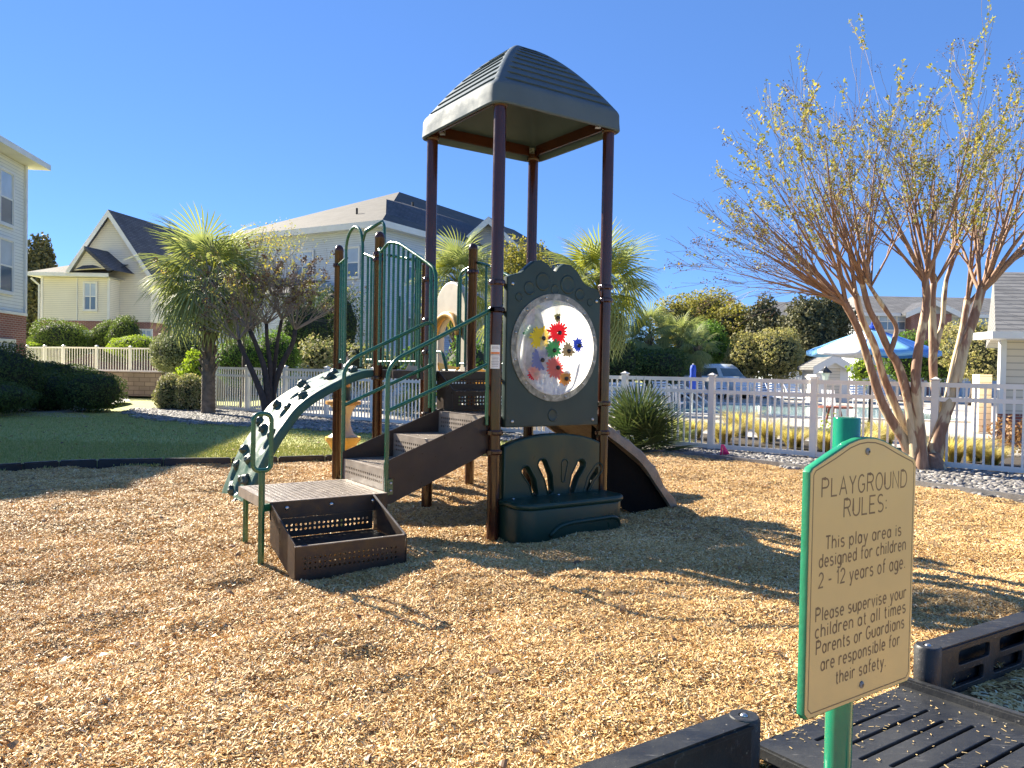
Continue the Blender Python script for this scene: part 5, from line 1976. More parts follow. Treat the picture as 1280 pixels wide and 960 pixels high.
def wallbox(p, z0, z1, name, mat, parent):
    vs = [Vector((q.x, q.y, z0)) for q in p] + [Vector((q.x, q.y, z1)) for q in p]
    n = len(p)
    return M().add(vs, [(i, (i + 1) % n, n + (i + 1) % n, n + i) for i in range(n)] + [tuple(range(n, 2 * n))]).build(name, mat, parent)


wallbox(p, 3.02, ze, 'wall', 'siding_left', BL)
pb = [c1 + n1 * 0.06 - bx * 0.06, c1 + bx * 9.2 + n1 * 0.06, c1 + bx * 9.2 + by * 12, c1 + by * 12 - bx * 0.06]
wallbox(pb, -0.1, 3.02, 'brick_base', 'red_brick', BL)
M().beam(c1 + n1 * 0.09 + Zv * 3.04, c1 + bx * 9.2 + n1 * 0.09 + Zv * 3.04, 0.08, 0.10).build('ledge', 'white_trim', BL)
M().beam(c1 + n1 * 0.02 + Zv * 3.1, c1 + n1 * 0.02 + Zv * ze, 0.14, 0.10, up=(0, 1, 0)).build('corner_board', 'white_trim', BL)
ov = 0.62
ro = [c1 + n1 * ov - bx * ov, c1 + bx * 9.2 + n1 * ov, c1 + bx * 9.2 + by * (12 + ov), c1 + by * (12 + ov) - bx * ov]
mb = M()
zt = ze + 0.02
rid = [c1 + by * 6 + bx * 6 + Zv * (ze + 3.2), c1 + by * 6 + bx * 9.2 + Zv * (ze + 3.2)]
vs = [Vector((q.x, q.y, zt + 0.2)) for q in ro] + rid
mb.add(vs, [(0, 1, 5, 4), (1, 2, 5), (2, 3, 4, 5), (3, 0, 4)])
mb.build('roof', 'shingles_grey', BL)
vs = [Vector((q.x, q.y, zt)) for q in ro] + [Vector((q.x, q.y, zt + 0.2)) for q in ro]
M().add(vs, [(3, 2, 1, 0), (0, 1, 5, 4), (1, 2, 6, 5), (2, 3, 7, 6), (3, 0, 4, 7)]).build('eave', 'white_trim', BL)
for z0 in (0.35, 3.75, 6.05):
    for x0 in (0.95, 4.2, 6.9):
        hgt = 1.75 if z0 > 1 else 1.05
        zz = z0 if z0 > 1 else 1.0
        window(BL, c1 + bx * (x0 + 1.7) + n1 * (0.01 if z0 > 3 else 0.07) + Zv * zz, -bx, 1.7, hgt, n1, 2, 2, 0.08, 'blind_glass')

# gabled house beyond the terrace
HG = thing('gabled_house', (-24.5, 48, 0.9), 'cream gabled house with small dormer gable behind round bushes', 'house')
gY = 48.3


def ap(px, py, Y=gY):
    return at(px, py, Y)


pk_ = ap(140.5, 265)
l_ = ap(84, 343)
hw = pk_.x - l_.x
rise = pk_.z - l_.z
gx0, gx1 = l_.x + 0.35, pk_.x + hw - 0.35
ridge = Vector((0.18, 1, 0)).normalized()
dd = 14


def gable(parent, x0, x1, y, z0, ze_, zp, depth, dirv, wall_mat, roof_mat, trim=0.35, oh=0.45, front_wall=True):
    xm = (x0 + x1) / 2
    a, b, c = Vector((x0, y, ze_)), Vector((x1, y, ze_)), Vector((xm, y, zp))
    D = dirv * depth
    vs = [Vector((x0, y, z0)), Vector((x1, y, z0)), b, c, a]
    vs2 = [v + D for v in vs]
    M().add(vs + vs2, [(0, 1, 2, 3, 4), (0, 4, 9, 5), (1, 6, 7, 2), (9, 8, 7, 6, 5)]).build('wall', wall_mat, parent)
    sl = (zp - ze_) / (xm - x0)
    th = 0.18
    L = Vector((x0 - trim, y, ze_ - trim * sl)) - dirv * oh
    Rr = Vector((x1 + trim, y, ze_ - trim * sl)) - dirv * oh
    C = Vector((xm, y, zp)) - dirv * oh
    D2 = dirv * (depth + oh)
    up = Vector((0, 0, th))
    r = M().add([L + up, C + up, Rr + up, L + up + D2, C + up + D2, Rr + up + D2, L, C, Rr, L + D2, C + D2, Rr + D2],
                [(0, 1, 4, 3), (1, 2, 5, 4), (6, 9, 10, 7), (7, 10, 11, 8), (0, 3, 9, 6), (2, 8, 11, 5)]).build('roof', roof_mat, parent)
    f = 0.02
    q = -dirv * f
    t2 = 0.26
    dn = Vector((0, 0, -t2))
    M().add([L + up + q, C + up + q, C + dn + up * 0 + q, L + dn + q, Rr + up + q, Rr + dn + q] + [v + dirv * 0.015 for v in (L + up + q, C + up + q, C + dn + q, L + dn + q, Rr + up + q, Rr + dn + q)],
            [(0, 1, 2, 3), (1, 4, 5, 2), (3, 2, 8, 9), (2, 5, 11, 8)]).build('bargeboard', 'white_trim', r)
    return r


gable(HG, gx0, gx1, gY, 3.95, l_.z + 0.25, pk_.z - 0.1, dd, ridge, 'siding_cream', 'shingles_dark', 0.35, 0.4)
wallbox([Vector((gx0 - 0.02, gY - 0.06, 0)), Vector((gx1, gY - 0.06, 0)), Vector((gx1, gY + 4, 0)), Vector((gx0, gY + 4, 0))], 0.8, 3.95, 'brick_base', 'red_brick', HG)
# projecting wing on the left
w0, w1 = ap(52.5, 400, 47).x, ap(135.5, 400, 47).x
zw = ap(90, 347, 47).z
wallbox([Vector((w0, 47, 0)), Vector((w1, 47, 0)), Vector((w1, 52, 0)), Vector((w0, 52, 0))], 3.90, zw, 'wall', 'siding_cream', HG)
wallbox([Vector((w0 - 0.05, 46.94, 0)), Vector((w1 + 0.05, 46.94, 0)), Vector((w1 + 0.05, 52, 0)), Vector((w0 - 0.05, 52, 0))], 0.8, 3.90, 'brick_base', 'red_brick', HG)
for x in (w0, w1, w0 + (w1 - w0) * 0.53):
    M().box((x, 46.98, (zw + 3.9) / 2), (0.14 if x != w0 + (w1 - w0) * 0.53 else 0.05, 0.06, zw - 3.9)).build('corner_board', 'white_trim', HG)
e0, e1 = w0 - 0.55, w1 + 0.3
zr = ap(88, 339, 47).z
mb = M().add([(e0, 46.4, zw + 0.02), (e1, 46.4, zw + 0.02), (e1, 52, zw + 0.02), (e0, 52, zw + 0.02), (e0, 46.4, zw + 0.24), (e1, 46.4, zw + 0.24)], [(0, 3, 2, 1), (0, 1, 5, 4)])
mb.build('eave', 'white_trim', HG)
M().add([(e0, 46.4, zw + 0.24), (e1, 46.4, zw + 0.24), (e1 + 0.3, 48.6, zw + 1.15), (e0 + 2.4, 48.6, zw + 1.15), (e0, 52, zw + 0.24), (e0, 46.4, zw + 0.02), (e0, 52, zw + 0.02)], [(0, 1, 2, 3), (0, 3, 4), (0, 4, 6, 5)]).build('roof', 'shingles_brown', HG)
# small dormer gable above the wing
dg = [ap(92.5, 338, 46.5), ap(135, 336, 46.5), ap(108.5, 313, 46.5)]
M().add([dg[0], dg[1], dg[2]] + [q + Vector((0.2, 2.2, 0)) for q in dg], [(0, 1, 2), (0, 2, 5, 3), (1, 4, 5, 2)]).build('dormer', 'siding_cream', HG)
M().add([dg[1] + Vector((0.4, -0.3, -0.1)), dg[2] + Vector((0, -0.3, 0.22)), dg[2] + Vector((0, -0.3, 0.02)), dg[1] + Vector((0.15, -0.3, -0.18))] + [q + Vector((0.4, 2.5, 0)) for q in (dg[1] + Vector((0.4, -0.3, -0.1)), dg[2] + Vector((0, -0.3, 0.22)))], [(0, 1, 2, 3), (0, 4, 5, 1)]).build('dormer_roof', 'shingles_dark', HG)
M().add([dg[0] + Vector((-0.35, -0.3, -0.1)), dg[2] + Vector((0, -0.3, 0.22)), dg[2] + Vector((0, -0.3, 0.0)), dg[0] + Vector((-0.15, -0.3, -0.2))] + [q + Vector((0.2, 2.5, 0)) for q in (dg[0] + Vector((-0.35, -0.3, -0.1)), dg[2] + Vector((0, -0.3, 0.22)))], [(3, 2, 1, 0), (0, 1, 5, 4)]).build('dormer_roof', 'white_trim', HG)
M().add([dg[0] + Vector((0.2, -0.35, 0.02)), dg[1] + Vector((-0.2, -0.35, 0.02)), (dg[0] + dg[1]) / 2 + Vector((-0.3, 0.2, 0.4))], [(0, 1, 2)]).build('dormer_roof', 'shingles_dark', HG)
wa, wb = ap(106, 387, 46.99), ap(120.5, 354, 46.99)
window(HG, (wa.x, 46.98, wa.z), (1, 0, 0), wb.x - wa.x, wb.z - wa.z, (0, -1, 0), 2, 2, 0.09)
wa, wb = ap(105.5, 440, 46.9), ap(119, 415, 46.9)
window(HG, (wa.x, 46.92, wa.z), (1, 0, 0), wb.x - wa.x, wb.z - wa.z, (0, -1, 0), 2, 1, 0.09)
wa, wb = ap(176, 440, 48.2), ap(189, 413, 48.2)
window(HG, (wa.x, 48.22, wa.z), (1, 0, 0), wb.x - wa.x, wb.z - wa.z, (0, -1, 0), 2, 2, 0.09)
M().tube([(w0 - 0.1, 46.85, 0.9), (w0 - 0.1, 46.85, zw - 0.5), (w0 - 0.45, 46.6, zw - 0.1)], 0.06, 8).build('downspout', 'white_trim', HG)

# big apartment block in the middle
E = at(478, 277, 38)
E0 = Vector((E.x, E.y, 0))
rdv = Vector((0.506, 0.863, 0)).normalized()
ldv = Vector((-0.863, 0.506, 0))
BM = thing('apartment_building', tuple(E0), 'large pale apartment block with hipped brown roof behind the play structure', 'building')
ze = E.z
Wd, Ld = 12.0, 26.0
i_ = 0.55
p = [E0 + ldv * i_ + rdv * i_, E0 + ldv * (Wd - i_) + rdv * i_, E0 + ldv * (Wd - i_) + rdv * Ld, E0 + ldv * i_ + rdv * Ld]
wallbox(p, -0.1, ze - 0.05, 'wall', 'siding_pale', BM)
ap_ = E0 + ldv * 6 + rdv * 8.7
hz = at(505, 240, ap_.y).z
c = [E0, E0 + ldv * Wd, E0 + ldv * Wd + rdv * Ld, E0 + rdv * Ld]
vs = [q + Zv * (ze + 0.1) for q in c] + [ap_ + Zv * hz, E0 + ldv * 6 + rdv * (Ld - 3) + Zv * hz]
rf = M().add(vs, [(0, 1, 4), (1, 2, 5, 4), (2, 3, 5), (3, 0, 4, 5)]).build('roof', 'shingles_brown', BM)
vs = [q + Zv * (ze - 0.22) for q in c] + [q + Zv * (ze + 0.1) for q in c]
M().add(vs, [(3, 2, 1, 0), (0, 1, 5, 4), (1, 2, 6, 5), (2, 3, 7, 6), (3, 0, 4, 7)]).build('eave', 'white_trim', BM)
# raised cross hip; shade of the right-hand slope painted in by darker shingles
M().add([E0 + ldv * 0.3 + rdv * 0.6 + Zv * (ze + 0.16), at(483, 249, 42.5), at(505, 254, 44.5), at(585, 279, 50), E0 + rdv * 14 + Zv * (ze + 0.16)], [(0, 1, 2, 3, 4)]).build('roof_slope', 'shingles_dark', rf)
for px, py, Y in ((446, 266, 42), (516, 258, 46)):
    q = at(px, py, Y)
    M().tube([q - Zv * 0.6, q + Zv * 0.25], 0.06, 8).build('vent_pipe', 'tyre', rf)
for k, (x0, z0) in enumerate(((1.4, 6.0), (4.6, 6.0), (8.0, 6.0), (1.4, 3.3), (4.6, 3.3), (8.0, 3.3))):
    window(BM, E0 + rdv * (i_ - 0.03) + ldv * (x0 + i_ + 1.5) + Zv * z0, -ldv, 1.5, 1.5, -rdv, 2, 2, 0.08)
for k, (x0, z0) in enumerate(((2.0, 6.0), (5.6, 6.0), (9.5, 6.0), (2.0, 3.3), (5.6, 3.3), (9.5, 3.3), (2.0, 0.8), (5.6, 0.8))):
    window(BM, E0 + ldv * (i_ - 0.03) + rdv * (x0 + i_) + Zv * z0, rdv, 1.5, 1.5, -ldv, 2, 2, 0.08)
# lower wing roof on the left face
M().add([E0 + ldv * 3.2 - rdv * 0.2 + Zv * 5.75, E0 + ldv * 12.5 - rdv * 0.2 + Zv * 6.6, E0 + ldv * 12.5 - rdv * 3 + Zv * 4.9, E0 + ldv * 3.2 - rdv * 3 + Zv * 4.9], [(0, 1, 2, 3)]).build('porch_roof', 'shingles_dark', BM)
wallbox([E0 + ldv * 3.4 - rdv * 2.8, E0 + ldv * 12.3 - rdv * 2.8, E0 + ldv * 12.3 + rdv * 0.5, E0 + ldv * 3.4 + rdv * 0.5], -0.1, 4.88, 'porch_wall', 'siding_pale', BM)
# gabled wing to the right of it
BW = thing('gabled_wing', (-2.2, 46, 0), 'pale grey gabled wing right of the large apartment block', 'building')
g0, g1 = at(566, 312, 46), at(660, 312, 46)
gp = at(612, 275, 46)
gable(BW, g0.x + 0.3, g1.x - 0.3, 46.3, 0, g0.z, gp.z, 10, Vector((0.3, 1, 0)).normalized(), 'siding_grey', 'shingles_brown', 0.4, 0.5)
for x0 in (0.6, 2.4):
    window(BW, (g0.x + x0, 46.27, 5.2), (1, 0, 0), 1.1, 1.5, (0, -1, 0), 2, 2, 0.08)

# small white building seen between the right tower post and the palms
BS = thing('white_house', (8.0, 52, 0), 'white house with small window just right of the tower post', 'house')
q0, q1 = at(742, 445, 52), at(781, 404, 52)
wallbox([Vector((q0.x - 3, 52, 0)), Vector((q1.x, 52, 0)), Vector((q1.x, 58, 0)), Vector((q0.x - 3, 58, 0))], -0.1, q1.z + 0.3, 'wall', 'siding_pale', BS)
wa, wb = at(767, 424, 52), at(775, 413, 52)
window(BS, (wa.x, 51.97, wa.z), (1, 0, 0), wb.x - wa.x, wb.z - wa.z, (0, -1, 0), 2, 1, 0.08)
gable(BS, q0.x - 3, q1.x, 51.9, q1.z + 0.25, q1.z + 0.3, q1.z + 0.9, 6, Vector((0, 1, 0)), 'siding_pale', 'shingles_grey', 0.2, 0.2)

# far apartment row on the right
BR = thing('apartment_row', (24, 62, 0), 'far apartment row with long grey roof behind the right tree', 'building')
x0, x1 = at(1075, 400, 62).x, at(1245, 400, 62).x + 6
z_e, z_r = at(1140, 393, 62).z, at(1140, 371, 66).z
wallbox([Vector((x0, 62, 0)), Vector((x1, 62, 0)), Vector((x1, 72, 0)), Vector((x0, 72, 0))], -0.1, z_e, 'wall', 'siding_pale', BR)
M().add([(x0 - .6, 61.3, z_e), (x1 + .6, 61.3, z_e), (x1 - 2, 66, z_r), (x0 + 1.2, 66, z_r), (x0 - .6, 72.5, z_e), (x1 + .6, 72.5, z_e)], [(0, 1, 2, 3), (0, 3, 4), (3, 2, 5, 4), (1, 5, 2)]).build('roof', 'shingles_grey', BR)
M().box(((x0 + x1) / 2, 61.3, z_e - 0.1), (x1 - x0 + 1.2, 0.12, 0.26)).build('eave', 'white_trim', BR)
b0, b1 = at(1136, 400, 61.4).x, at(1186, 400, 61.4).x
wallbox([Vector((b0, 61, 0)), Vector((b1, 61, 0)), Vector((b1, 62.2, 0)), Vector((b0, 62.2, 0))], 0, at(1150, 391, 61).z, 'brick_bay', 'red_brick', BR)
gable(BR, b0 - 0.2, b1 + 0.2, 60.9, at(1150, 392, 61).z, at(1150, 391, 61).z, at(1160, 378, 61).z, 4, Vector((0, 1, 0)), 'siding_grey', 'shingles_dark', 0.5, 0.4)
for px in (1098, 1120, 1200, 1220):
    wa = at(px, 412, 62)
    window(BR, (wa.x, 61.97, wa.z), (1, 0, 0), 1.4, 1.3, (0, -1, 0), 2, 2, 0.08)
BQ = thing('apartment_row', (20, 78, 0), 'far grey roofed building above the dark trees, left of the right tree', 'building')
x0, x1 = at(968, 385, 78).x, at(1085, 385, 78).x
z_e, z_r = at(1020, 400, 78).z, at(1020, 376, 82).z
wallbox([Vector((x0, 78, 0)), Vector((x1, 78, 0)), Vector((x1, 90, 0)), Vector((x0, 90, 0))], -0.1, z_e, 'wall', 'siding_pale', BQ)
M().add([(x0 - .6, 77.3, z_e), (x1 + .6, 77.3, z_e), (x1 - 1, 84, z_r), (x0 + 1.2, 84, z_r), (x0 - .6, 90.5, z_e), (x1 + .6, 90.5, z_e)], [(0, 1, 2, 3), (0, 3, 4), (3, 2, 5, 4), (1, 5, 2)]).build('roof', 'shingles_grey', BQ)

# clubhouse corner at the right edge
CH = thing('clubhouse', (11.5, 18, 0), 'tan sided clubhouse with brick base and grey roof at the right edge', 'building')
qc = at(1247, 520, 18)
zE = at(1240, 424, 18).z
pc_ = [Vector((qc.x, 18, 0)), Vector((qc.x + 9, 17, 0)), Vector((qc.x + 14, 25, 0)), Vector((qc.x + 5.6, 26, 0))]
zbk = at(1247, 517, 18).z
wallbox(pc_, zbk, zE, 'wall', 'siding_club', CH)
wallbox([q + Vector((-0.05, -0.06, 0)) for q in pc_[:2]] + pc_[2:], -0.1, zbk, 'brick_base', 'red_brick', CH)
M().box((qc.x + 0.04, 17.96, (zbk + zE) / 2), (0.14, 0.10, zE - zbk)).build('corner_board', 'white_trim', CH)
M().box((qc.x + 4.4, 17.1, zE + 0.06), (10.1, 0.9, 0.16), Matrix.Rotation(-0.11, 3, 'Z')).build('eave', 'white_trim', CH)
ro_ = [Vector((qc.x - 0.55, 17.3, zE + 0.14)), Vector((qc.x + 10, 16.2, zE + 0.14)), Vector((qc.x + 15, 26, zE + 0.14)), Vector((qc.x + 5.2, 27, zE + 0.14))]
zR = at(1240, 340, 21.8).z
xR = at(1243, 318, 21.8).x
M().add(ro_ + [Vector((xR, 21.8, zR)), Vector((qc.x + 9.5, 21.2, zR))], [(0, 1, 5, 4), (1, 2, 5), (2, 3, 4, 5), (3, 0, 4), (3, 2, 1, 0)]).build('roof', 'shingles_grey', CH)
q = at(1226, 530, 20)
M().box((q.x, 20, 0.75), (0.32, 0.32, 1.5)).build('pillar', 'siding_club', CH)

# white pool hut
PH = thing('pool_hut', (16, 41, 0), 'small white hut with low hipped roof beyond the pool', 'hut')
x0, x1 = at(1020, 480, 41).x, at(1060, 480, 41).x
z_e, z_r = at(1040, 459, 41).z, at(1040, 448, 42).z
wallbox([Vector((x0, 41, 0)), Vector((x1, 41, 0)), Vector((x1, 43, 0)), Vector((x0, 43, 0))], -0.1, z_e, 'wall', 'white_trim', PH)
gable(PH, x0, x1, 40.95, z_e - 0.05, z_e, z_r, 2.0, Vector((0, 1, 0)), 'white_trim', 'shingles_grey', 0.3, 0.3)
M().box(((x0 + x1) / 2, 40.98, 1.0), (0.8, 0.05, 2.0)).build('door', 'siding_club', PH)


# ================================================================= pool furniture
def umbrella():
    Y = 19.0
    ap0 = at(1090, 411, Y)
    c = Vector((ap0.x, Y, 0))
    zt = ap0.z
    zr = at(1085, 439, Y).z
    R = (at(1160, 440, Y).x - at(1006, 436, Y).x) / 2
    t = thing('patio_umbrella', (c.x, c.y, 0), 'open blue and white patio umbrella beside the pool', 'umbrella')
    for k in range(8):
        a0_, a1_ = 2 * math.pi * k / 8 + 0.25, 2 * math.pi * (k + 1) / 8 + 0.25
        vs, fs = [], []
        n, m_ = 8, 6
        for i in range(n + 1):
            f = i / n
            for j in range(m_ + 1):
                g = j / m_
                e0 = Vector((math.cos(a0_), math.sin(a0_), 0))
                e1 = Vector((math.cos(a1_), math.sin(a1_), 0))
                d = e0 * (1 - g) + e1 * g
                sag = 0.05 * math.sin(math.pi * g) * f
                vs.append(c + d * R * f + Zv * (zt - (zt - zr) * (f ** 1.12) - sag))
        m2 = m_ + 1
        fs = [(i * m2 + j, i * m2 + j + 1, (i + 1) * m2 + j + 1, (i + 1) * m2 + j) for i in range(n) for j in range(m_)]
        # hanging valance
        nv = len(vs)
        for j in range(m2):
            vs.append(vs[n * m2 + j] - Zv * 0.10)
        fs += [(n * m2 + j, n * m2 + j + 1, nv + j + 1, nv + j) for j in range(m_)]
        o = M().add(vs, fs).build('canopy_panel', ('umbrella_white', 'umbrella_blue', 'umbrella_sky')[(1, 0, 2, 2, 0, 2, 1, 1)[k]], t, smooth=True)
        sd = o.modifiers.new('thick', 'SOLIDIFY')
        sd.thickness = 0.006
        e0 = Vector((math.cos(a0_), math.sin(a0_), 0))
        M().tube([c + Zv * (zt - 0.05), c + e0 * R * 0.98 + Zv * (zr + 0.0)], 0.010, 6).build('rib', 'lamp_metal', t)
    M().tube([c - Zv * 0.1, c + Zv * (zt + 0.04)], 0.028, 10).build('pole', 'lamp_metal', t, smooth=True)
    M().lathe([(0.25, 0.0), (0.25, 0.06), (0.05, 0.09), (0.05, 0.3)], c, 20).build('base', 'lamp_metal', t)
    M().lathe([(0.16, 0), (0.10, 0.06), (0.02, 0.10), (0.025, 0.14), (0.002, 0.17)], c + Zv * zt, 16).build('finial', 'furled_blue', t)


umbrella()
fc = at(866, 480, 27)
t = thing('furled_umbrella', (fc.x, fc.y, 0), 'furled bright blue umbrella standing by the pool', 'umbrella')
zt = at(866, 456, 27).z
M().lathe([(0.05, 0.75), (0.12, 0.85), (0.13, 1.2), (0.10, zt - 0.35), (0.11, zt - 0.15), (0.08, zt - 0.02), (0.02, zt)], (fc.x, fc.y, 0), 14).build('canopy', 'furled_blue', t, smooth=True)
M().tube([(fc.x, fc.y, -0.05), (fc.x, fc.y, zt + 0.05)], 0.025, 8).build('pole', 'white_trim', t)


def lounger(x, y, rz, label):
    t = thing('lounge_chair', (x, y, 0), label, 'lounge chair', 'white lounge chairs round the pool')
    R = Matrix.Rotation(rz, 3, 'Z')
    o = Vector((x, y, 0))

    def L(a, b, c):
        return o + R @ Vector((a, b, c))
    w = 0.33
    for s_ in (-w, w):
        M().tube([L(s_, -0.95, 0.36), L(s_, 0.25, 0.36), L(s_, 0.85, 0.98)], 0.022, 6).build('frame', 'lounge_white', t)
    for (a, b) in ((-w, -0.8), (w, -0.8), (-w, 0.3), (w, 0.3)):
        M().tube([L(a, b, -0.02), L(a, b, 0.36)], 0.02, 6).build('leg', 'lounge_white', t)
    for i in range(8):
        b = -0.9 + i * 0.145
        M().beam(L(-w, b, 0.375), L(w, b, 0.375), 0.12, 0.008).build('strap', 'lounge_white', t)
    for i in range(5):
        f = 0.12 + i * 0.19
        b, c = 0.25 + 0.6 * f, 0.37 + 0.62 * f
        M().beam(L(-w, b, c), L(w, b, c), 0.11, 0.012, up=R @ Vector((0, -0.7, 0.7))).build('strap', 'lounge_white', t)


def chair_white(x, y, rz, label):
    t = thing('patio_chair', (x, y, 0), label, 'chair', 'white patio chairs beside the pool')
    R = Matrix.Rotation(rz, 3, 'Z')
    o = Vector((x, y, 0))

    def L(a, b, c):
        return o + R @ Vector((a, b, c))
    M().box(L(0, 0, 0.42), (0.5, 0.5, 0.05), R).build('seat', 'lounge_white', t)
    for i in range(5):
        M().beam(L(-0.22 + i * 0.11, 0.26, 0.45), L(-0.22 + i * 0.11, 0.34, 0.95), 0.07, 0.02).build('slat', 'lounge_white', t)
    for (a, b) in ((-.24, -.22), (.24, -.22), (-.24, .24), (.24, .24)):
        M().tube([L(a, b, -0.02), L(a, b, 0.42)], 0.022, 6).build('leg', 'lounge_white', t)


for i, (px, Y, rz) in enumerate(((775, 30, 0.2), (790, 33, 0.1), (808, 31, 0.3), (830, 36, 0.1), (852, 38, 0.0), (880, 39, 0.2), (905, 39.5, 0.1), (930, 39, -0.2), (955, 37, 0.0), (975, 35.5, 0.1), (1000, 35, 0.2), (1080, 34, 0.0), (1110, 35, 0.2))):
    q = at(px, 480, Y)
    wh = ('far left end of the row, behind the palmetto', 'second from the left, behind the fence', 'third from the left, behind the fence', 'fourth from the left, left of the furled umbrella', 'just left of the furled blue umbrella', 'just right of the furled blue umbrella', 'second to the right of the furled umbrella', 'third to the right of the furled umbrella', 'fourth to the right of the furled umbrella', 'left of the black street lamp', 'nearest to the black street lamp on its left', 'under the patio umbrella, left one', 'under the patio umbrella, right one')[i]
    lounger(q.x, Y, rz, 'white strap lounge chair ' + wh)
for i, (px, Y, rz) in enumerate(((845, 25, 2.6), (1045, 24, 2.0))):
    q = at(px, 480, Y)
    chair_white(q.x, Y, rz, ('white patio chair by the pool near the furled umbrella', 'white patio chair by the pool near the street lamp')[i])
# red chair and planter glimpsed behind the sign post
q = at(1042, 536, 17.5)
t = thing('patio_table', (q.x, 17.5, 0), 'small wooden patio table behind the fence near the sign', 'table')
M().lathe([(0.4, 0.66), (0.4, 0.70)], (q.x, 17.5, 0), 20).build('tabletop', 'wood_table', t)
for a in range(3):
    e = Vector((math.cos(a * 2.1), math.sin(a * 2.1), 0)) * 0.3
    M().tube([Vector((q.x, 17.5, -0.03)) + e, Vector((q.x, 17.5, 0.67)) + e * 0.4], 0.025, 6).build('leg', 'wood_table', t)
# pool ladder rails
q = at(862, 505, 28.5)
t = thing('pool_rail', (q.x, 28.5, 0), 'white sloping handrail at the pool steps', 'handrail')
for dx in (0, 0.5):
    M().tube([(q.x - 0.9 + dx, 29.5, -0.02), (q.x - 0.9 + dx, 29.5, 0.9), (q.x - 0.6 + dx, 29.3, 0.95), (q.x + 0.6 + dx, 28.2, 0.0)], 0.03, 8).build('rail', 'lounge_white', t)
# street lamp
q = at(1031, 500, 30)
t = thing('street_lamp', (q.x, 30, 0), 'black lantern lamp post behind the fence beside the white hut', 'lamp')
zt = at(1031, 458, 30).z
M().lathe([(0.10, -0.05), (0.10, 0.2), (0.05, 0.3), (0.04, zt - 0.55)], (q.x, 30, 0), 12).build('pole', 'lamp_metal', t, smooth=True)
M().lathe([(0.10, 0), (0.17, 0.28), (0.17, 0.30)], (q.x, 30, zt - 0.55), 6).build('lantern', 'lamp_glass', t)
M().lathe([(0.26, 0), (0.24, 0.04), (0.06, 0.2), (0.02, 0.26)], (q.x, 30, zt - 0.25), 8).build('cap', 'lamp_metal', t)


# parked vehicles beyond the pool
def car(px0, px1, ptop, Y, mat, label):
    a, b = at(px0, 470, Y), at(px1, 470, Y)
    w = b.x - a.x
    H = at((px0 + px1) / 2, ptop, Y).z
    c = Vector(((a.x + b.x) / 2, Y, 0))
    t = thing('parked_car', (c.x, Y, 0), label, 'car')
    R = Matrix.Rotation(0.45, 3, 'Z')

    def ring(z, hx, hy, yo=0):
        return [c + R @ Vector(q) for q in ((-hx, -hy + yo, z), (hx, -hy + yo, z), (hx, hy + yo, z), (-hx, hy + yo, z))]
    k = w / 2.35
    secs = [(0.30, .90, 2.25, 0), (0.75, .95, 2.35, 0), (H * 0.58, .93, 2.30, 0), (H * 0.62, .88, 1.75, .35), (H * 0.90, .72, 1.35, .45), (H, .60, 1.10, .5)]
    vs = []
    for z, hx, hy, yo in secs:
        vs += ring(z, hx * k, hy * k, yo)
    fs = [(i * 4 + j, i * 4 + (j + 1) % 4, (i + 1) * 4 + (j + 1) % 4, (i + 1) * 4 + j) for i in range(len(secs) - 1) for j in range(4)] + [(3, 2, 1, 0), tuple(range(4 * len(secs) - 4, 4 * len(secs)))]
    M().add(vs, fs).build('body', mat, t, bevel=0.06, smooth=True)
    g = M()
    z0, z1 = H * 0.645, H * 0.875
    f0, f1 = 0.1, 0.9

    def lerp(z):
        f = (z - H * 0.62) / (H * 0.28)
        return .88 + (.72 - .88) * f, 1.75 + (1.35 - 1.75) * f, .35 + .10 * f
    lo, hi = ring(z0, (lerp(z0)[0] + .015) * k, (lerp(z0)[1] + .015) * k, lerp(z0)[2]), ring(z1, (lerp(z1)[0] + .015) * k, (lerp(z1)[1] + .015) * k, lerp(z1)[2])
    for j, nm in enumerate(('windscreen', 'side_window', 'rear_window', 'side_window')):
        a_, b_, c2, d_ = lo[j], lo[(j + 1) % 4], hi[(j + 1) % 4], hi[j]
        u0, u1 = 0.07, 0.93
        q = [a_.lerp(b_, u0), a_.lerp(b_, u1), d_.lerp(c2, u1), d_.lerp(c2, u0)]
        M().add(q + [v_ - (a_ + c2 - c * 2).normalized() * 0 + Vector((0, 0, -0.01)) for v_ in q], [(0, 1, 2, 3)]).build(nm, 'dark_glass', t)
    for sx in (-1, 1):
        for sy in (-1.4, 1.4):
            q = c + R @ Vector((sx * 0.86 * k, sy * k, 0.34))
            ax = R @ Vector((sx, 0, 0))
            wv = M().lathe([(0.34, -0.1), (0.34, 0.1)], q, 18, ax).build('wheel', 'tyre', t)
            M().lathe([(0.2, 0), (0.18, 0.115)], q, 12, ax).build('rim', 'car_silver', wv)
        q = c + R @ Vector((sx * 0.68 * k, -2.36 * k, 0.78))
        M().box(q, (0.32 * k, 0.05, 0.16), R).build('headlight', 'lamp_glass', t)
    return t


car(872, 922, 455, 44, 'car_paint', 'pale blue grey van seen over the fence behind the pool')
car(816, 848, 460.5, 44.5, 'car_silver', 'silver car roof seen over the fence below the palms')

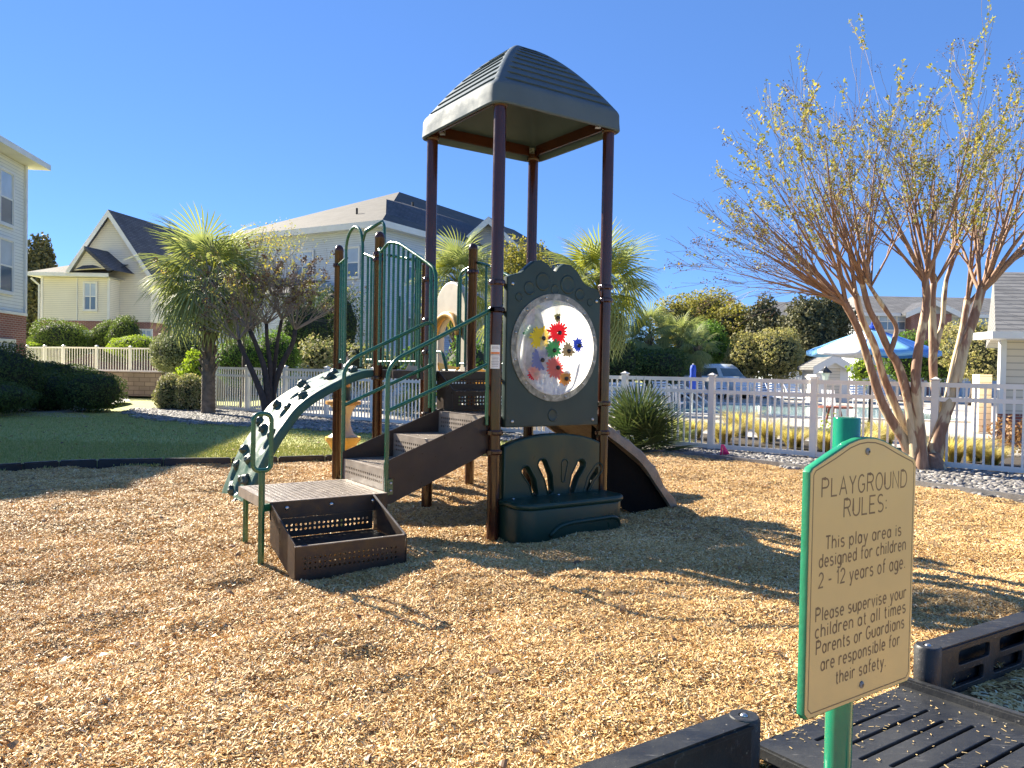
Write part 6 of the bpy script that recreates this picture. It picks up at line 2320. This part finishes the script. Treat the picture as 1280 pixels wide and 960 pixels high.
# pink marker flag
q = gr(902.5, 572, 0)
t = thing('marker_flag', (q.x, q.y, 0), 'small pink marker flag in the stones before the fence', 'flag')
M().tube([(q.x, q.y, -0.02), (q.x + 0.01, q.y, 0.19)], 0.004, 6).build('wire', 'steel_bolt', t)
vs = []
for i in range(6):
    f = i / 5
    for j in range(4):
        g = j / 3
        vs.append((q.x - 0.035 + 0.16 * f * (1 - 0.75 * g) + 0.02 * g, q.y + 0.015 * math.sin(f * 5 + g), 0.05 + 0.17 * g + 0.02 * (f - .5) * (1 - g)))
o = M().add(vs, [(i * 4 + j, (i + 1) * 4 + j, (i + 1) * 4 + j + 1, i * 4 + j + 1) for i in range(5) for j in range(3)]).build('flag', 'pink_flag', t, smooth=True)
o.modifiers.new('thick', 'SOLIDIFY').thickness = 0.003


# ================================================================= plants
def px_blob(x0, y0, x1, y1, Y, dep=None):
    a, b = at(x0, y1, Y), at(x1, y0, Y)
    rx, rz = (b.x - a.x) / 2, (b.z - a.z) / 2
    return ((a.x + b.x) / 2, Y, (a.z + b.z) / 2), (rx, dep or rx, rz)


bush('round_bush', [px_blob(41, 402, 109, 452, 41)], 13000, 0.085, 'leaf_boxwood', 'round clipped bush behind the upper fence, leftmost', 'bush', 'round clipped bushes before the gabled house', zmin=0.9)
bush('round_bush', [px_blob(114, 403, 156, 450, 42), px_blob(136, 398, 176, 450, 41)], 15000, 0.085, 'leaf_boxwood', 'round clipped bush left of the palm, with a taller right lobe', 'bush', 'round clipped bushes before the gabled house', zmin=0.9)
bush('low_hedge', [px_blob(138, 421, 200, 448, 38)], 6000, 0.09, 'leaf_lime', 'bright yellow green low hedge behind the upper fence', 'hedge', zmin=0.9)
bush('low_hedge', [px_blob(30, 428, 52, 452, 39)], 900, 0.15, 'leaf_lime', 'small bright green shrub at the left end of the upper fence', 'shrub', zmin=0.9)
bush('silvery_bush', [px_blob(196, 412, 254, 470, 30), px_blob(188, 420, 225, 462, 30.5)], 11000, 0.085, 'leaf_grey', 'silvery round bush beside the upper fence end', 'bush', zmin=0.0, rough=0.14)
bush('lime_shrub', [px_blob(226, 443, 262, 492, 27)], 1800, 0.13, 'leaf_lime', 'bright lime shrub left of the palm trunk', 'shrub', rough=0.2, core=0.7, lo=0.6, hi=1.15)
bush('variegated_hedge', [px_blob(194, 470, 232, 520, 23.5), px_blob(220, 469, 258, 520, 23.2)], 10000, 0.07, 'leaf_variegated', 'variegated squarish shrub left of the palm trunk', 'shrub', rough=0.1, lo=0.75, hi=1.1, core=0.8)
bush('green_bush', [px_blob(270, 424, 330, 480, 27.5), px_blob(315, 418, 374, 480, 28)], 14000, 0.075, 'leaf_green', 'mid green clipped bush behind the fence by the bare tree', 'bush', rough=0.08)
bush('pale_shrub', [px_blob(376, 420, 420, 475, 27)], 2300, 0.11, 'leaf_variegated', 'pale loose shrub behind the fence left of the steps', 'shrub', rough=0.25, core=0.6, lo=0.5, hi=1.15)
bush('dark_shrub', [px_blob(345, 375, 415, 460, 31), px_blob(385, 360, 450, 460, 33)], 12000, 0.1, 'leaf_dark_hedge', 'dark green shrubbery against the large apartment block', 'shrub', rough=0.2)
bush('leafy_shrub', [px_blob(425, 430, 475, 490, 25), px_blob(455, 440, 500, 490, 24)], 3200, 0.11, 'leaf_variegated', 'pale leafy shrub behind the fence seen through the climber rails', 'shrub', rough=0.25, lo=0.6, hi=1.15)
bush('green_bush', [px_blob(500, 420, 560, 500, 24), px_blob(550, 430, 620, 500, 23)], 5200, 0.11, 'leaf_green', 'green bush behind the fence seen through the stair rails', 'bush', rough=0.2)
# dark clipped hedges in the shade at left
hg = 'dark clipped hedges in the building shade'
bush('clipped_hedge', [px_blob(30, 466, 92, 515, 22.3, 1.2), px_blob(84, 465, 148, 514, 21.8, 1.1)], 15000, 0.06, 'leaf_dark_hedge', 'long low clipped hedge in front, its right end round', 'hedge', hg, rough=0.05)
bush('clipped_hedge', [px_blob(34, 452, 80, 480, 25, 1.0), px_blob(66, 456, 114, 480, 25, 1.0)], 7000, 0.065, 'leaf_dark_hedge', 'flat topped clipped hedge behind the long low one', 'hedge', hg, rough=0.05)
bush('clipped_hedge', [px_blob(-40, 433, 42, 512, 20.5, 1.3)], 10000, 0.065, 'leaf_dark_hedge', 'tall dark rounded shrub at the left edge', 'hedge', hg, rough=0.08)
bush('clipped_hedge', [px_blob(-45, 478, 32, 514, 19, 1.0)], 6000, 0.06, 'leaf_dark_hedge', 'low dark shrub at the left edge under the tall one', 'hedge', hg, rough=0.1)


def leafy_tree(name, blobs, n, size, mat, label, trunk_base, zfork, cat='tree', group=None, rough=0.16, core=0.0, jit=1.0, lo=0.35, tr=0.18, bark='bark_dark', nb=10, aspect=0.6):
    t = thing(name, trunk_base, label, cat, group)
    P, Nn = blob_points(blobs, n, lo, 1.08, rough)
    # clumping: leaves pulled towards local centres so gaps open between clumps
    K = min(900, max(12, n // 16))
    cidx = rg.choice(len(P), K)
    C = P[cidx]
    out = []
    for i in range(0, len(P), 4000):
        Q = P[i:i + 4000]
        d = ((Q[:, None, :] - C[None, :, :]) ** 2).sum(2)
        j = d.argmin(1)
        out.append(Q + (C[j] - Q) * rg.uniform(0.1, 0.45, (len(Q), 1)))
    P = np.concatenate(out)
    V, F = leaf_quads(P, Nn, size, aspect, jit)
    np_mesh('crown', V, F, mat, t)
    tb = Vector(trunk_base)
    fk = Vector((tb.x + 0.1, tb.y, zfork))
    mb = M().tube([tb - Zv * 0.1, tb.lerp(fk, 0.5) + Vector((0.06, 0, 0)), fk], [tr * 1.2, tr, tr * 0.8], 10)
    for i in range(nb):
        c = Vector(C[rnd.randrange(K)])
        m_ = fk.lerp(c, 0.5) + Vector((0, 0, 0.15 * (c - fk).length))
        mb.tube([fk, m_, c], [tr * 0.55, tr * 0.3, tr * 0.08], 6)
    mb.build('trunk', bark, t, smooth=True)
    if core:
        core_mesh(blobs, core).build('inner_core', 'hedge_core', t, smooth=True)  # dark filler added within the crown so it is not see-through
    return t


def P0(px, Y):
    q = at(px, 470, Y)
    return (q.x, Y, 0)


leafy_tree('dark_tree', [px_blob(28, 300, 72, 430, 62)], 14000, 0.26, 'leaf_magnolia', 'tall dark brown-green tree between the two left buildings', P0(50, 62), 3, rough=0.1, core=0.7, lo=0.7)
leafy_tree('yellow_tree', [px_blob(812, 372, 880, 440, 60), px_blob(840, 364, 930, 430, 62), px_blob(885, 378, 950, 440, 58)], 24000, 0.2, 'leaf_yellowtree', 'yellow green tree behind the palms', P0(870, 60), 3.4, rough=0.1, core=0.62, lo=0.5)
leafy_tree('tan_tree', [px_blob(908, 418, 960, 475, 46), px_blob(940, 412, 1004, 475, 45)], 18000, 0.13, 'leaf_tan', 'pale tan-green rounded tree above the fence', P0(955, 46), 1.5, rough=0.1, core=0.8, lo=0.65)
leafy_tree('magnolia_tree', [px_blob(932, 374, 978, 430, 56), px_blob(925, 400, 985, 450, 55)], 12000, 0.2, 'leaf_magnolia', 'dark olive tree right of the yellow tree', P0(955, 56), 2.6, rough=0.12, core=0.75, lo=0.65)
leafy_tree('magnolia_tree', [px_blob(975, 372, 1040, 450, 50), px_blob(1000, 368, 1066, 440, 51), px_blob(985, 400, 1050, 470, 49)], 22000, 0.19, 'leaf_magnolia', 'large dark evergreen tree behind the patio umbrella', P0(1010, 50), 2.0, rough=0.14, core=0.78, lo=0.65)
leafy_tree('tan_tree', [px_blob(1175, 400, 1250, 470, 40), px_blob(1200, 415, 1262, 480, 39)], 12000, 0.13, 'leaf_tan', 'tan-green shrubby tree left of the clubhouse', P0(1215, 40), 1.2, rough=0.12, core=0.78, lo=0.65)
leafy_tree('green_tree', [px_blob(1100, 415, 1160, 480, 44), px_blob(1145, 425, 1195, 480, 43)], 10000, 0.14, 'leaf_green', 'green tree behind the stems of the right tree', P0(1130, 44), 1.4, rough=0.12, core=0.78, lo=0.65)
leafy_tree('green_tree', [px_blob(855, 405, 915, 458, 48)], 9000, 0.14, 'leaf_green', 'green tree above the van, right of the palm group', P0(880, 48), 1.4, rough=0.14, core=0.7, lo=0.6)
bush('dark_shrub', [px_blob(742, 425, 800, 480, 38), px_blob(788, 438, 860, 480, 39)], 9000, 0.13, 'leaf_dark_hedge', 'dark shrubs beneath the palms beyond the fence', 'shrub', rough=0.15)
leafy_tree('yellow_shrub', [px_blob(610, 300, 690, 370, 34)], 5000, 0.14, 'leaf_yellowtree', 'yellow green shrub top between the tower posts', P0(650, 34), 3.2, rough=0.2, lo=0.4)
bush('lime_shrub', [px_blob(1064, 446, 1094, 480, 36)], 900, 0.16, 'leaf_lime', 'small lime plant right of the white hut', 'plant', rough=0.2, core=0.6)


# ---- palms
def frond_mesh(name, n=30, L=0.75, pet=0.55, drop=0.35, mat='palm_leaf', seed=0, stiff=False):
    r = random.Random(seed)
    mb = M()
    mb.tube([(0, 0, 0), (pet * 0.5, 0, 0.02), (pet, 0, -0.02)], [0.018, 0.012, 0.008], 4)
    for i in range(n):
        a = (i / (n - 1) - 0.5) * math.radians(250)
        ll = L * (1 - 0.32 * abs(a) / math.radians(125)) * r.uniform(0.9, 1.05)
        d = Vector((math.cos(a), math.sin(a), 0))
        sd = Vector((-math.sin(a), math.cos(a), 0))
        base = Vector((pet, 0, -0.02))
        w = 0.0145 * (L / 0.75)
        rows = []
        K = 4
        for k in range(K + 1):
            f = k / K
            z = -drop * (f ** 2.2) * ll * (0.4 if stiff else 1.0) * r.uniform(0.85, 1.15) + 0.06 * math.cos(a) * f * (1 - f)
            ww = w * (0.35 + 1.1 * f * (1 - f) * 2.2) if k < K else 0.001
            fall = d * ll * f * (1 - 0.18 * drop * f)
            rows.append((base + fall + Vector((0, 0, z)) + sd * ww, base + fall + Vector((0, 0, z - ww * 0.5)), base + fall + Vector((0, 0, z)) - sd * ww))
        vs = [q for rw_ in rows for q in rw_]
        mb.add(vs, [(3 * k + j, 3 * k + j + 1, 3 * k + j + 4, 3 * k + j + 3) for k in range(K) for j in (0, 1)])
    me = mb.me(name)
    me.materials.append(MATS[mat])
    me.shade_smooth()
    return me


FR = {m_: [frond_mesh('frond', 30, 0.75, 0.6, dr, m_, i, False) for i, dr in enumerate((0.35, 0.55, 0.7))] for m_ in ('palm_leaf', 'palm_leaf_yellow')}
FR['palmetto_leaf'] = [frond_mesh('frond', 22, 0.62, 0.42, dr, 'palmetto_leaf', 9 + i, True) for i, dr in enumerate((0.1, 0.25, 0.4))]


def palm(name, base, H, R, n, label, mat='palm_leaf', group=None, trunk_r=0.16, lo=-55, hi=85, yellow=0.0, cat='palm tree', lean=(0, 0)):
    t = thing(name, base, label, cat, group)
    b = Vector(base)
    topp = b + Vector((lean[0], lean[1], H))
    if H > 0.4:
        prof = []
        k = 0
        z = -0.05
        pts, rs = [], []
        while z < H:
            f = z / H
            pts.append(b.lerp(topp, max(0, f)))
            rs.append(trunk_r * (1.15 - 0.25 * f) * (1.0 if k % 2 else 1.10))
            z += 0.055
            k += 1
        tr = M().tube(pts, rs, 14).build('trunk', 'palm_trunk', t, smooth=True)
        bt = M()
        for i in range(int(64 * min(1, H / 3))):
            a = i * 2.4
            z = H - 0.05 - i * 0.042
            if z < H * 0.3:
                break
            e = Vector((math.cos(a), math.sin(a), 0))
            p = b.lerp(topp, z / H) + e * trunk_r * 0.95
            bt.beam(p - Zv * 0.08, p + e * 0.12 + Zv * 0.15, 0.08, 0.03, up=e)
        if bt.v:
            bt.build('leaf_bases', 'palm_trunk', tr)
    for i in range(n):
        f = (i + 0.5) / n
        el = math.radians(hi + (lo - hi) * f ** 0.85 + rnd.uniform(-8, 8))
        az = i * 2.39996 + rnd.uniform(-.2, .2)
        k = 0 if el > 0.6 else (1 if el > 0 else 2)
        m_ = mat
        if rnd.random() < yellow:
            m_ = 'palm_leaf_yellow'
        o = bpy.data.objects.new('frond', FR[m_][k])
        COL.objects.link(o)
        o.parent = t
        s_ = R / 1.35 * rnd.uniform(0.85, 1.1)
        o.matrix_parent_inverse = Matrix()
        o.location = topp - b + Vector((0, 0, 0.05 - 0.25 * f))
        o.rotation_mode = 'XYZ'
        o.rotation_euler = (rnd.uniform(-.35, .35), -el, az)
        o.scale = (s_, s_, s_)
    return t


def palm_px(px, pyc, Y, Rpx, n, label, base_py=None, **kw):
    c = at(px, pyc, Y)
    return palm('palm_tree', (c.x, Y, 0), c.z, Rpx / 961 * Y, n, label, **kw)


palm_px(262, 352, 21.5, 98, 54, 'palm tree with rough grey trunk by the left shrubs', yellow=0.15, lo=-48, hi=70)
palm_px(748, 362, 24, 90, 46, 'palm tree directly behind the window panel, green-gold crown', yellow=0.3, group=None, lo=-65)
palm_px(572, 352, 27, 72, 38, 'palm tree behind the picket rails of the play structure', yellow=0.2, lo=-60)
palm_px(640, 395, 30, 60, 26, 'palm tree seen between the tower posts, partly hidden by the window panel', yellow=0.5, lo=-50)
palm_px(812, 418, 42, 46, 36, 'palm tree in the far group, leftmost with visible pale trunk', group='palm trees in the far group', lo=-80)
palm_px(850, 425, 43, 44, 34, 'palm tree in the far group, middle one', group='palm trees in the far group', lo=-80)
palm_px(790, 428, 44, 38, 28, 'palm tree in the far group, low and dark beside the white house', group='palm trees in the far group', lo=-80)
palm_px(872, 432, 41, 34, 28, 'palm tree in the far group, rightmost above the furled umbrella', group='palm trees in the far group', lo=-80)
# palmetto shrubs before the fence
q = gr(796, 563, 0)
palm('palmetto', (q.x, q.y, 0), 0.10, 1.55, 44, 'low dark green palmetto clump at the fence, right of the tower', mat='palmetto_leaf', lo=8, hi=88, cat='palmetto')
q = gr(838, 560, 0)
palm('palmetto', (q.x + 0.2, q.y + 0.6, 0), 0.10, 0.62, 20, 'smaller pale palmetto right of the dark clump', mat='palm_leaf', lo=0, hi=85, cat='palmetto')
q = at(520, 480, 24)
palm('palmetto', (q.x, 22.3, 0), 0.15, 1.0, 26, 'palmetto behind the fence seen under the raised deck', mat='palmetto_leaf', lo=-5, hi=85, cat='palmetto')
q = at(640, 480, 16.6)
palm('palmetto', (q.x - 0.6, 16.2, 0), 0.15, 0.9, 26, 'palmetto behind the fence seen past the yellow slide', mat='palmetto_leaf', lo=-5, hi=85, cat='palmetto')


# ---- ornamental grass
def tuft(px, Y, r, h, n, label, mat='blond_grass'):
    q = at(px, 500, Y)
    t = thing('grass_clump', (q.x, Y, 0), label, 'ornamental grass', 'ornamental grasses along the fence')
    a = rg.uniform(0, 2 * np.pi, n)
    rr = rg.uniform(0, 1, n) ** 0.7
    V, F = [], []
    K = 4
    hgt = h * rg.uniform(0.6, 1.1, n)
    out = r * rg.uniform(0.4, 1.2, n)
    base = np.stack([q.x + np.cos(a) * rr * r * 0.25, Y + np.sin(a) * rr * r * 0.25, np.zeros(n)], 1)
    d = np.stack([np.cos(a), np.sin(a), np.zeros(n)], 1)
    sd = np.stack([-np.sin(a + 0.7), np.cos(a + 0.7), np.zeros(n)], 1)
    pts = []
    for k in range(K + 1):
        f = k / K
        p_ = base + d * (out * f ** 1.7)[:, None]
        p_[:, 2] = hgt * (f - 0.38 * f ** 3)
        w = 0.006 * (1 - f * 0.85)
        pts.append(p_ - sd * w)
        pts.append(p_ + sd * w)
    V = np.stack(pts, 1).reshape(-1, 3)
    m_ = 2 * (K + 1)
    F = np.concatenate([np.stack([np.arange(n) * m_ + 2 * k, np.arange(n) * m_ + 2 * k + 1, np.arange(n) * m_ + 2 * k + 3, np.arange(n) * m_ + 2 * k + 2], 1) for k in range(K)])
    np_mesh('blades', V, F, mat, t)


for i, (px, Y, r, h) in enumerate(((868, 16.6, 0.5, 0.62), (905, 15.6, 0.5, 0.65), (925, 17.2, 0.6, 0.9), (960, 15.8, 0.6, 0.75), (993, 14.8, 0.5, 0.6), (1035, 14.3, 0.5, 0.6), (1075, 14.0, 0.6, 0.75), (1105, 15.5, 0.6, 0.8), (1190, 12.6, 0.55, 0.7), (1218, 12.9, 0.45, 0.6), (1240, 12.3, 0.4, 0.5), (838, 17.2, 0.45, 0.6), (700, 18.2, 0.5, 0.7))):
    wh = ('at the left, behind the fence beside the palmetto', 'right behind the tall fence post near the pink flag', 'taller, set back between the palmetto and the lamp post', 'wide, behind the fence right of the pink flag', 'left of the fence post nearest the sign', 'behind the fence just left of the sign post', 'behind the fence left of the big tree base', 'set back under the patio umbrella', 'just right of the big tree base', 'second to the right of the big tree base', 'near the clubhouse brick wall', 'small, half hidden by the palmetto', 'behind the tower, mostly hidden by the window panel')[i]
    tuft(px, Y, r, h, 750, 'blond grass clump ' + wh)
bush('russet_shrub', [px_blob(1236, 520, 1290, 575, 14.3)], 900, 0.075, 'leaf_russet', 'russet brown leafy shrub before the clubhouse brick', 'shrub', core=0, lo=0.3, hi=1.1, rough=0.25)
bush('ivy_patch', [px_blob(1020, 520, 1080, 575, 15.6)], 1100, 0.07, 'leaf_lime', 'bright yellow green plant behind the fence at the sign', 'plant', core=0.5, lo=0.4, hi=1.1, rough=0.25)


# ---- right crape myrtle
CT = gr(1150, 583, 0)
TY = CT.y - 0.32
CT = Vector((at(1150, 583, TY).x, TY, 0))
tree = thing('crape_myrtle', (CT.x, TY, 0), 'large multi-stemmed crape myrtle with patchy red and cream bark at right', 'tree')
stems = [
    ([(1140, 585), (1133, 556), (1105, 509), (1088, 459), (1072, 410), (1054, 375)], [.115, .085, .068, .06, .055, .055], 0.0, 0.0),
    ([(1143, 585), (1136, 550), (1116, 500), (1104, 470), (1092, 430), (1078, 400), (1070, 368)], [.10, .07, .060, .055, .055, .050, .045], 0.15, 0.25),
    ([(1148, 585), (1143, 550), (1134, 495), (1122, 455), (1112, 440), (1098, 408), (1086, 385), (1077, 350)], [.10, .080, .066, .06, .055, .05, .045, .04], -0.12, -0.2),
    ([(1112, 442), (1118, 425), (1120, 408), (1109, 390), (1094, 368), (1084, 352)], [.035, .036, .034, .032, .030, .028], -0.2, -0.35),
    ([(1152, 588), (1152, 555), (1146, 500), (1145, 465), (1150, 425), (1158, 380), (1156, 345)], [.10, .075, .068, .066, .062, .058, .05], -0.2, -0.25),
    ([(1166, 588), (1168, 550), (1173, 515), (1167, 471), (1166, 418), (1165, 375), (1168, 350)], [.10, .075, .070, .062, .058, .055, .045], 0.15, 0.3),
    ([(1160, 590), (1168, 560), (1183, 515), (1197, 470), (1206, 430), (1218, 395), (1228, 358)], [.11, .095, .085, .078, .072, .066, .062], 0.0, 0.1),
    ([(1168, 588), (1180, 535), (1184, 495), (1192, 455), (1200, 425), (1206, 395), (1209, 375)], [.09, .05, .044, .042, .045, .045, .05], 0.3, 0.5),
    ([(1167, 452), (1172, 428), (1178, 402), (1180, 375), (1183, 350), (1190, 330)], [.03, .036, .038, .036, .034, .03], 0.2, 0.4),
]
tips = []
for k, (pl, rs, y0, y1) in enumerate(stems):
    n = len(pl)
    P_ = [at(px, py, TY + y0 + (y1 - y0) * i / (n - 1)) for i, (px, py) in enumerate(pl)]
    P_[0].z = min(P_[0].z, 0.0) - 0.05 if k not in (3, 8) else P_[0].z
    # resample smoothly
    PP = [P_[0]] + P_ + [P_[-1]]
    fine, rf_ = [], []
    for i in range(1, len(PP) - 2):
        p0, p1, p2, p3 = PP[i - 1:i + 3]
        for q in range(5):
            u = q / 5
            fine.append(0.5 * ((2 * p1) + (p2 - p0) * u + (2 * p0 - 5 * p1 + 4 * p2 - p3) * u * u + (3 * p1 - p0 - 3 * p2 + p3) * u ** 3))
            r = rs[i - 1] + (rs[i] - rs[i - 1]) * u
            rf_.append(r * (1 + 0.13 * noise.noise(fine[-1] * 5 + Vector((k, 0, 0)))))
    fine.append(P_[-1])
    rf_.append(rs[-1])
    M().tube(fine, rf_, 14).build('stem', 'crape_bark', tree, smooth=True)
    d_ = (fine[-1] - fine[-6]).normalized()
    tips.append((fine[-1], d_, rs[-1], k))
mb = M()
mb.lathe([(0.30, -0.08), (0.26, 0.03), (0.18, 0.16), (0.10, 0.30)], (CT.x - 0.10, TY, 0), 18)
mb.lathe([(0.22, -0.08), (0.19, 0.03), (0.14, 0.14), (0.08, 0.26)], (CT.x + 0.17, TY - 0.05, 0), 16)
mb.build('root_flare', 'crape_bark', tree, smooth=True)


class Twigs:
    def __init__(s):
        s.thick, s.thin = M(), M()
        s.LP = []
        s.SP = []


def shoot(tw, p, d, L, r, lvl, seedp, leafp, bendz, R):
    n = 7
    pts = [p.copy()]
    dd_ = d.normalized()
    for i in range(n):
        dd_ = (dd_ + Vector((R.gauss(0, .05), R.gauss(0, .05), R.gauss(0, .04) + bendz))).normalized()
        pts.append(pts[-1] + dd_ * L / n)
    rs = [max(0.0028, r * (1 - 0.82 * i / n)) for i in range(n + 1)]
    (tw.thick if r > 0.009 else tw.thin).tube(pts, rs, 5 if r > 0.009 else 3, False)
    if lvl > 0:
        nb = {3: 6, 2: 5, 1: 4}[lvl]
        for k in range(nb):
            i = R.randint(2, n)
            ax = Vector((R.gauss(0, 1), R.gauss(0, 1), R.gauss(0.2, .8))).normalized()
            nd = (dd_ + ax * R.uniform(.3, .75)).normalized()
            shoot(tw, pts[i], nd, L * R.uniform(.35, .6), rs[i] * 0.62, lvl - 1, seedp, leafp, bendz, R)
    if lvl == 0 and R.random() < leafp:
        for i in range(1, n + 1):
            for q in range(4):
                s0 = pts[i].lerp(pts[i - 1], R.random())
                tw.LP.append(s0 + Vector((R.gauss(0, .022), R.gauss(0, .022), R.gauss(0, .018))))
    if lvl <= 1:
        if R.random() < seedp:
            for q in range(R.randint(14, 30)):
                tw.SP.append(pts[-1] + Vector((R.gauss(0, .042), R.gauss(0, .042), R.gauss(0, .045))))


R_ = random.Random(21)
tw = Twigs()
plan = {0: (12, -0.95, 0.6, 1.0), 1: (7, -0.6, 0.75, 0.9), 2: (9, -0.35, 0.8, 0.95), 3: (7, -0.1, 0.85, 0.95), 4: (9, -0.2, 0.9, 0.95), 5: (7, 0.15, 0.95, 0.9), 6: (13, 0.45, 0.8, 1.05), 7: (4, 0.25, 0.9, 0.6), 8: (4, 0.2, 1.0, 0.5)}
for (p, d, r, k) in tips:
    n, cx_, cz_, spr = plan[k]
    for i in range(n):
        f = (i + 0.5) / n
        az = R_.uniform(0, 6.28)
        v = Vector((cx_ + math.cos(az) * spr * R_.uniform(.3, 1), math.sin(az) * spr * R_.uniform(.3, 1), cz_ + R_.uniform(-.15, .3)))
        L = R_.uniform(1.5, 2.55)
        left = v.x < -0.8
        shoot(tw, p - d * 0.10, (v + d * 0.3), L * (0.85 if left else 1), max(0.022, r * 0.62) * R_.uniform(.7, 1.1), 2, 0.12, 0.36, 0.012, R_)
# low sweeping shoots on the left with seed heads
for i in range(9):
    v = Vector((-1, R_.uniform(-.4, .4), R_.uniform(0.12, 0.7)))
    shoot(tw, tips[0][0], v, R_.uniform(1.35, 1.85), 0.014, 2, 0.30, 0.06, -0.015 + 0.02 * R_.random(), R_)
tw.thick.build('branches', 'twig_brown', tree, smooth=True)
tw.thin.build('twigs', 'twig_grey', tree)
LP = np.array(tw.LP)
LP = LP[LP[:, 2] > 3.5 + rg.normal(0, 0.35, len(LP))]
V, F = leaf_quads(LP, np.tile([[0.3, -0.3, 0.9]], (len(LP), 1)), 0.055, 0.55, 1.0)
np_mesh('leaves', V, F, 'leaf_crape', tree)
SPn = np.array(tw.SP)
V, F = leaf_quads(SPn, np.tile([[0, 0, 1.0]], (len(SPn), 1)), 0.024, 0.8, 1.5)
np_mesh('seed_heads', V, F, 'seed_brown', tree)
print('crape', len(tw.LP), len(tw.SP), len(tw.thin.v), len(tw.thick.v))

ends = M()
for (p, d, r, k) in tips:
    ends.tube([p - d * 0.02, p + d * 0.05, p + d * 0.10], [r, r * 0.8, r * 0.25], 12)
ends.build('stem_ends', 'crape_bark', tree, smooth=True)

# ---- bare tree at left (dark stems, twiggy crown mixed with the palm)
Y = 19.6
q = gr(335, 523, 0)
LTB = at(335, 520, Y)
lt = thing('bare_tree', (LTB.x, Y, 0), 'bare multi-stemmed tree with dark trunks before the left fence', 'tree')
tips = []
for k, (pl, r) in enumerate((([(333, 522), (330, 500), (318, 470), (306, 445), (298, 425)], .07), ([(334, 522), (334, 490), (331, 460), (322, 435), (312, 412)], .07), ([(336, 522), (337, 485), (338, 455), (334, 430), (333, 405)], .06),
                             ([(338, 522), (342, 485), (352, 455), (366, 430), (369, 412)], .07), ([(337, 522), (340, 480), (344, 450), (347, 425), (352, 400)], .055))):
    P_ = [at(px, py, Y + 0.12 * k) for px, py in pl]
    P_[0].z = -0.05
    M().tube(round_path(P_, 0.3, 4), [r * (1.25 - 0.6 * i / 20) for i in range(len(round_path(P_, 0.3, 4)))], 10).build('stem', 'bark_dark', lt, smooth=True)
    tips.append((P_[-1], (P_[-1] - P_[-2]).normalized()))
tw = Twigs()
for k, (p, d) in enumerate(tips):
    for i in range(13):
        az = R_.uniform(0, 6.28)
        v = Vector((d.x * 0.7 + 0.18 + math.cos(az) * .6, math.sin(az) * .75, R_.uniform(.2, 0.95)))
        shoot(tw, p, v, R_.uniform(1.1, 1.75), 0.02, 2, 0.12, 0.16, 0.02, R_)
tw.thick.build('branches', 'twig_grey', lt, smooth=True)
tw.thin.build('twigs', 'twig_grey', lt)
LP = np.array(tw.LP)
LP = LP[(LP[:, 2] > 2.9) & (rg.uniform(0, 1, len(LP)) < 0.45)]
V, F = leaf_quads(LP, np.tile([[0.3, -0.3, 0.9]], (len(LP), 1)), 0.07, 0.5, 1.0)
np_mesh('leaves', V, F, 'leaf_crape', lt)
SPn = np.array(tw.SP)
V, F = leaf_quads(SPn, np.tile([[0, 0, 1.0]], (len(SPn), 1)), 0.05, 0.8, 1.5)
np_mesh('seed_heads', V, F, 'seed_brown', lt)
# yellowing crown mixed with the palm, second stem behind
leafy_tree('yellowing_tree', [px_blob(225, 275, 310, 330, 23.5), px_blob(280, 275, 400, 330, 24)], 1500, 0.062, 'leaf_crape', 'thin yellowing tree behind the left palm', P0(300, 24), 2.2, rough=0.2, lo=0.2, tr=0.05, nb=16)

# distant woods closing the horizon
wd = M()
tb = []
for i in range(70):
    x = -140 + i * 4.2 + rnd.uniform(-1, 1)
    tb.append(((x, 150 + rnd.uniform(-6, 6), rnd.uniform(1.5, 3.5)), (rnd.uniform(4, 7), 4, rnd.uniform(3.5, 7))))
P, Nn = blob_points(tb, 26000, 0.85, 1.05, 0.15, zmin=0)
V, F = leaf_quads(P, Nn, 1.1, 0.6, 0.9)
o = np_mesh('distant_woods', V, F, 'leaf_magnolia')
tag(o, 'distant line of woods closing the horizon', kind='stuff')
mb = core_mesh(tb, 0.9, 0.0)
o2 = mb.build('woods_mass', 'hedge_core', None, smooth=True)
tag(o2, 'dark inside of the distant woods', kind='stuff')
